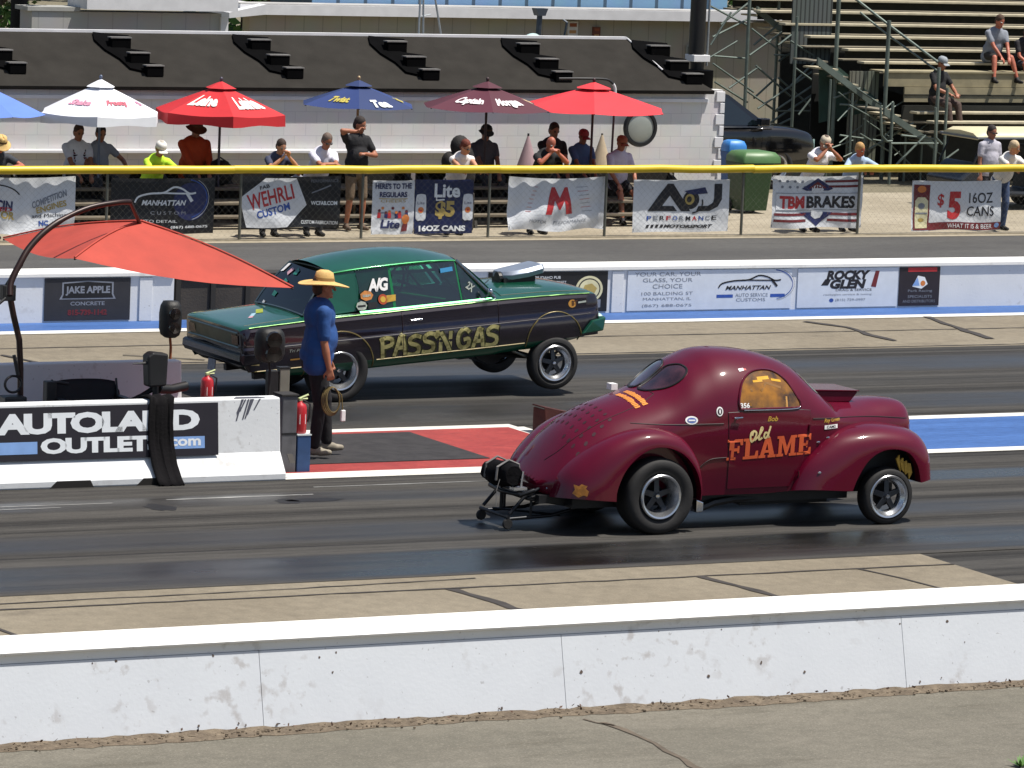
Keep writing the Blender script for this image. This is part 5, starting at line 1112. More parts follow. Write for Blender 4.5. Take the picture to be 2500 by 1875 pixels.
MB().tube([(-.1, -.02, p.z+.08), (-.18, -.02, p.z+.075), (-.27, -.02, p.z+.072)], [.02, .012, .006], 6).build('visor_rod', C_BLACK, lt)
m = MB(); rows = [[(-.36+.4*t, .0+.06*j, p.z-.33+.12*t*t+.05*t) for j in range(3)] for t in np.linspace(0, 1, 6)]; m.grid(rows); m.build('cloth_wing', M('black_cloth'), lt, solid=.015)
def pod(px, yt, yb, wpx, Y, stake_col, y_foot, label, sl=0):
    c = V(px, (yt+yb)/2, Y); hh = (V(px, yt, Y).z-V(px, yb, Y).z)/2; w_ = (V(px+wpx/2, yt, Y).x-V(px-wpx/2, yt, Y).x)/2
    o = empty('light_pod', (c.x, Y, 0), label, 'light', 'light pods on posts by the start line')
    m = MB(); prof = [(0, -1), (.5, -.97), (.85, -.82), (1, -.5), (1.02, .3), (.92, .72), (.7, .95), (0, 1)]
    rows = []
    for q, h in prof: rows.append([(w_*q*math.copysign(abs(math.cos(a))**.7, math.cos(a)), .13*q*math.copysign(abs(math.sin(a))**.7, math.sin(a)), c.z+h*hh) for a in np.linspace(0, 2*math.pi, 17)])
    m.grid(rows); hd = m.build('housing', M('pod_black', '101010', .6, var=.4, vs=14, bump=.2), o, smooth=60)
    MB().tube([(0, 0, c.z-hh*.9), (.015, 0, c.z-hh-.1), (0, 0, 0)], .016, 8).build('post', M('stake_'+stake_col, stake_col, .6, .3), o, smooth=60)
    for k in (-.4, .35): m = MB(); m.lathe([(0, -.145), (w_*.55, -.14), (w_*.62, -.11)], (0, 0, c.z+k*hh), 'y', 16); m.build('lens', M('lens_dark', '1e1b18', .15, 0, 1), hd)
    return o
pod(416, 733, 825, 46, 46.2, '8a4a22', 890, 'black light pod on a rusty brown post left of the green car')
pod(658, 800, 885, 66, 45.5, '262626', 960, 'black rounded light pod in front of the rear fender of the green car')
def camp_chair(px, y_top, Y, label, w=.62):
    p = V(px, y_top, Y); o = empty('camp_chair', (p.x, Y, 0), label, 'chair'); CL = M('chair_cloth', '15171c', .8, var=.3, vs=9)
    z = p.z
    m = MB(); m.grid([[(-w/2-.03+(w+.06)*i/10*(.92 if j > 4 else 1)+(.02 if j > 4 else 0), .10*(j/6)+.03*math.sin(math.pi*i/10), .42+(z-.42)*j/6-.03*(abs(i-5)/5)**3*(j == 6)) for j in range(7)] for i in range(11)]); m.build('backrest', CL, o, smooth=60, solid=.015)
    m = MB(); m.grid([[(-w/2+w*i/8, -.45+.5*j/6, .42-.05*math.sin(math.pi*i/8)) for j in range(7)] for i in range(9)]); m.build('seat', CL, o, smooth=60, solid=.015)
    for s in (-1, 1):
        m = MB(); m.tube([(s*w/2, .1, z), (s*w/2, -.02, .42), (s*w/2, -.45, .02)], .012, 6); m.build('leg', C_BLACK, o); m = MB(); m.tube([(s*w/2, -.42, .42), (s*w/2, .12, .02)], .012, 6); m.build('leg', C_BLACK, o)
        m = MB(); m.box(s*w/2-.035, s*w/2+.035, -.42, .08, .62, .64); m.build('armrest', C_BLACK, o)
    return o
camp_chair(214, 928, 44.3, 'black folding camp chair between the two jersey barriers', .72)
p = V(122, 930, 44.25); o = empty('small_speaker', (p.x, 44.25, 0), 'black upright box beside the camp chair between the barriers', 'speaker')
MB().box(-.055, .055, -.06, .06, .2, p.z).build('cabinet', C_BLACK, o, bevel=.012); MB().tube([(.02, 0, p.z-.01), (.20, -.02, p.z-.035)], .018, 6).build('handle', C_BLACK, o); MB().tube([(0, 0, 0), (0, 0, .25)], .03, 8).build('stand', C_BLACK, o)
p = V(32, 945, 43.8); o = empty('tether_hook', (p.x, 43.8, 0), 'black iron loop standing on a block beside the umbrella pole', 'hook')
MB().box(-.12, .12, -.10, .10, 0, p.z-.09).build('block', C_BLACK, o, bevel=.015); MB().tube([(.09*math.cos(a), 0, p.z+.03+.085*math.sin(a)) for a in np.linspace(-.4, 2*math.pi-.6, 22)], .014, 6).build('loop', C_BLACK, o, smooth=60); MB().tube([(.05, 0, p.z+.12), (0, 0, p.z+.33)], .02, 8).build('grip', C_BLACK, o)
REDP = M('extinguisher_red', 'b3222a', .35, 0, .5, var=.1)
def extinguisher(px, yb, yt, Y, z0, label):
    b = V(px, yb, Y); t = V(px, yt, Y); h = (t.z-z0); o = empty('fire_extinguisher', (b.x, Y, z0), label, 'extinguisher', 'fire extinguishers at the start line')
    r = .072; m = MB(); m.lathe([(0, 0), (r*.9, 0), (r, .015), (r, h*.66), (r*.85, h*.74), (r*.4, h*.80), (r*.35, h*.84), (0, h*.84)], n=20); m.build('cylinder', REDP, o, smooth=50)
    m = MB(); m.box(-.02, .02, -.025, .025, h*.83, h*.9); m.tube([(-.02, 0, h*.88), (.09, 0, h*.98)], .012, 6); m.tube([(-.02, 0, h*.87), (.08, 0, h*.88)], .01, 6); m.build('valve', M('valve_pale', 'b8c290', .4, .4), o)
    m = MB(); m.tube([(.02, -.03, h*.86), (.09, -.05, h*.75), (.085, -.045, h*.4), (.075, -.03, h*.3)], .011, 6); m.build('hose', C_BLACK, o, smooth=60)
    d = Decal(); d.rect(-.03, .04, h*.25, h*.5, 0); d.build('paper_label', [I_WHT], lambda u, v, l: (u, -math.sqrt(max(1e-5, (r+.002)**2-u*u)), v), o)
zb = .42
extinguisher(730, 1074, 962, 42.9, .40, 'red fire extinguisher standing on the blue box by the man in the straw hat')
extinguisher(505, 963, 902, 46.2, .25, 'red fire extinguisher left of the green car near the grey post')
p = G(735, 1152); bx = empty('blue_box', (p.x, 42.9, 0), 'dark blue box under the red fire extinguisher', 'box')
MB().box(-.075, .075, -.10, .10, 0, .385).build('crate', M('box_blue', '22406a', .6, var=.2), bx, bevel=.008); MB().box(-.08, .08, -.105, .105, .386, .40).build('lid', M('lid_pale', 'aeb6b8', .6), bx)
MB().box(-.26, -.09, 42.80-42.9, 43.02-42.9, 0, .80).build('post_box', M('post_grey', '4e4e52', .7, var=.3, vs=7), tag_ := empty('equipment_post', (p.x, 42.9, 0), 'grey upright box post beside the end of the front barrier', 'post'), bevel=.01); MB().box(-.27, -.08, -.11, .13, .802, .82).build('cap', M('post_dark', '2a2826', .7), tag_); MB().box(-.262, -.088, -.104, -.098, .40, .42).build('seam', C_BLACK, tag_)
p = G(485, 965); o = empty('grey_post', (p.x, 46.2, 0), 'short grey brown post left of the red extinguisher behind the barriers', 'post'); MB().box(-.06, .06, -.05, .05, 0, .62).build('shaft', M('post_taupe', '6d6a60', .7, var=.2), o, bevel=.008); MB().box(-.2, -.07, -.04, .04, 0, .60).build('side_panel', C_BLACK, o, bevel=.01); MB().box(-.065, .065, -.055, .055, .62, .635).build('cap', C_BLACK, o)
p = G(1282, 1047); o = empty('steel_stop', (p.x, 44.9, 0), 'rusty brown angled steel plate standing behind the tail of the maroon coupe', 'steel plate')
RUST = M('rusty_steel', '4a2620', .7, .3, var=.35, vs=8)
MB().prism([(0, -.15, .0), (-.03, -.15, .30), (.9, -.15, .10), (.9, -.15, 0)], (0, .02, 0)).build('plate', RUST, o); MB().prism([(-.03, -.14, .3), (.9, -.14, .1), (.9, .16, .1), (-.03, .16, .3)], (0, 0, .015)).build('top_flange', RUST, o); MB().box(-.02, .0, -.13, .15, 0, .28).build('end_plate', RUST, o)

# ---------------- people ----------------
def lump(shapes, voxel, mat, name, parent, smooth_it=5):
    """closed balls and tapered limbs fused into one continuous skin"""
    m = MB()
    for s in shapes:
        if s[0] == 'e': m.ell(s[1], s[2], 16, 10, s[3] if len(s) > 3 else None)
        else:
            a, b, ra, rb = s[1:5]; a, b = Vector(a), Vector(b)
            if (b-a).length < 1e-4: continue
            m.tube([a, a.lerp(b, .5), b], [ra, (ra+rb)/2, rb], 12); m.ell(a, (ra,)*3, 12, 8); m.ell(b, (rb,)*3, 12, 8)
    o = m.build(name, mat, parent, recalc=False)
    md = o.modifiers.new('r', 'REMESH'); md.mode = 'VOXEL'; md.voxel_size = voxel; md.use_smooth_shade = True
    md = o.modifiers.new('s', 'SMOOTH'); md.iterations = smooth_it; md.factor = .5
    bake(o); o.data.polygons.foreach_set('use_smooth', [True]*len(o.data.polygons)); o.data.materials.clear(); o.data.materials.append(mat)
    return o
def ik(S, T, a, b, pole):
    S, T, pole = Vector(S), Vector(T), Vector(pole); d = T-S; L_ = min(d.length, (a+b)*.995); dn = d.normalized(); T = S+dn*L_
    x = (a*a-b*b+L_*L_)/(2*L_); h = math.sqrt(max(0, a*a-x*x)); p = pole-dn*pole.dot(dn); p = p.normalized() if p.length > 1e-5 else Vector((0, 0, 1))
    return S+dn*x+p*h, T
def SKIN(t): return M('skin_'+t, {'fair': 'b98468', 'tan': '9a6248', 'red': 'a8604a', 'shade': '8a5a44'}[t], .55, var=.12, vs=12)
def cloth(c, var=.12): return M('cloth_'+c, c, .85, var=var, vs=9, bump=.7, bs=11)
def hand(sh, wr, d, side, palm_n, curl=.5):
    """palm, four bent fingers of different lengths and a thumb from the side of the palm"""
    d = Vector(d).normalized(); n = Vector(palm_n); n = (n-d*n.dot(d)).normalized(); s = d.cross(n).normalized()*side
    c = Vector(wr)+d*.045
    for i in (-1, 0, 1): sh.append(('c', c-d*.03+s*.020*i, c+d*.035+s*.026*i, .017, .015))
    for i, (o, L_) in enumerate(((-.033, .062), (-.011, .075), (.011, .080), (.033, .072))):
        p0 = c+d*.04+s*o; d1 = (d*math.cos(curl*.7)+n*math.sin(curl*.7)); p1 = p0+d1*L_*.5; d2 = (d*math.cos(curl*1.9)+n*math.sin(curl*1.9)); p2 = p1+d2*L_*.35; d3 = (d*math.cos(curl*2.9)+n*math.sin(curl*2.9)); p3 = p2+d3*L_*.25
        sh += [('c', p0, p1, .0098, .009), ('c', p1, p2, .009, .0082), ('c', p2, p3, .0082, .007)]
    t0 = c-d*.02+s*.034; t1 = t0+(d*.6+s*.75+n*.25).normalized()*.04; t2 = t1+(d*.9+s*.1+n*.45).normalized()*.034; sh += [('c', t0, t1, .014, .011), ('c', t1, t2, .011, .0085)]
def person(loc, rz, label, J, shirt='d8d8d8', sleeve=.6, pants='2a2a30', plen=1., hair=None, hat=None, glasses=False, skin='tan', h=1.75, shoe='1c1a1a', group='spectators', vox=.017, collar=None, graphic=None, build=1., long_hair=False, tuck=False, hands=True, name='person'):
    k = h/1.75; o = empty(name, loc, label, 'person', group, rz); SK = SKIN(skin)
    q = lambda p: Vector(p)*k
    hip, chest, neck, head = q(J['hip']), q(J['chest']), q(J['neck']), q(J['head'])
    up = (neck-hip).normalized(); rt = Vector(J.get('right', (1, 0, 0))).normalized()   # rt: local +X
    fw = up.cross(rt).normalized()*-1 if False else rt.cross(up).normalized()*-1
    hd = (head-neck).normalized(); face = Vector(J.get('face', (0, -1, -.1))).normalized(); face = (face-hd*face.dot(hd)).normalized(); hx = face.cross(hd).normalized()*-1
    Rm = Matrix((hx, -face, hd)).transposed()
    def H(x, y, z): return head+Rm @ Vector((x, y, z))*k
    body = []
    body += [('e', H(0, .005, .02), Vector((.074, .094, .108))*k, Rm), ('e', H(0, -.028, -.055), Vector((.054, .060, .062))*k, Rm), ('c', H(0, -.088, .012), H(0, -.112, -.022), .011*k, .016*k), ('e', H(.076, .008, -.005), Vector((.012, .022, .032))*k, Rm), ('e', H(-.076, .008, -.005), Vector((.012, .022, .032))*k, Rm), ('e', H(0, -.080, -.062), Vector((.026, .018, .012))*k, Rm), ('e', H(0, -.078, -.092), Vector((.024, .022, .018))*k, Rm),
             ('c', neck-up*.02*k, H(0, .018, -.06), .056*k, .052*k)]
    b_ = build
    sh = {}
    for s, n in ((1, 'L'), (-1, 'R')): sh[n] = chest+rt*s*.175*k*(.5+.5*b_)+up*.06*k
    body += [('e', chest, Vector((.165*b_, .105*b_, .19))*k), ('e', hip+up*.08*k, Vector((.155*b_, .11*b_, .15))*k), ('c', sh['L'], sh['R'], .058*k, .058*k), ('e', hip.lerp(chest, .5)-Vector((0, .02*b_, 0)), Vector((.15*b_, .115*b_, .18))*k)]
    S1 = [('e', chest, Vector((.178*b_, .122*b_, .20))*k), ('e', hip.lerp(chest, .5)-Vector((0, .025*b_, 0)), Vector((.168*b_, .132*b_, .22))*k), ('e', hip+up*.04*k, Vector((.172*b_, .135*b_, .13))*k), ('c', hip-up*.03*k+rt*.075*k*b_, hip-up*.03*k-rt*.075*k*b_, .112*b_*k, .112*b_*k), ('c', hip+up*.12*k+rt*.07*k*b_-fw*0, hip+up*.12*k-rt*.07*k*b_, .115*b_*k, .115*b_*k), ('c', sh['L'], sh['R'], .070*k, .070*k), ('c', chest+up*.1*k, neck-up*.03*k, .10*k, .066*k)]
    P1 = [('e', hip-up*.02*k, Vector((.165*b_, .125*b_, .13))*k)]
    arms = {}
    for s, n in ((1, 'L'), (-1, 'R')):
        T = q(J['hand'+n]); el, wr = ik(sh[n], T, .29*k, .265*k, Vector(J.get('pole'+n, (s*.6, .5, -.8)))); arms[n] = (el, wr)
        body += [('c', sh[n], el, .050*k*(.6+.4*b_), .039*k), ('c', el, el.lerp(wr, .35), .038*k, .040*k), ('c', el.lerp(wr, .35), wr, .040*k, .026*k)]
        if hands: hand(body, wr, Vector(J.get('hdir'+n, tuple(wr-el))), s*J.get('flip', 1), J.get('palm'+n, (0, 0, -1)), J.get('curl', .5))
        if sleeve > 0:
            S1.append(('c', sh[n], sh[n].lerp(el, min(1, sleeve)), .066*k*(.6+.4*b_), .060*k))
            if sleeve > 1: S1.append(('c', el, el.lerp(wr, sleeve-1), .056*k, .042*k))
        F = q(J['foot'+n]); hj = hip+rt*s*.09*k; kn, an = ik(hj, F, .43*k, .42*k, Vector(J.get('kpole'+n, (s*.1, -1, .1))))
        body += [('c', hj, kn, .078*k*(.5+.5*b_), .053*k), ('c', kn, kn.lerp(an, .35), .052*k, .054*k), ('c', kn.lerp(an, .35), an, .052*k, .034*k)]
        P1.append(('c', hj, hj.lerp(kn, min(1, plen*2)), .092*k*(.5+.5*b_), .072*k))
        if plen > .5: P1.append(('c', kn, kn.lerp(an, plen*2-1), .068*k, .058*k))
        fd = Vector(J.get('toe'+n, (s*.15, -1, 0))).normalized(); a0 = an-Vector((0, 0, .045*k))
        so = lump([('c', a0-fd*.05*k, a0+fd*.06*k, .040*k, .042*k), ('c', a0+fd*.06*k-Vector((0, 0, .008)), a0+fd*.15*k-Vector((0, 0, .012)), .040*k, .030*k), ('c', an, a0, .042*k, .044*k)], .012, M('shoe_'+shoe, shoe, .7, var=.3, vs=15), 'shoe', o, 2)
    lump(body, vox, SK, 'body', o, 3)
    st = lump(S1, max(vox, .014), cloth(shirt), 'shirt', o, 4)
    lump(P1, max(vox, .014), cloth(pants), 'trousers' if plen > .6 else 'shorts', o, 4)
    EY = M('eye_dark', '1a1412', .3)
    if glasses:
        g = MB(); 
        for s in (-1, 1): g.ell(H(s*.032, -.088, .012), Vector((.028, .012, .020))*k, 10, 6, Rm); g.tube([H(s*.058, -.082, .016), H(s*.080, .01, .012)], .004, 4)
        g.tube([H(-.03, -.098, .018), H(.03, -.098, .018)], .005, 4); g.build('sunglasses', M('sunglass', '0c0c10', .1, 0, 1), o, smooth=60)
    else:
        for s in (-1, 1): MB().ell(H(s*.031, -.083, .012), Vector((.015, .009, .008))*k, 8, 5, Rm).build('eye', EY, o)
        MB().tube([H(-.050, -.082, .030), H(-.02, -.094, .033)], .005, 4).build('eyebrow', EY, o); MB().tube([H(.050, -.082, .030), H(.02, -.094, .033)], .005, 4).build('eyebrow', EY, o)
    MB().ell(H(0, -.093, -.062), Vector((.024, .008, .005))*k, 8, 4, Rm).build('mouth', M('lips', '6e3a32', .5), o)
    if hair:
        hs = [('e', H(0, .022, .045), Vector((.082, .098, .098))*k, Rm), ('e', H(0, .055, -.01), Vector((.076, .062, .085))*k, Rm)]
        if long_hair: hs += [('c', H(.055, .05, -.02), H(.06, .06, -.14), .04*k, .03*k), ('c', H(-.055, .05, -.02), H(-.06, .06, -.14), .04*k, .03*k), ('c', H(0, .07, -.02), H(0, .08, -.16), .055*k, .04*k)]
        lump(hs, .012, M('hair_'+hair, hair, .8, var=.35, vs=40, bump=.4, bs=90), 'hair', o, 1)
    if hat:
        kind, col, *ex = hat; HM = M('hat_'+col, col, .8, var=.12, vs=30, bump=.25, bs=120)
        g = MB(); rows = []
        if kind == 'cap':
            prof = [(.088, .03), (.090, .06), (.082, .10), (.055, .128), (0, .135)]
            for r_, z in prof: rows.append([H(r_*math.cos(a), r_*1.14*math.sin(a)+.005, z) for a in np.linspace(0, 2*math.pi, 21)])
            g.grid(rows); bill = [[H(.078*math.sin(t)*(1+.12*e), -.085-.075*e*math.cos(t*.75), .036-.02*e-.012*math.sin(t)**2) for t in np.linspace(-1.15, 1.15, 11)] for e in (0, .35, .7, 1)]
            g.grid(bill); g.build('cap', HM, o, smooth=60, solid=.004)
        else:
            br, cr_ = (.225, .115) if kind == 'straw' else ((.16, .11) if kind == 'wide' else (.125, .09))
            prof = [(0, cr_+.025), (.045, cr_+.028), (.075, cr_+.008), (.084, cr_-.03), (.090, .045), (.096, .036), (br*.75, .020), (br*.93, .016 if kind == 'straw' else .004), (br, .026 if kind == 'straw' else 0.)]
            for r_, z in prof: rows.append([H(r_*math.cos(a), r_*1.12*math.sin(a)+.005, z+.02-(.03*(r_/br)**2*math.sin(a)**2 if r_ > .1 else 0)-(.022*max(0, 1-abs(math.cos(a))*2.2) if z > cr_+.02 else 0)) for a in np.linspace(0, 2*math.pi, 33)])
            g.grid(rows); ht = g.build('hat', HM, o, smooth=60, solid=.004)
            g = MB(); g.grid([[H(r_*math.cos(a), r_*1.12*math.sin(a)+.005, z+.02) for a in np.linspace(0, 2*math.pi, 33)] for r_, z in ((.0935, .048), (.0895, .072))]); g.build('hat_band', M('band_'+(ex[0] if ex else '4a3020'), ex[0] if ex else '4a3020', .8), ht, smooth=60)
    if graphic:
        sb = bvh_of(st); d = Decal(); c = chest-up*.03
        for i in range(6): d.poly([(-.10+rng.uniform(-.02, .02), .09-.04*i), (.10+rng.uniform(-.02, .02), .09-.04*i), (.10+rng.uniform(-.02, .02), .058-.04*i), (-.10+rng.uniform(-.02, .02), .058-.04*i)], i % 2)
        def gf(u, v, l):
            h_ = sb.ray_cast(Vector((c.x+u, -2, c.z+v-.03)), Vector((0, 1, 0))); return (c.x+u, (h_[0].y if h_[0] else -.1)-.008, c.z+v-.03)
        d.build('shirt_print', [cloth(graphic), cloth('5a2a34')], gf, st)
    return o
def J_lean(lx=-.12, rx=.12, spread=.10, hx=0, dip=0., hands_up=None, face=(0, -1, -.25), zr=1.19, yr=-.34):
    return dict(hip=(0, .24, .93), chest=(0, -.0, 1.26-dip), neck=(hx*.5, -.09, 1.41-dip), head=(hx, -.16, 1.53-dip), handL=(-lx, yr, zr), handR=(-rx, yr, zr), poleL=(1, -.1, -.25), poleR=(-1, -.1, -.25), footL=(spread, .25, .09), footR=(-spread, .28, .09), face=face, curl=.7, hdirL=(-.6, -1, -.4), hdirR=(.6, -1, -.4))
def J_sit(zs, lx=.1, rx=-.1, hy=-.42, hz=.12, feet=-.45, lean=0., face=(0, -1, -.15), fz=.09, spread=.14):
    return dict(hip=(0, 0, zs+.11), chest=(0, -.03-lean, zs+.48), neck=(0, -.06-lean*1.3, zs+.64), head=(0, -.10-lean*1.5, zs+.765), handL=(lx, hy, zs+hz), handR=(rx, hy, zs+hz), poleL=(1, .4, -.6), poleR=(-1, .4, -.6), footL=(spread, feet, fz), footR=(-spread, feet, fz), kpoleL=(.15, -1, .9), kpoleR=(-.15, -1, .9), face=face, curl=.6)
def at(px, Y, z): 
    """foot point under the head seen at photo column px"""
    return Vector((V(px, 430, Y).x, Y, z))
TURN = -.45   # most spectators face the lanes, a little towards the near end
LY = 65.22    # standing line of those who lean on the rail
def lean(px, label, Y=LY, rz=0., **kw):
    J = kw.pop('J', None) or J_lean(); p = V(px, 340, Y-.15); return person((p.x, Y, .004), rz, label, J, **kw)
lean(2, 'person in a straw hat leaning on the rail at the left edge', shirt='30343c', hat=('wide', 'c9a86a'), skin='red', h=1.68, sleeve=.5)
lean(393, 'person in a bright yellow green shirt and white cap leaning on the rail', shirt='b4dc30', hat=('cap', 'd8d4cc'), glasses=True, skin='tan', h=1.66, J=J_lean(.02, -.02, dip=.05), sleeve=.75, hair='b8b0a4')
a_ = J_lean(.05, -.05); a_.update(handL=(.04, -.36, 1.40), handR=(-.05, -.36, 1.38), poleL=(.8, .2, -.8), poleR=(-.8, .2, -.8), face=(.05, -1, -.3), head=(0, -.15, 1.53), hdirL=(-.4, -.2, .8), hdirR=(.4, -.2, .8))
lean(688, 'person in a dark blue shirt holding a phone up behind the shield banner', shirt='3a3e52', sleeve=.6, hair='3a2a22', h=1.64, J=a_, skin='fair')
lean(798, 'person in a white shirt and sunglasses leaning both arms on the rail', shirt='d6d4de', hair='6a5a50', glasses=True, h=1.74, J=J_lean(.14, -.10), build=1.1, pants='23262e')
a_ = dict(hip=(0, 0, .95), chest=(0, .02, 1.36), neck=(0, .01, 1.52), head=(.02, -.03, 1.65), handL=(.02, -.20, 1.22), handR=(-.10, -.16, 1.56), poleL=(1, .2, -.3), poleR=(-1, .1, .05), footL=(.13, 0, .09), footR=(-.12, .05, .09), face=(.55, -1, .05), curl=.9, hdirL=(-1, -.3, .2), hdirR=(.4, -.3, .6))
p = V(873, 330, 66.1); person((p.x, 66.1, .004), .1, 'tall person in black shirt and khaki shorts, one hand at the face', a_, shirt='17171b', pants='6a5a48', plen=.48, hair='2a201c', h=1.80, build=1.08, skin='tan', shoe='5a4a3c')
lean(1138, 'person with reddish hair and a white top leaning over the navy poster', shirt='dcd6d4', sleeve=.0, hair='6a3020', h=1.64, J=J_lean(.08, -.12, face=(.3, -1, -.15)), skin='fair', long_hair=False, pants='2c3038', glasses=True)
a_ = J_lean(.0, 0); a_.update(handL=(.045, -.28, 1.42), handR=(-.05, -.30, 1.41), poleL=(1, -.1, -.9), poleR=(-1, -.1, -.9), face=(0, -1, -.35), hdirL=(-.8, -.1, .5), hdirR=(.8, -.1, .5))
lean(1345, 'bald person in a black shirt with both hands at the face behind the winged banner', shirt='131315', h=1.70, J=a_, skin='red', build=1.1, sleeve=.5)
a_ = J_lean(.0, 0); a_.update(handL=(.035, -.30, 1.45), handR=(-.035, -.30, 1.44), poleL=(1, -.2, -.9), poleR=(-1, -.2, -.9), face=(-.1, -1, -.15), hdirL=(-.5, 0, .8), hdirR=(.5, 0, .8))
lean(2014, 'person in white t-shirt and pale cap with hands at the mouth behind the striped banner', shirt='dfdde2', hat=('cap', 'b8ac98'), h=1.72, J=a_, skin='tan', build=1.08, hair='5a4a40')
lean(2108, 'fair haired person in a light blue shirt with arms folded on the rail', shirt='9fb4cc', sleeve=.9, hair='b08a58', h=1.60, J=J_lean(-.10, .14, hx=-.05, face=(.2, -1, -.35)), skin='red', pants='2a3a5a')
lean(2478, 'fair haired person in a white top leaning on the rail at the right edge', shirt='d8d6d2', sleeve=.5, hair='c0aa8a', h=1.64, J=J_lean(.02, -.12, face=(.6, -1, -.1)), skin='fair', pants='3a4a6a')
a_ = dict(hip=(0, 0, .95), chest=(0, .0, 1.36), neck=(0, -.02, 1.52), head=(0, -.05, 1.65), handL=(.24, -.08, .86), handR=(-.24, -.08, .86), footL=(.13, 0, .09), footR=(-.12, .0, .09), curl=.5)
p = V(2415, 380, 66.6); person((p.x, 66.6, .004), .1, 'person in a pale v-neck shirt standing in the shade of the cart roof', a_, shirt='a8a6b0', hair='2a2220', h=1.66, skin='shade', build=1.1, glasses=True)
# bench rows behind the fence
BY, BZ = 68.05, .62
def sit(px, label, Y=BY, zs=BZ, rz=0., **kw):
    J = kw.pop('J', None) or J_sit(zs, fz=zs-.36); p = V(px, 345, Y-.1); return person((p.x, Y, .0), rz, label, J, **kw)
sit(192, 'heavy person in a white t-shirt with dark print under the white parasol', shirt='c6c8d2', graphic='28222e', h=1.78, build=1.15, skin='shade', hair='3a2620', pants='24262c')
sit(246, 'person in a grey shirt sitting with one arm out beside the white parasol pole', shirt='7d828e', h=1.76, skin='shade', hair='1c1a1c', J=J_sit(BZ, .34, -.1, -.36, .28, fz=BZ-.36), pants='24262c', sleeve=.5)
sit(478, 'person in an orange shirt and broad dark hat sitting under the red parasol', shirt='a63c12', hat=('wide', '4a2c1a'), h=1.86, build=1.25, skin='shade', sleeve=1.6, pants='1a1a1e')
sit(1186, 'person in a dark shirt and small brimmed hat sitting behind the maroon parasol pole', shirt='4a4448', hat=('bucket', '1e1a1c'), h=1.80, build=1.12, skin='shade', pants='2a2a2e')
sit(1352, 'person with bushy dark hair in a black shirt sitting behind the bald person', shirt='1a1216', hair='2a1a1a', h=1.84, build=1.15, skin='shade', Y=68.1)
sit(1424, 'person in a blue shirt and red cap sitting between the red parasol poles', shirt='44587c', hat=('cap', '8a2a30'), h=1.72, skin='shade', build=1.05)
sit(1518, 'person in a white t-shirt and dark shorts sitting beneath the round mirror', shirt='b9b4c6', hat=('cap', '8a4a30'), pants='161418', plen=.36, h=1.74, skin='tan', Y=67.3, zs=.56, J=J_sit(.56, .16, -.16, -.35, .10, feet=-.5), shoe='17151a')
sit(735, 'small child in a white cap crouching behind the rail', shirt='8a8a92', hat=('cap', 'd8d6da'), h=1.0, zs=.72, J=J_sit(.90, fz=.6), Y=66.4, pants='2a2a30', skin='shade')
# in the big grandstand: built with the stand below (see p_seat)
# ---- the man in the straw hat by the start line ----
a_ = dict(hip=(0, .03, .955), chest=(0, .01, 1.37), neck=(0, -.015, 1.535), head=(0, -.022, 1.66), handL=(.30, -.16, .86), handR=(-.24, -.07, .80), poleL=(.4, .9, 0), poleR=(-.35, .95, -.1), footL=(.12, -.13, .09), footR=(-.10, .04, .09), toeL=(.12, -1, 0), toeR=(-.12, -1, 0), face=(.05, -1, -.08), curl=.95, palmR=(1, 0, 0), palmL=(-1, 0, 0))
p = G(790, 1120); p.x -= .06; starter = person((p.x, 43.72, .02), R(75), 'man in a broad straw hat and blue shirt standing on the rubber mat', a_, shirt='1d4680', sleeve=.8, pants='101014', plen=.98, hat=('straw', 'c9a667', '8a6a3a'), hair='3a2a22', skin='tan', h=1.90, shoe='8a8272', vox=.0078, group=None, build=1.28)
# the coiled lead in his right hand
rh = Vector((-.24, -.07, .80))*1.90/1.75; Rz = Matrix.Rotation(R(75), 3, 'Z'); hp = Rz @ rh+Vector((p.x, 43.72, .02))
cl = empty('cable_coil', hp, 'coiled yellowish cable hanging from the hand of the straw hat man', 'cable')
m = MB()
for i in range(4): m.tube([(.075*(1+.12*i)*math.sin(a)+.03, .02*i-.03+.02*math.cos(a), -.10-.145*(1+.05*i)*(1-math.cos(a))*.9) for a in np.linspace(0, 2*math.pi, 26)], .0085, 6)
m.tube([(.05, 0, -.1), (.13, -.02, -.18), (.15, -.02, -.34)], .007, 6); m.build('cable', M('cable_tan', '64542c', .6, var=.3), cl, smooth=60)
MB().box(.13, .18, -.04, .0, -.46, -.34).build('plug', C_WHITE, cl, bevel=.008)

dv = empty('person', (q.x, q.y, q.z), 'person in a dark helmet at the wheel of the green car', 'person'); dv.rotation_euler = (0, R(-4.6), 0)
lump([('e', (0, 0, 1.06), (.13, .22, .26)), ('c', (0, -.2, 1.18), (0, .2, 1.18), .07, .07), ('c', (0, -.2, 1.18), (.28, -.22, 1.02), .05, .04), ('c', (.28, -.22, 1.02), (.48, -.12, 1.16), .04, .035), ('c', (0, .2, 1.18), (.28, .22, 1.02), .05, .04), ('c', (.28, .22, 1.02), (.48, .12, 1.16), .04, .035), ('c', (.02, 0, 1.2), (.04, 0, 1.34), .055, .055)], .02, cloth('2a2c34'), 'body', dv)
lump([('e', (.04, 0, 1.385), (.14, .12, .14)), ('e', (.10, 0, 1.33), (.09, .09, .08))], .014, M('helmet_dark', '1e2a34', .2, 0, 1.), 'helmet', dv, 1)

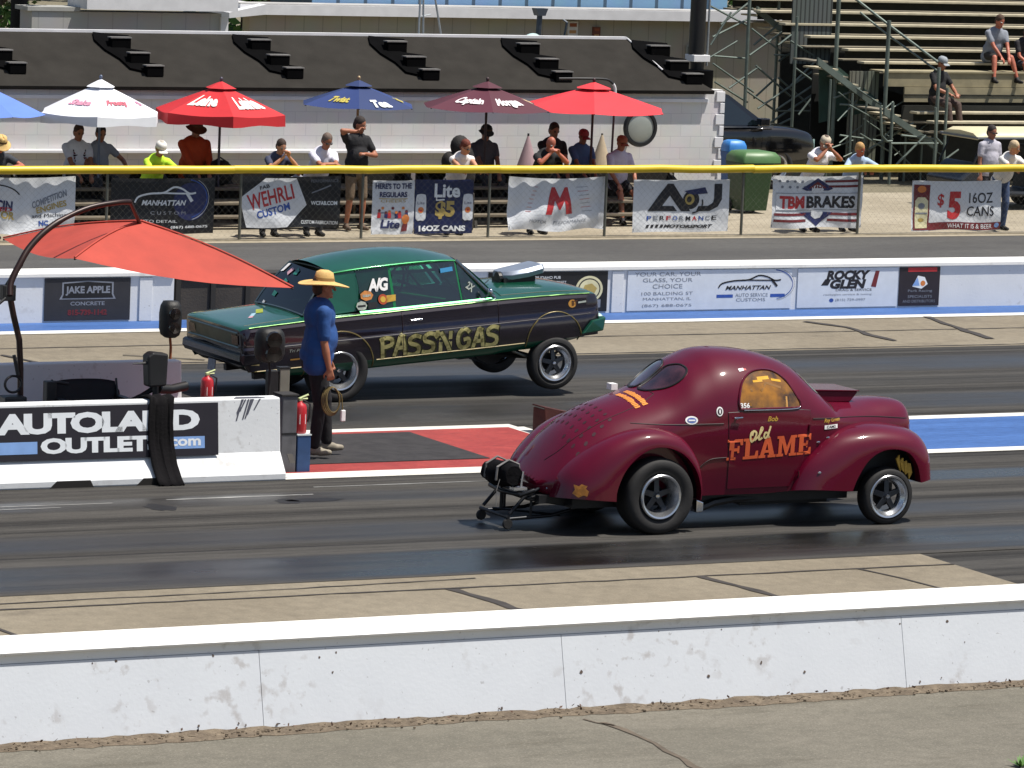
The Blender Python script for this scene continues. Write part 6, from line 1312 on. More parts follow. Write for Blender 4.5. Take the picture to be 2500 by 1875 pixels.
# ---------------- block building with its dark sloping awning ----------------
def blockM(key, c1, c2, mortar, bw=.40, bh=.20, bump=.4):
    m = bpy.data.materials.new(key); m.use_nodes = True; nt = m.node_tree; N = nt.nodes; L = nt.links; b = N['Principled BSDF']; b.inputs['Roughness'].default_value = .8; bump = .22
    tc = N.new('ShaderNodeTexCoord'); sp = N.new('ShaderNodeSeparateXYZ'); cb = N.new('ShaderNodeCombineXYZ'); L.new(tc.outputs['Object'], sp.inputs[0]); L.new(sp.outputs[0], cb.inputs[0]); L.new(sp.outputs[2], cb.inputs[1])
    br = N.new('ShaderNodeTexBrick'); br.inputs['Scale'].default_value = 1; br.inputs['Brick Width'].default_value = bw; br.inputs['Row Height'].default_value = bh; br.inputs['Mortar Size'].default_value = .006; br.inputs['Bias'].default_value = -.2
    for i, c in ((1, c1), (2, c2), (3, mortar)): br.inputs[i].default_value = (*lin(c), 1)
    L.new(cb.outputs[0], br.inputs[0]); nz = N.new('ShaderNodeTexNoise'); nz.inputs['Scale'].default_value = 2.2; nz.inputs['Detail'].default_value = 7; L.new(tc.outputs['Object'], nz.inputs[0])
    mx = N.new('ShaderNodeMix'); mx.data_type = 'RGBA'; mx.blend_type = 'MULTIPLY'; mx.inputs[0].default_value = .2; L.new(br.outputs[0], mx.inputs[6]); L.new(nz.outputs['Color'], mx.inputs[7]); L.new(mx.outputs[2], b.inputs['Base Color'])
    bp = N.new('ShaderNodeBump'); bp.inputs['Strength'].default_value = bump; bp.inputs['Distance'].default_value = .01; bp.invert = True; L.new(br.outputs['Fac'], bp.inputs['Height']); L.new(bp.outputs[0], b.inputs['Normal'])
    return m
def ribM(key, c, rib, step=.3, dark=.75, rough=.5):
    """ribbed metal or boarded siding"""
    m = bpy.data.materials.new(key); m.use_nodes = True; nt = m.node_tree; N = nt.nodes; L = nt.links; b = N['Principled BSDF']; b.inputs['Roughness'].default_value = rough
    tc = N.new('ShaderNodeTexCoord'); wv = N.new('ShaderNodeTexWave'); wv.bands_direction = 'X'; wv.wave_profile = 'SAW'; wv.inputs['Scale'].default_value = 1/step*.159*2; L.new(tc.outputs['Object'], wv.inputs[0])
    r = N.new('ShaderNodeValToRGB'); e = r.color_ramp.elements; e[0].position = 1-rib; e[0].color = (*lin(c), 1); e[1].position = min(.999, 1-rib+.02); e[1].color = (*[v*dark for v in lin(c)], 1); L.new(wv.outputs['Fac'], r.inputs[0])
    nz = N.new('ShaderNodeTexNoise'); nz.inputs['Scale'].default_value = 1.5; L.new(tc.outputs['Object'], nz.inputs[0]); mx = N.new('ShaderNodeMix'); mx.data_type = 'RGBA'; mx.blend_type = 'MULTIPLY'; mx.inputs[0].default_value = .25; L.new(r.outputs[0], mx.inputs[6]); L.new(nz.outputs['Color'], mx.inputs[7]); L.new(mx.outputs[2], b.inputs['Base Color'])
    bp = N.new('ShaderNodeBump'); bp.inputs['Strength'].default_value = .4; bp.inputs['Distance'].default_value = .02; L.new(wv.outputs['Fac'], bp.inputs['Height']); L.new(bp.outputs[0], b.inputs['Normal'])
    return m
BLK_W = blockM('white_block', 'd8d6d4', 'd1cfce', 'c6c4c5')
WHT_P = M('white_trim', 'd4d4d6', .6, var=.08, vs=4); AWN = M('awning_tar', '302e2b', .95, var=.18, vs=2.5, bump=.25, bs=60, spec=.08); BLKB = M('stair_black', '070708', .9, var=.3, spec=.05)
bw = empty('block_building', (33, 70, 0), 'long low white block building under a dark sloping roof behind the parasols', 'building')
XE = 40.42
m = MB(); m.box(-12, XE-33, 0, .2, 0, 2.02); m.build('wall', BLK_W, bw)
m = MB()
for i in range(10): m.box(XE-33-.04-(.10 if i % 2 else .02), XE-33+.03, -.03, .0, .2*i+.01, .2*i+.19)
m.build('corner_quoin', WHT_P, bw, bevel=.008)
z1 = V(600, 366, 69.9).z
m = MB(); m.box(-12, V(1212, 372, 69.9).x-33, -.16, -.0, z1-.05, z1); m.build('bench_ledge', WHT_P, bw, bevel=.006)
m = MB(); m.box(-12, XE-33-.3, -.05, 0, 1.80, 1.86); m.build('wall_rail', WHT_P, bw)
A0, A1 = (69.85, 2.07), (71.4, 2.80)      # lower and upper edge of the slope (Y, z)
zr0 = V(1745, 222, A0[0]); zr1 = V(1530, 98, A1[0])
A0 = (A0[0], zr0.z); A1 = (A1[0], V(850, 86, A1[0]).z)
m = MB(); P = [(-12, A0[0]-70, A0[1]), (zr0.x-33, A0[0]-70, A0[1]), (zr1.x-33, A1[0]-70, A1[1]), (-12, A1[0]-70, A1[1])]
m.prism(P, (0, .02, -.06)); aw = m.build('awning', AWN, bw)
m = MB(); m.box(-12, zr1.x-33, A1[0]-70-.02, A1[0]-70+.10, A1[1]-.01, A1[1]+.035); m.build('awning_trim', WHT_P, aw)
m = MB(); m.box(-12, zr1.x-33-.1, A1[0]-70+.1, A1[0]-70+3, A1[1]-.75, A1[1]-.65); m.build('flat_roof', M('roof_pale', 'a5a4a2', .8, var=.2, vs=2), bw)
m = MB(); m.tube([(zr1.x-33, A1[0]-70-.02, A1[1]+.01), (zr0.x-33-.75, A0[0]-70+.55, A0[1]+.32)], .014, 6); m.build('edge_flashing', WHT_P, aw)
nrm = Vector((0, -(A1[1]-A0[1]), A1[0]-A0[0])).normalized()
def awn_pt(px, py, e=0.):
    v = _ray(px, py); c = Vector((0, 0, CAM_H)); p0 = Vector((0, A0[0], A0[1])); v = Vector(v); t = (p0-c).dot(nrm)/v.dot(nrm); return c+v*t+nrm*e-Vector((33, 70, 0))
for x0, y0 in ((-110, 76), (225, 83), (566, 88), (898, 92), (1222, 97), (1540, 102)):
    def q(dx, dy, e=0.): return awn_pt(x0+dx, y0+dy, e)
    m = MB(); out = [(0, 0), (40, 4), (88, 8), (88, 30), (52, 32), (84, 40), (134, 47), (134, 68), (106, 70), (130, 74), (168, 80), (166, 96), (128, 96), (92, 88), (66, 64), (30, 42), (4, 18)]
    a = [q(*o_, .012) for o_ in out]; n = len(a); m.prism(a, nrm*.03); sg = m.build('stair_gap_shade', BLKB, bw)  # black plate paints in the shadowed gap beside the step boxes
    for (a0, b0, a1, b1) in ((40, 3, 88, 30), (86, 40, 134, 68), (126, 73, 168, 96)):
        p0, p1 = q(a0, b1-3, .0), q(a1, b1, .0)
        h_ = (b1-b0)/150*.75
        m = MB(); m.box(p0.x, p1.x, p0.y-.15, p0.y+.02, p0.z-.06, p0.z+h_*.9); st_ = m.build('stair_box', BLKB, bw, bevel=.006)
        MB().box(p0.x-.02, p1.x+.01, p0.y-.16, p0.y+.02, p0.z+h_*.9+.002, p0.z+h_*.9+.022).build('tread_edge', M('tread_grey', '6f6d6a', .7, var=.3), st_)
# round mirror with its arm
c = V(1563, 312, 69.72); mi = empty('round_mirror', c, 'round convex mirror in a thick black ring mounted on the white block wall', 'mirror')
m = MB(); m.lathe([(.27, .05), (.31, .05), (.335, 0), (.31, -.05), (.262, -.05), (.255, -.02)], axis='y', n=40); m.build('frame', C_BLACK, mi, smooth=50)
m = MB(); m.lathe([(.258, -.02), (.2, -.035), (.1, -.045), (.0, -.048)], axis='y', n=40); m.build('mirror_face', M('mirror_dull', '9fa39c', .35, .3, var=.1, vs=3), mi, smooth=60)
m = MB(); m.tube([(-.0, .05, 0), (0, .28, 0)], .03, 8); m.build('bracket', C_BLACK, mi)
hp_ = [V(1365, 192, 69.4), V(1430, 192, 69.3), V(1480, 194, 69.3), V(1497, 205, 69.3), V(1502, 224, 69.3), V(1495, 300, 69.3)]
o = empty('bent_pipe', hp_[0], 'bent black pipe with a white elbow under the awning edge above the red parasol', 'pipe')
MB().tube(dense([tuple(p-hp_[0]) for p in hp_[:4]], 4, False), .022, 8).build('pipe_run', C_BLACK, o, smooth=60); MB().tube(dense([tuple(p-hp_[0]) for p in hp_[3:]], 4, False), .026, 8).build('elbow', WHT_P, o, smooth=60)
for px, lab in ((1290, 'left'), (1470, 'right')):
    c = V(px, 330, 69.3); o = empty('folded_cloth_cone', (c.x, 69.3, 0), 'pale pink pointed cloth cone beside the person with bushy dark hair' if px < 1400 else 'tall beige cloth cone behind the person sitting beneath the mirror', 'cloth cone')
    m = MB(); zt_ = c.z if px < 1400 else c.z+.02; m.lathe([(.30, zt_-1.0), (.24, zt_-.72), (.10, zt_-.28), (.012, zt_)], n=18); m.build('cloth', M('cone_pink' if px < 1400 else 'cone_beige', '9c8488' if px < 1400 else 'a8987f', .85, var=.12, vs=6), o, smooth=60); MB().tube([(0, 0, 0), (0, 0, c.z+.03)], .018, 6).build('pole', C_BLACK, o)
c = V(1523, 300, 69.0); o = empty('thin_pole', (V(1490, 400, 68.9).x, 68.9, 0), 'thin dark second pole under the bright red parasol', 'pole'); MB().tube([(0, 0, 0), (.03, 0, V(1495, 268, 68.9).z)], .02, 8).build('shaft', M('pole_3a2024', '3a2024', .5), o); MB().lathe([(.16, 0), (.15, .05), (.03, .07), (.025, .2)], n=16).build('foot', C_BLACK, o)

# low timber benches in front of the wall
WOODB = M('bench_wood', '6a6152', .85, var=.3, vs=7); BGREY = M('bench_frame', '3a3733', .8, var=.3)
for bi, (xa, xb) in enumerate(((24.2, 28.9), (29.0, 33.6), (33.7, 38.6))):
    o = empty('spectator_bench', ((xa+xb)/2, 67.4, 0), ('weathered stepped bench behind the left end of the fence', 'weathered stepped bench behind the middle of the fence', 'weathered stepped bench below the maroon and red parasols')[bi], 'bench', 'stepped benches along the block wall')
    w2 = (xb-xa)/2
    for y, z in ((-.85, .22), (-.5, .40), (.0, .40), (.05, .58), (.55, .58), (.72, .80)):
        m = MB(); m.box(-w2, w2, y-.13, y+.13, z-.04, z); m.build('seat_board' if z in (.40, .58, .80) else 'foot_board', WOODB, o, bevel=.006)
    for k in range(5):
        x = -w2+.12+(2*w2-.24)*k/4; m = MB(); m.prism([(x, -1.0, 0), (x, 1.0, 0), (x, 1.0, .75), (x, .6, .54), (x, -.4, .36), (x, -.95, .18)], (.05, 0, 0)); m.build('support', BGREY, o)
    m = MB(); m.box(-w2, w2, .98, 1.02, .0, .74); m.build('back_panel', M('bench_dark', '1d1a18', .9), o)
p = V(525, 385, 67.9); bg_ = empty('dark_bag', (p.x, 67.75, .59), 'bulky dark bag on the bench beside the orange shirted person', 'bag'); m = MB(); m.ell((0, 0, .20), (.27, .18, .21), 18, 10); m.build('bag_body', M('bag_cloth', '1a1614', .8, var=.4, bump=.4), bg_, smooth=60); MB().tube([(-.15, -.05, .36), (0, -.06, .45), (.15, -.05, .36)], .015, 6).build('strap', C_BLACK, bg_)
p = V(1088, 375, 66.9); bg_ = empty('dark_backpack', (p.x, 66.3, .0), 'dark bundled coats piled behind the person with reddish hair', 'coats'); m = MB(); m.ell((0, 0, .95), (.24, .18, .48), 18, 12); m.ell((-.05, 0, 1.35), (.16, .14, .18), 14, 8); m.ell((-.22, .02, 1.1), (.13, .13, .16), 14, 8); m.build('coat_pile', M('bag_cloth'), bg_, smooth=60); MB().box(-.2, .2, -.12, .12, 0, .6).build('stool', BGREY, bg_, bevel=.02)

# ---------------- buildings and trees beyond ----------------
SID = ribM('beige_siding', 'a29c8c', .06, .42, .72, .6); SIDL = ribM('lilac_siding', 'a8a6a6', .05, .5, .8, .6)
ba = empty('shed', (33, 80, 0), 'low pale flat roofed shed at the upper left with a bright white roof edge', 'building')
xa, xm, xb, xc = Xat(78, 40, 80)-33, Xat(195, 20, 80)-33, Xat(563, 20, 80)-33, Xat(540, 60, 80)-33
MB().box(xa, xc, 0, .6, 0, 2.66).build('wall', SIDL, ba); MB().box(xa-.1, xm, -.03, .62, 2.665, 2.74).build('roof_edge', M('shed_edge', '9a9a96', .7), ba); MB().box(xm, xb, -.35, .62, V(380, 26, 79.6).z, V(380, 26, 79.6).z+.34).build('fascia', WHT_P, ba); MB().box(xc-.03, xc+.12, -.06, .0, 0, 2.6).build('lit_corner_strip', WHT_P, ba)  # last box: white strip painting the sunlit edge of the right corner
MB().box(xb-1.5, xb-.6, -.36, -.352, 2.3, 2.33) if False else None
bb = empty('long_hall', (45, 84, 0), 'long beige hall with a white roof edge behind the dark awning', 'building')
xl, xr = Xat(610, 40, 84)-45, Xat(2060, 40, 84)-45; zf = V(1300, 46, 83.7).z
MB().box(xl, xr, 0, .35, 0, zf+.05).build('wall', SID, bb); MB().box(xl-.35, xr+.1, -.30, .38, zf, zf+.20).build('fascia', WHT_P, bb); MB().box(xl-.32, xr, -.25, .36, zf+.202, zf+.22).build('roof', M('roof_pale'), bb)
MB().prism([(Xat(560, 36, 83.4)-45, -.6, zf-.06), (Xat(650, 28, 83.4)-45, -.6, zf+.02), (Xat(650, 15, 83.4)-45, -.6, zf+.22), (Xat(560, 26, 83.4)-45, -.6, zf+.05)], (0, 1.5, 0)).build('porch_roof', WHT_P, bb)
for px, py, w_, h_, c_, n_ in ((1398, 70, .24, .30, 'c8c4ba', 'notice_board'), (1456, 80, .17, .24, '6a3a28', 'meter_box'), (1690, 128, .3, .3, '8d9088', 'window')):
    p = V(px, py, 83.97); e_ = MB().box(p.x-45-w_/2, p.x-45+w_/2, -.05, -.0, p.z-h_/2, p.z+h_/2).build(n_, M('p_'+c_, c_, .6, var=.15), bb, bevel=.004)
    if n_ != 'window':
        d = Decal(); d.rect(-w_*.35, w_*.35, .04, h_*.38, 0); d.rect(-w_*.35, w_*.3, -h_*.32, -.03, 1); d.build('paper', [M('paper_rust', '8a4a2a', .7), M('paper_tan', 'b0824e' if n_ == 'notice_board' else 'b9a98c', .7)], lambda u, v, l: (p.x-45+u, -.053, p.z+v), e_)
    else:
        MB().box(p.x-45-w_*.4, p.x-45+w_*.4, -.056, -.052, p.z-h_*.4, p.z+h_*.4).build('pane', M('dim_glass', '4a524e', .2), e_)
bc = empty('blue_hall', (52, 84.45, 0), 'tall pale blue ribbed metal hall standing behind the beige hall', 'building')
xl, xr = Xat(760, 20, 84.45)-52, Xat(1775, 20, 84.45)-52
MB().box(xl, xr, 0, 2, 0, 5.2).build('wall', ribM('blue_ribbed', '7ea4c8', .14, .62, .30, .45), bc); MB().box(xl-.2, xr+.2, -.2, 2.2, 5.205, 5.5).build('roof', WHT_P, bc)
# vent pipe, mast, big pole
p = V(1313, 92, 72.5); o = empty('vent_pipe', (p.x, 72.5, 2.6), 'grey vent pipe with a square cap rising behind the awning', 'pipe'); MB().tube([(0, 0, 0), (.02, 0, V(1316, 38, 72.5).z-2.6)], .05, 10).build('shaft', M('vent_grey', '3f464e', .5, .5, var=.2), o, smooth=60); h0 = V(1316, 38, 72.5).z-2.6; MB().prism([(-.05, -.09, h0), (.09, -.09, h0), (.14, -.09, h0+.13), (-.10, -.09, h0+.13)], (0, .18, 0)).build('cap', M('vent_grey'), o); MB().ell((-.10, 0, .12), (.16, .12, .10)).build('tarp_bundle', M('tarp_pale', 'a9c0bf', .7, var=.2), o, smooth=60); MB().tube([(.1, -.05, .12), (.5, -.05, .16), (.55, -.05, .42), (.5, 0, .46)], .025, 6).build('elbow_pipe', M('vent_grey'), o); MB().box(.0, .9, -.3, -.1, -.02, .12).build('gutter_box', BLKB, o, bevel=.01)
p = V(1035, 88, 73); o = empty('lattice_mast', (p.x, 73, 2.5), 'thin grey tripod mast behind the awning ridge', 'mast'); g_ = M('mast_grey', '8c9296', .5, .5)
for i, (bx_, by_, tx, ty) in enumerate(((1022, 86, 1033, -160), (1033, 84, 1035, -160), (1077, 87, 1037, -160))):
    a, b = V(bx_, by_, 73+.2*(i-1)), V(tx, ty, 73); MB().tube([tuple(a-Vector(o.location)), tuple(b-Vector(o.location))], .018, 6).build('leg', g_, o)
a, b = V(1028, 40, 73), V(1052, 35, 73); MB().tube([tuple(a-Vector(o.location)), tuple(b-Vector(o.location))], .012, 6).build('cross_bar', g_, o)
p = V(1702, 160, 72.8); o = empty('light_pole', (p.x, 72.8, 0), 'thick black pole on a drum base rising past the end of the awning', 'pole')
def zz(px, py): return V(px, py, 72.8).z
m = MB(); m.tube([(-.03, 0, zz(1700, 133)), (0, 0, 9)], .145, 18); m.build('shaft', M('pole_black', '08080a', .45, var=.3, vs=4), o, smooth=60); MB().tube([(.17, -.05, zz(1700, 160)), (.2, -.05, 9)], .02, 6).build('conduit', M('mast_grey'), o)
MB().box(-.17, .17, -.17, .17, zz(1700, 150), zz(1700, 133)).build('collar', WHT_P, o, bevel=.01); m = MB(); m.lathe([(.12, zz(1700, 172)), (.13, zz(1700, 150))], n=16); m.build('neck', C_BLACK, o, smooth=50)
m = MB(); m.lathe([(0, 0), (.30, 0), (.30, zz(1700, 168)-.02), (.0, zz(1700, 168)-.02)], n=24); m.build('drum_base', BLKB, o, smooth=50)
BARK = M('bark', '3a2e24', .9, var=.3, vs=10, bump=.4)
def tree(x, y, h, r, label, n=4200, c1='4f7a2a', c2='27431a', z0=0., seed=0, cz=.6, sp=.36, bark=None):
    r_ = random.Random(seed); o = empty('leafy_tree', (x, y, z0), label, 'tree', 'trees behind the halls')
    m = MB(); m.tube([(0, 0, 0), (.1, .05, h*.3), (-.05, .1, h*.6), (0, 0, h*.85)], [r*.10, r*.08, r*.05, r*.02], 8)
    for i in range(7):
        a = i*2.4; m.tube([(0, .05, h*(.3+.06*i)), (r*.4*math.cos(a), r*.4*math.sin(a), h*(.45+.06*i)), (r*.75*math.cos(a), r*.75*math.sin(a), h*(.52+.06*i))], [r*.04, r*.028, r*.01], 6)
    m.build('trunk', bark or BARK, o, smooth=60)
    cl = [(Vector((r*r_.uniform(-.8, .8), r*r_.uniform(-.8, .8), h*cz+h*sp*r_.uniform(-1, 1))), r*r_.uniform(.22, .42)) for _ in range(26)]
    m = MB()
    for i in range(n):
        c, q = cl[i % len(cl)]; d = Vector((r_.gauss(0, 1), r_.gauss(0, 1), r_.gauss(0, 1))).normalized()*q*r_.uniform(.5, 1.05)**.5; p_ = c+d
        s = r_.uniform(.09, .2)*max(1, r/3); u = Vector((r_.gauss(0, 1), r_.gauss(0, 1), r_.gauss(0, .6))).normalized(); v = u.cross(Vector((r_.gauss(0, 1), r_.gauss(0, 1), r_.gauss(0, 1)))).normalized()
        m.add([p_-u*s, p_-v*s*.5, p_+u*s, p_+v*s*.5], [(0, 1, 2, 3)])
    m.build('crown', M('leaf_'+c1, c2, .6, var=.3, vs=1.2, col2=c1), o, recalc=False)
for i, (px, Y, h, r, lab) in enumerate(((-25, 92, 6.5, 2.6, 'bright green tree at the upper left corner'), (600, 96, 5.5, 2.4, 'green tree showing between the pale shed and the long hall'), (1838, 108, 6, 3.0, 'dark green tree behind the right end of the blue hall'), (2060, 104, 6.2, 2.4, 'green tree behind the top left of the grandstand'), (2260, 106, 6.6, 2.8, 'green tree behind the middle of the grandstand top'), (2440, 103, 6.4, 2.6, 'green tree behind the right end of the grandstand'))):
    tree(Xat(px, 30, Y), Y, h, r, lab, seed=i, cz=.54, sp=.46)
tree(Xat(38, 40, 81.0), 81.0, 8.5, 2.2, 'dark trunked tree beside the pale shed at the upper left', 2600, seed=11, cz=.78, sp=.2, bark=M('bark_dark', '0d0b09', .9, var=.3))
m = MB(); r_ = random.Random(5)     # far wood beyond the halls, one mass
for i in range(9000):
    x = r_.uniform(0, 130); y = 135+r_.uniform(-3, 3); c = Vector((x, y, abs(r_.gauss(0, 1))*2.2+1.2*math.sin(x*.5)+1)); q = r_.uniform(.25, .55); u = Vector((r_.gauss(0, 1), r_.gauss(0, 1), r_.gauss(0, .7))).normalized()*q; v = Vector((r_.gauss(0, 1), r_.gauss(0, 1), r_.gauss(0, 1))).normalized()*q*.6
    m.add([tuple(c-u), tuple(c-v), tuple(c+u), tuple(c+v)], [(0, 1, 2, 3)])
tag(m.build('far_wood', M('leaf_4f7a2a', '27431a'), recalc=False), kind='stuff')

# ---------------- grandstand at the right ----------------
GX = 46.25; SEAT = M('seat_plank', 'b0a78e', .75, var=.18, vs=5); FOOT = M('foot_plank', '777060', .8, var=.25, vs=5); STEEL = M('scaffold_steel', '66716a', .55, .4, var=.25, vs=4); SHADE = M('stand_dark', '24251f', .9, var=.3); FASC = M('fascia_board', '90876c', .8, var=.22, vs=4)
gs = empty('grandstand', (GX, 73, 0), 'timber grandstand on a steel scaffold with handrails at the upper right', 'grandstand')
rows_ = []
for y_, Y in ((296, 73.4), (273, 74.0)): rows_.append((Y, V(2450, y_, Y).z))
for k in range(8): rows_.append((75.5+.6*k, 2.19+.205*k))
LX = 9.
for i, (Y, z) in enumerate(rows_):
    x0 = 46.9-GX if i < 2 else (.35 if i < 4 else -.15-.22*(i-4))
    MB().box(x0, LX, Y-73-.13, Y-73+.13, z-.045, z).build('seat_board', SEAT, gs, bevel=.006)
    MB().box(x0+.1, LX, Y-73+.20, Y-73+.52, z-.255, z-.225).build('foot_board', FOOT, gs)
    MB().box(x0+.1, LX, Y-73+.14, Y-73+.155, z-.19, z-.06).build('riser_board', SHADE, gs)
za, zb_, zc = V(2400, 179, 74.95).z, V(2400, 214, 74.95).z, V(2400, 250, 74.9).z
MB().box(.55, LX, 1.93, 1.97, zb_+.01, za).build('fascia', FASC, gs); MB().box(1.0, LX, 1.90, 1.94, zc, zb_).build('fascia', FASC, gs); MB().box(1.0, LX, 1.885, 1.90, (zb_+zc)/2-.012, (zb_+zc)/2+.008).build('fascia_gap', SHADE, gs); MB().box(.5, LX, 1.9, 2.4, za, za+.03).build('walkway', FASC, gs)
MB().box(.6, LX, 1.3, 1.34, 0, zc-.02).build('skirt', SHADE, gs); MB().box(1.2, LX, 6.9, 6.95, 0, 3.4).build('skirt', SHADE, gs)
MB().box(-.05, .6, 2.2, 2.24, .1, za+.0).build('slatted_panel', ribM('slat_panel', '6f7264', .30, .09, .25, .7), gs); MB().box(-.2, .7, 4.2, 4.24, za, 3.3).build('slatted_panel', ribM('slat_panel2', '565e5c', .35, .1, .3, .7), gs)
def gp(px, py, Y): return V(px, py, Y)-Vector((GX, 73, 0))
for px, y0, y1, Y, r in ((1825, -60, 330, 77.5, .035), (1897, -60, 330, 78.5, .032), (1938, 40, 330, 76.5, .03), (1978, 60, 150, 77.5, .025), (2043, -60, 420, 75.2, .042), (2163, 50, 330, 74.6, .04), (2285, 165, 345, 73.2, .035), (2305, 215, 345, 73.2, .03), (2172, 250, 420, 73.6, .03)):
    a, b = gp(px+8, y0, Y), gp(px-6, y1, Y); b.z = 0 if y1 > 320 else b.z; MB().tube([tuple(a), (a.x, a.y, b.z)], r, 8).build('support_post', STEEL, gs, smooth=60)
for x0, y0, x1, y1, Y in ((1830, 135, 1935, 60, 77.5), (1835, 70, 1905, 125, 77.5), (1740, 90, 1830, 45, 77.6), (1735, 15, 1830, 65, 77.6), (1735, 110, 1785, 30, 77.4), (1740, 155, 1840, 225, 77.5), (1780, 215, 1850, 165, 77.5), (1845, 160, 1930, 235, 77.5), (1850, 265, 1990, 170, 77.3), (1895, 268, 1990, 205, 77.2), (1850, 330, 1930, 290, 77.3), (1820, 220, 1895, 272, 77.5), (1940, 165, 1995, 205, 76.6), (1900, 110, 1932, 85, 77.0), (1950, 280, 2035, 170, 76.2), (1760, 60, 1830, 5, 78.2), (1835, 20, 1900, 70, 78.2), (1840, 110, 1900, 60, 78.0), (1900, 150, 1975, 100, 77.8), (1840, 240, 1895, 190, 78.0), (1900, 190, 1980, 260, 77.9), (1850, 320, 1985, 230, 77.6), (1745, 200, 1825, 250, 78.1), (1930, 100, 1985, 135, 77.0), (1930, 210, 1990, 150, 77.0), (2035, 240, 2100, 215, 75.0), (2090, 215, 2150, 255, 74.8), (2050, 255, 2165, 260, 75.0), (2050, 330, 2160, 345, 74.8), (2120, 365, 2230, 300, 74.0), (2175, 350, 2290, 350, 73.2), (2180, 410, 2260, 330, 73.3), (2200, 330, 2290, 340, 73.4), (2300, 395, 2340, 365, 73.4)):
    MB().tube([tuple(gp(x0, y0, Y)), tuple(gp(x1, y1, Y))], .021, 6).build('brace', STEEL, gs)
for x0, y0, x1, y1, Y, r in ((1735, 136, 1825, 143, 77.6, .02), (1890, 134, 1990, 138, 77.4, .02), (1895, 271, 1985, 271, 77.3, .02), (1800, 100, 1700, 160, 77.3, .015)):
    MB().tube([tuple(gp(x0, y0, Y)), tuple(gp(x1, y1, Y))], r, 6).build('cross_tube', STEEL, gs)
m = MB(); m.tube([tuple(gp(2086, -5, 75.4)), tuple(gp(2165, 57, 75.0)), tuple(gp(2290, 152, 73.8))], .026, 8); m.build('handrail', STEEL, gs, smooth=60); m = MB(); m.tube([tuple(gp(2100, 30, 75.4)), tuple(gp(2163, 82, 75.0)), tuple(gp(2287, 172, 73.8))], .02, 8); m.build('handrail', STEEL, gs, smooth=60)
m = MB(); m.tube([tuple(gp(2150, 262, 73.5)), tuple(gp(2152, 330, 73.5)), tuple(gp(2165, 345, 73.5)), tuple(gp(2178, 345, 73.5))], .025, 8); m.build('handrail', STEEL, gs, smooth=60); m = MB(); m.tube([tuple(gp(2284, 262, 73.0)), tuple(gp(2284, 335, 73.0)), tuple(gp(2300, 352, 73.0))], .025, 8); m.build('handrail', STEEL, gs, smooth=60)
for x0, y0, x1, y1, Y in ((1998, 140, 2170, 272, 74.9), (2160, 262, 2290, 352, 73.6), (1850, 15, 1990, 130, 78.0)):
    a, b = gp(x0, y0, Y), gp(x1, y1, Y); m = MB(); m.prism([(a.x, a.y, a.z), (b.x, b.y, b.z), (b.x, b.y, b.z-.14), (a.x, a.y, a.z-.14)], (0, .06, 0)); sg = m.build('stair_stringer', STEEL, gs)
    for k in range(7):
        q = a.lerp(b, (k+.5)/7); MB().box(q.x-.14, q.x+.14, q.y+.06, q.y+.9, q.z-.03, q.z).build('stair_tread', SEAT if k % 2 else FOOT, gs)
a, b, c_, d_ = gp(2000, 155, 75.3), gp(2050, 165, 75.3), gp(2165, 262, 75.1), gp(2000, 300, 75.3); MB().prism([tuple(a), tuple(b), tuple(c_), tuple(d_)], (0, .02, 0)).build('green_tarp', M('tarp_green', '1e3a30', .7, var=.35, vs=3, bump=.3, bs=5), gs)
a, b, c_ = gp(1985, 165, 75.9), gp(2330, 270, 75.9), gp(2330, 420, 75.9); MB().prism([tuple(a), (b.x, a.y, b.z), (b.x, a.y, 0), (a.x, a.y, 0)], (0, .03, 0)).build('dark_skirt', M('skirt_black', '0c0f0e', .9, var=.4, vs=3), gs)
for i in range(26):
    x0 = rng.uniform(1990, 2300); y0 = rng.uniform(210, 390); dx, dy = rng.uniform(35, 80), rng.choice([-1, 1])*rng.uniform(25, 60)
    if y0 < 150+.62*(x0-1990)+20: continue
    Y = rng.uniform(73.6, 75.0); MB().tube([tuple(gp(x0, y0, Y)), tuple(gp(x0+dx, y0+dy, Y+.1))], .015, 5).build('brace', STEEL, gs)
for px in (2020, 2075, 2110, 2210, 2250): a = gp(px, 360, 74.2); MB().tube([(a.x, a.y, 0), (a.x, a.y, gp(px, 165+.62*(px-1990)+10, 74.2).z)], .022, 6).build('support_post', STEEL, gs)
# people in the stand
def gsit(px, Y, zs, label, **kw):
    J = kw.pop('J', None) or J_sit(zs, fz=zs-.36); return person((V(px, 120, Y).x, Y, 0), kw.pop('rz', 0), label, J, **kw)
z5 = 2.19
gsit(2420, 75.45, z5, 'person in a grey t-shirt and dark shorts sitting forward on the grandstand', shirt='7d828c', pants='2a2420', plen=.45, hair='4a3424', skin='red', h=1.78, build=1.12, J=J_sit(z5, .10, -.06, -.48, .08, feet=-.55, lean=.10, fz=z5-.30, face=(.1, -1, -.4), spread=.26))
gsit(2492, 75.45, z5, 'dark haired person in a black top sitting at the right edge of the grandstand', shirt='1c1a20', pants='2a2a34', plen=.4, hair='241c1a', skin='red', h=1.66, J=J_sit(z5, .12, -.06, -.42, .12, feet=-.5, lean=.08, fz=z5-.30))
z0_ = rows_[1][1]
gsit(2292, 73.95, z0_+.12, 'person in a black shirt and pale cap sitting by the grandstand handrail', shirt='141418', hat=('cap', '8a9096'), pants='4a3a34', skin='tan', h=1.78, rz=.3, J=J_sit(z0_+.12, .10, -.1, -.40, .22, feet=-.5, fz=z0_-.28), glasses=True)
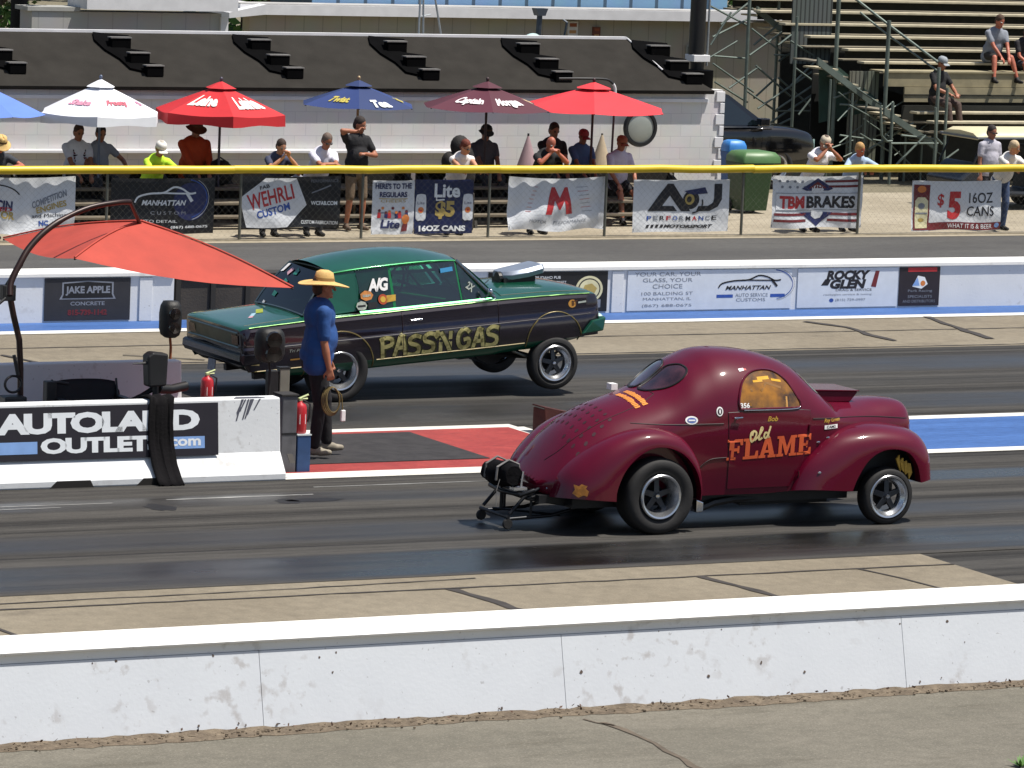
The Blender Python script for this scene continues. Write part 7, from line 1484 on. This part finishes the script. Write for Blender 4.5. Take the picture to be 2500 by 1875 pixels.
# ---------------- pickup, bins, cart ----------------
TB = M('truck_black', '0a0a0c', .12, .1, 1., var=.2)
p = V(1990, 330, 73.0); tx = p.x
tk = empty('pickup_truck', (tx, 73.9, 0), 'shiny black pickup truck parked behind the end of the block wall', 'truck')
tsec = lambda x, w_, zb, zt, r: [(x, -w_*.96, zb), (x, -w_, zb+.2), (x, -w_, zt-.22), (x, -w_*.97, zt-.07), (x, -w_*.86, zt-.01), (x, -w_*.4, zt+.02), (x, 0, zt+.03), (x, w_*.4, zt+.02), (x, w_*.86, zt-.01), (x, w_*.97, zt-.07), (x, w_, zt-.22), (x, w_, zb+.2), (x, w_*.96, zb)]
ts = [tsec(*s, 0) for s in ((-5.4, .92, .5, 1.05), (-5.3, .95, .45, 1.10), (-3.4, .97, .42, 1.12), (-1.5, .93, .40, 1.13), (-1.15, .985, .40, 1.15), (-.6, .98, .40, 1.13), (-.15, .93, .42, 1.05), (.0, .88, .45, .95))]
m = MB(); m.grid(smooth_grid(ts, 3, 2)); m.poly(ts[0]); m.poly(ts[-1]); tb = m.build('body', TB, tk, smooth=40)
m = MB(); rows = [[(x+dx*(1-abs(y)**2*.1), y*w_, z) for y in (-1, -.9, -.5, 0, .5, .9, 1)] for x, dx, z, w_ in ((-3.3, 0, 1.12, .93), (-3.25, 0, 1.66, .80), (-3.1, 0, 1.74, .74), (-1.95, 0, 1.74, .74), (-1.8, 0, 1.70, .76), (-1.0, 0, 1.14, .92))]
m.grid(rows); m.poly([r_[0] for r_ in rows]); m.poly([r_[-1] for r_ in rows]); m.build('cab', TB, tk, smooth=30)
MB().poly([(-2.95, -.925, 1.16), (-1.2, -.925, 1.16), (-1.86, -.80, 1.66), (-2.9, -.80, 1.66)]).build('side_window', M('truck_glass', '10181c', .05, 0, 1), tk, recalc=False); MB().prism([(-2.02, -.93, 1.15), (-1.97, -.93, 1.15), (-2.02, -.79, 1.68), (-2.07, -.79, 1.68)], (0, -.012, 0)).build('window_post', TB, tk); MB().box(-3.3, -.95, -.985, -.95, 1.115, 1.145).build('window_trim', C_CHROME, tk); MB().box(-1.32, -1.12, -1.16, -.98, 1.16, 1.30).build('wing_mirror', TB, tk, bevel=.02); MB().box(-2.35, -2.15, -.99, -.96, .98, 1.01).build('door_handle', C_CHROME, tk)
for x in (-4.3, -.85):
    for s in (-1, 1): wheel(tk, x, s*.86, .38, .25, .23, s, 6, .05)
MB().box(-.02, .05, -.75, .75, .48, .62).build('bumper', C_CHROME, tk, bevel=.02); MB().box(-.02, .02, -.86, -.55, .72, .90).build('headlight', M('lamp_glass'), tk)
def wheelie_bin(px0, px1, yt, yb, Y, col, lid_col, label, lid_h=.12):
    a, b = V(px0, yb, Y), V(px1, yb, Y); t = V((px0+px1)/2, yt, Y); o = empty('wheelie_bin', ((a.x+b.x)/2, Y, 0), label, 'bin', 'wheeled bins by the block wall'); w_ = (b.x-a.x)/2; h = t.z
    m = MB(); rows = [[(x*w_*s, y*w_*s*1.05, z) for x, y in ((-1, -.9), (-.9, -1), (.9, -1), (1, -.9), (1, .9), (.9, 1), (-.9, 1), (-1, .9), (-1, -.9))] for z, s in ((.06, .80), (h*.78, 1), (h*.8, 1.06), (h*.86, 1.06))]
    m.grid(rows); m.poly([r_ for r_ in rows[0][:-1]]); m.build('tub', M('bin_'+col, col, .5, var=.12), o, smooth=35)
    m = MB(); rows = [[(x*w_*1.12*s, y*w_*1.1*s-.02, h*.865+lid_h*z) for x, y in ((-1, -.9), (-.9, -1), (.9, -1), (1.3, -.9), (1.3, .9), (.9, 1), (-.9, 1), (-1, .9), (-1, -.9))] for z, s in ((0, 1), (.5, .98), (.9, .8), (1, .5))]; m.grid(rows); m.poly(rows[-1][:-1]); m.build('lid', M('bin_'+lid_col, lid_col, .45, var=.1), o, smooth=50)
    for s in (-1, 1): MB().lathe([(0, -.03), (.11, -.03), (.12, 0), (.11, .03), (0, .03)], (s*w_*.85, w_*.85, .12), 'x', 16).build('wheel', C_TYRE, o, smooth=40)
    MB().tube([(-w_*.9, w_*1.1, h*.85), (-w_*.9, w_*1.3, h*.87), (w_*.9, w_*1.3, h*.87), (w_*.9, w_*1.1, h*.85)], .018, 6).build('handle', C_BLACK, o)
wheelie_bin(1790, 1862, 375, 512, 68.6, '243f1f', '4d7043', 'green wheeled bin with a paler lid beside the blue bin', .2)
wheelie_bin(1764, 1798, 347, 500, 69.35, '1c4f8c', '3a80c8', 'blue wheeled bin half hidden behind the green bin', .2)
ct = empty('golf_cart', (45.2, 69.2, 0), 'golf cart with a long cream roof behind the rail at the right edge', 'cart')
zt = V(2420, 312, 69.2).z; xa = V(2343, 330, 69.2).x-45.2
m = MB(); rows = [[(x, y, z) for y, z in ((-.62, zt-.12), (-.60, zt-.07), (-.45, zt-.01), (0, zt+.015), (.45, zt-.01), (.60, zt-.07), (.62, zt-.12))] for x in (xa+.14, 1.9)]
rows.insert(0, [(xa, y*.95, z-.05) for x, y, z in rows[0]]); m.grid(rows); m.poly(rows[0]); m.poly(rows[-1]); m.build('roof', M('cart_cream', 'c9c09c', .5, var=.06), ct, smooth=50)
MB().box(xa-.02, 1.9, -.63, .63, zt-.15, zt-.118).build('roof_edge', M('cart_edge', '6b7076', .5), ct)
for x, y in ((xa+.2, -.55), (xa+.2, .55), (1.6, -.55), (1.6, .55)): MB().tube([(x-.25, y, .8), (x, y, zt-.13)], .02, 8).build('roof_post', C_BLACK, ct)
m = MB(); m.prism([(xa-.25, -.58, .25), (xa-.3, -.58, .55), (xa+.1, -.58, .85), (xa+.35, -.58, .80), (xa+.45, -.58, .35), (1.2, -.58, .32), (1.25, -.58, .7), (1.9, -.58, .7), (1.9, -.58, .25)], (0, 1.16, 0)); m.build('body', M('cart_body', '20242a', .4, var=.2), ct, bevel=.03)
MB().box(.6, 1.2, -.5, .5, .70, .80).build('seat', M('cart_seat', '3a3630', .7), ct, bevel=.03); MB().box(1.15, 1.28, -.5, .5, .8, 1.12).build('backrest', M('cart_seat'), ct, bevel=.03)
for x in (xa+.1, 1.4):
    for s in (-1, 1): wheel(ct, x, s*.52, .22, .2, .12, s, 5, .03)
m = MB(); m.tube([(xa+.15, -.2, .82), (xa+.35, -.2, .98)], .02, 8); m.tube([(xa+.35+.07*math.sin(a), -.2+.15*math.cos(a), .98+.13*math.sin(a)) for a in np.linspace(0, 6.3, 20)], .015, 6); m.build('steering_wheel', C_BLACK, ct)
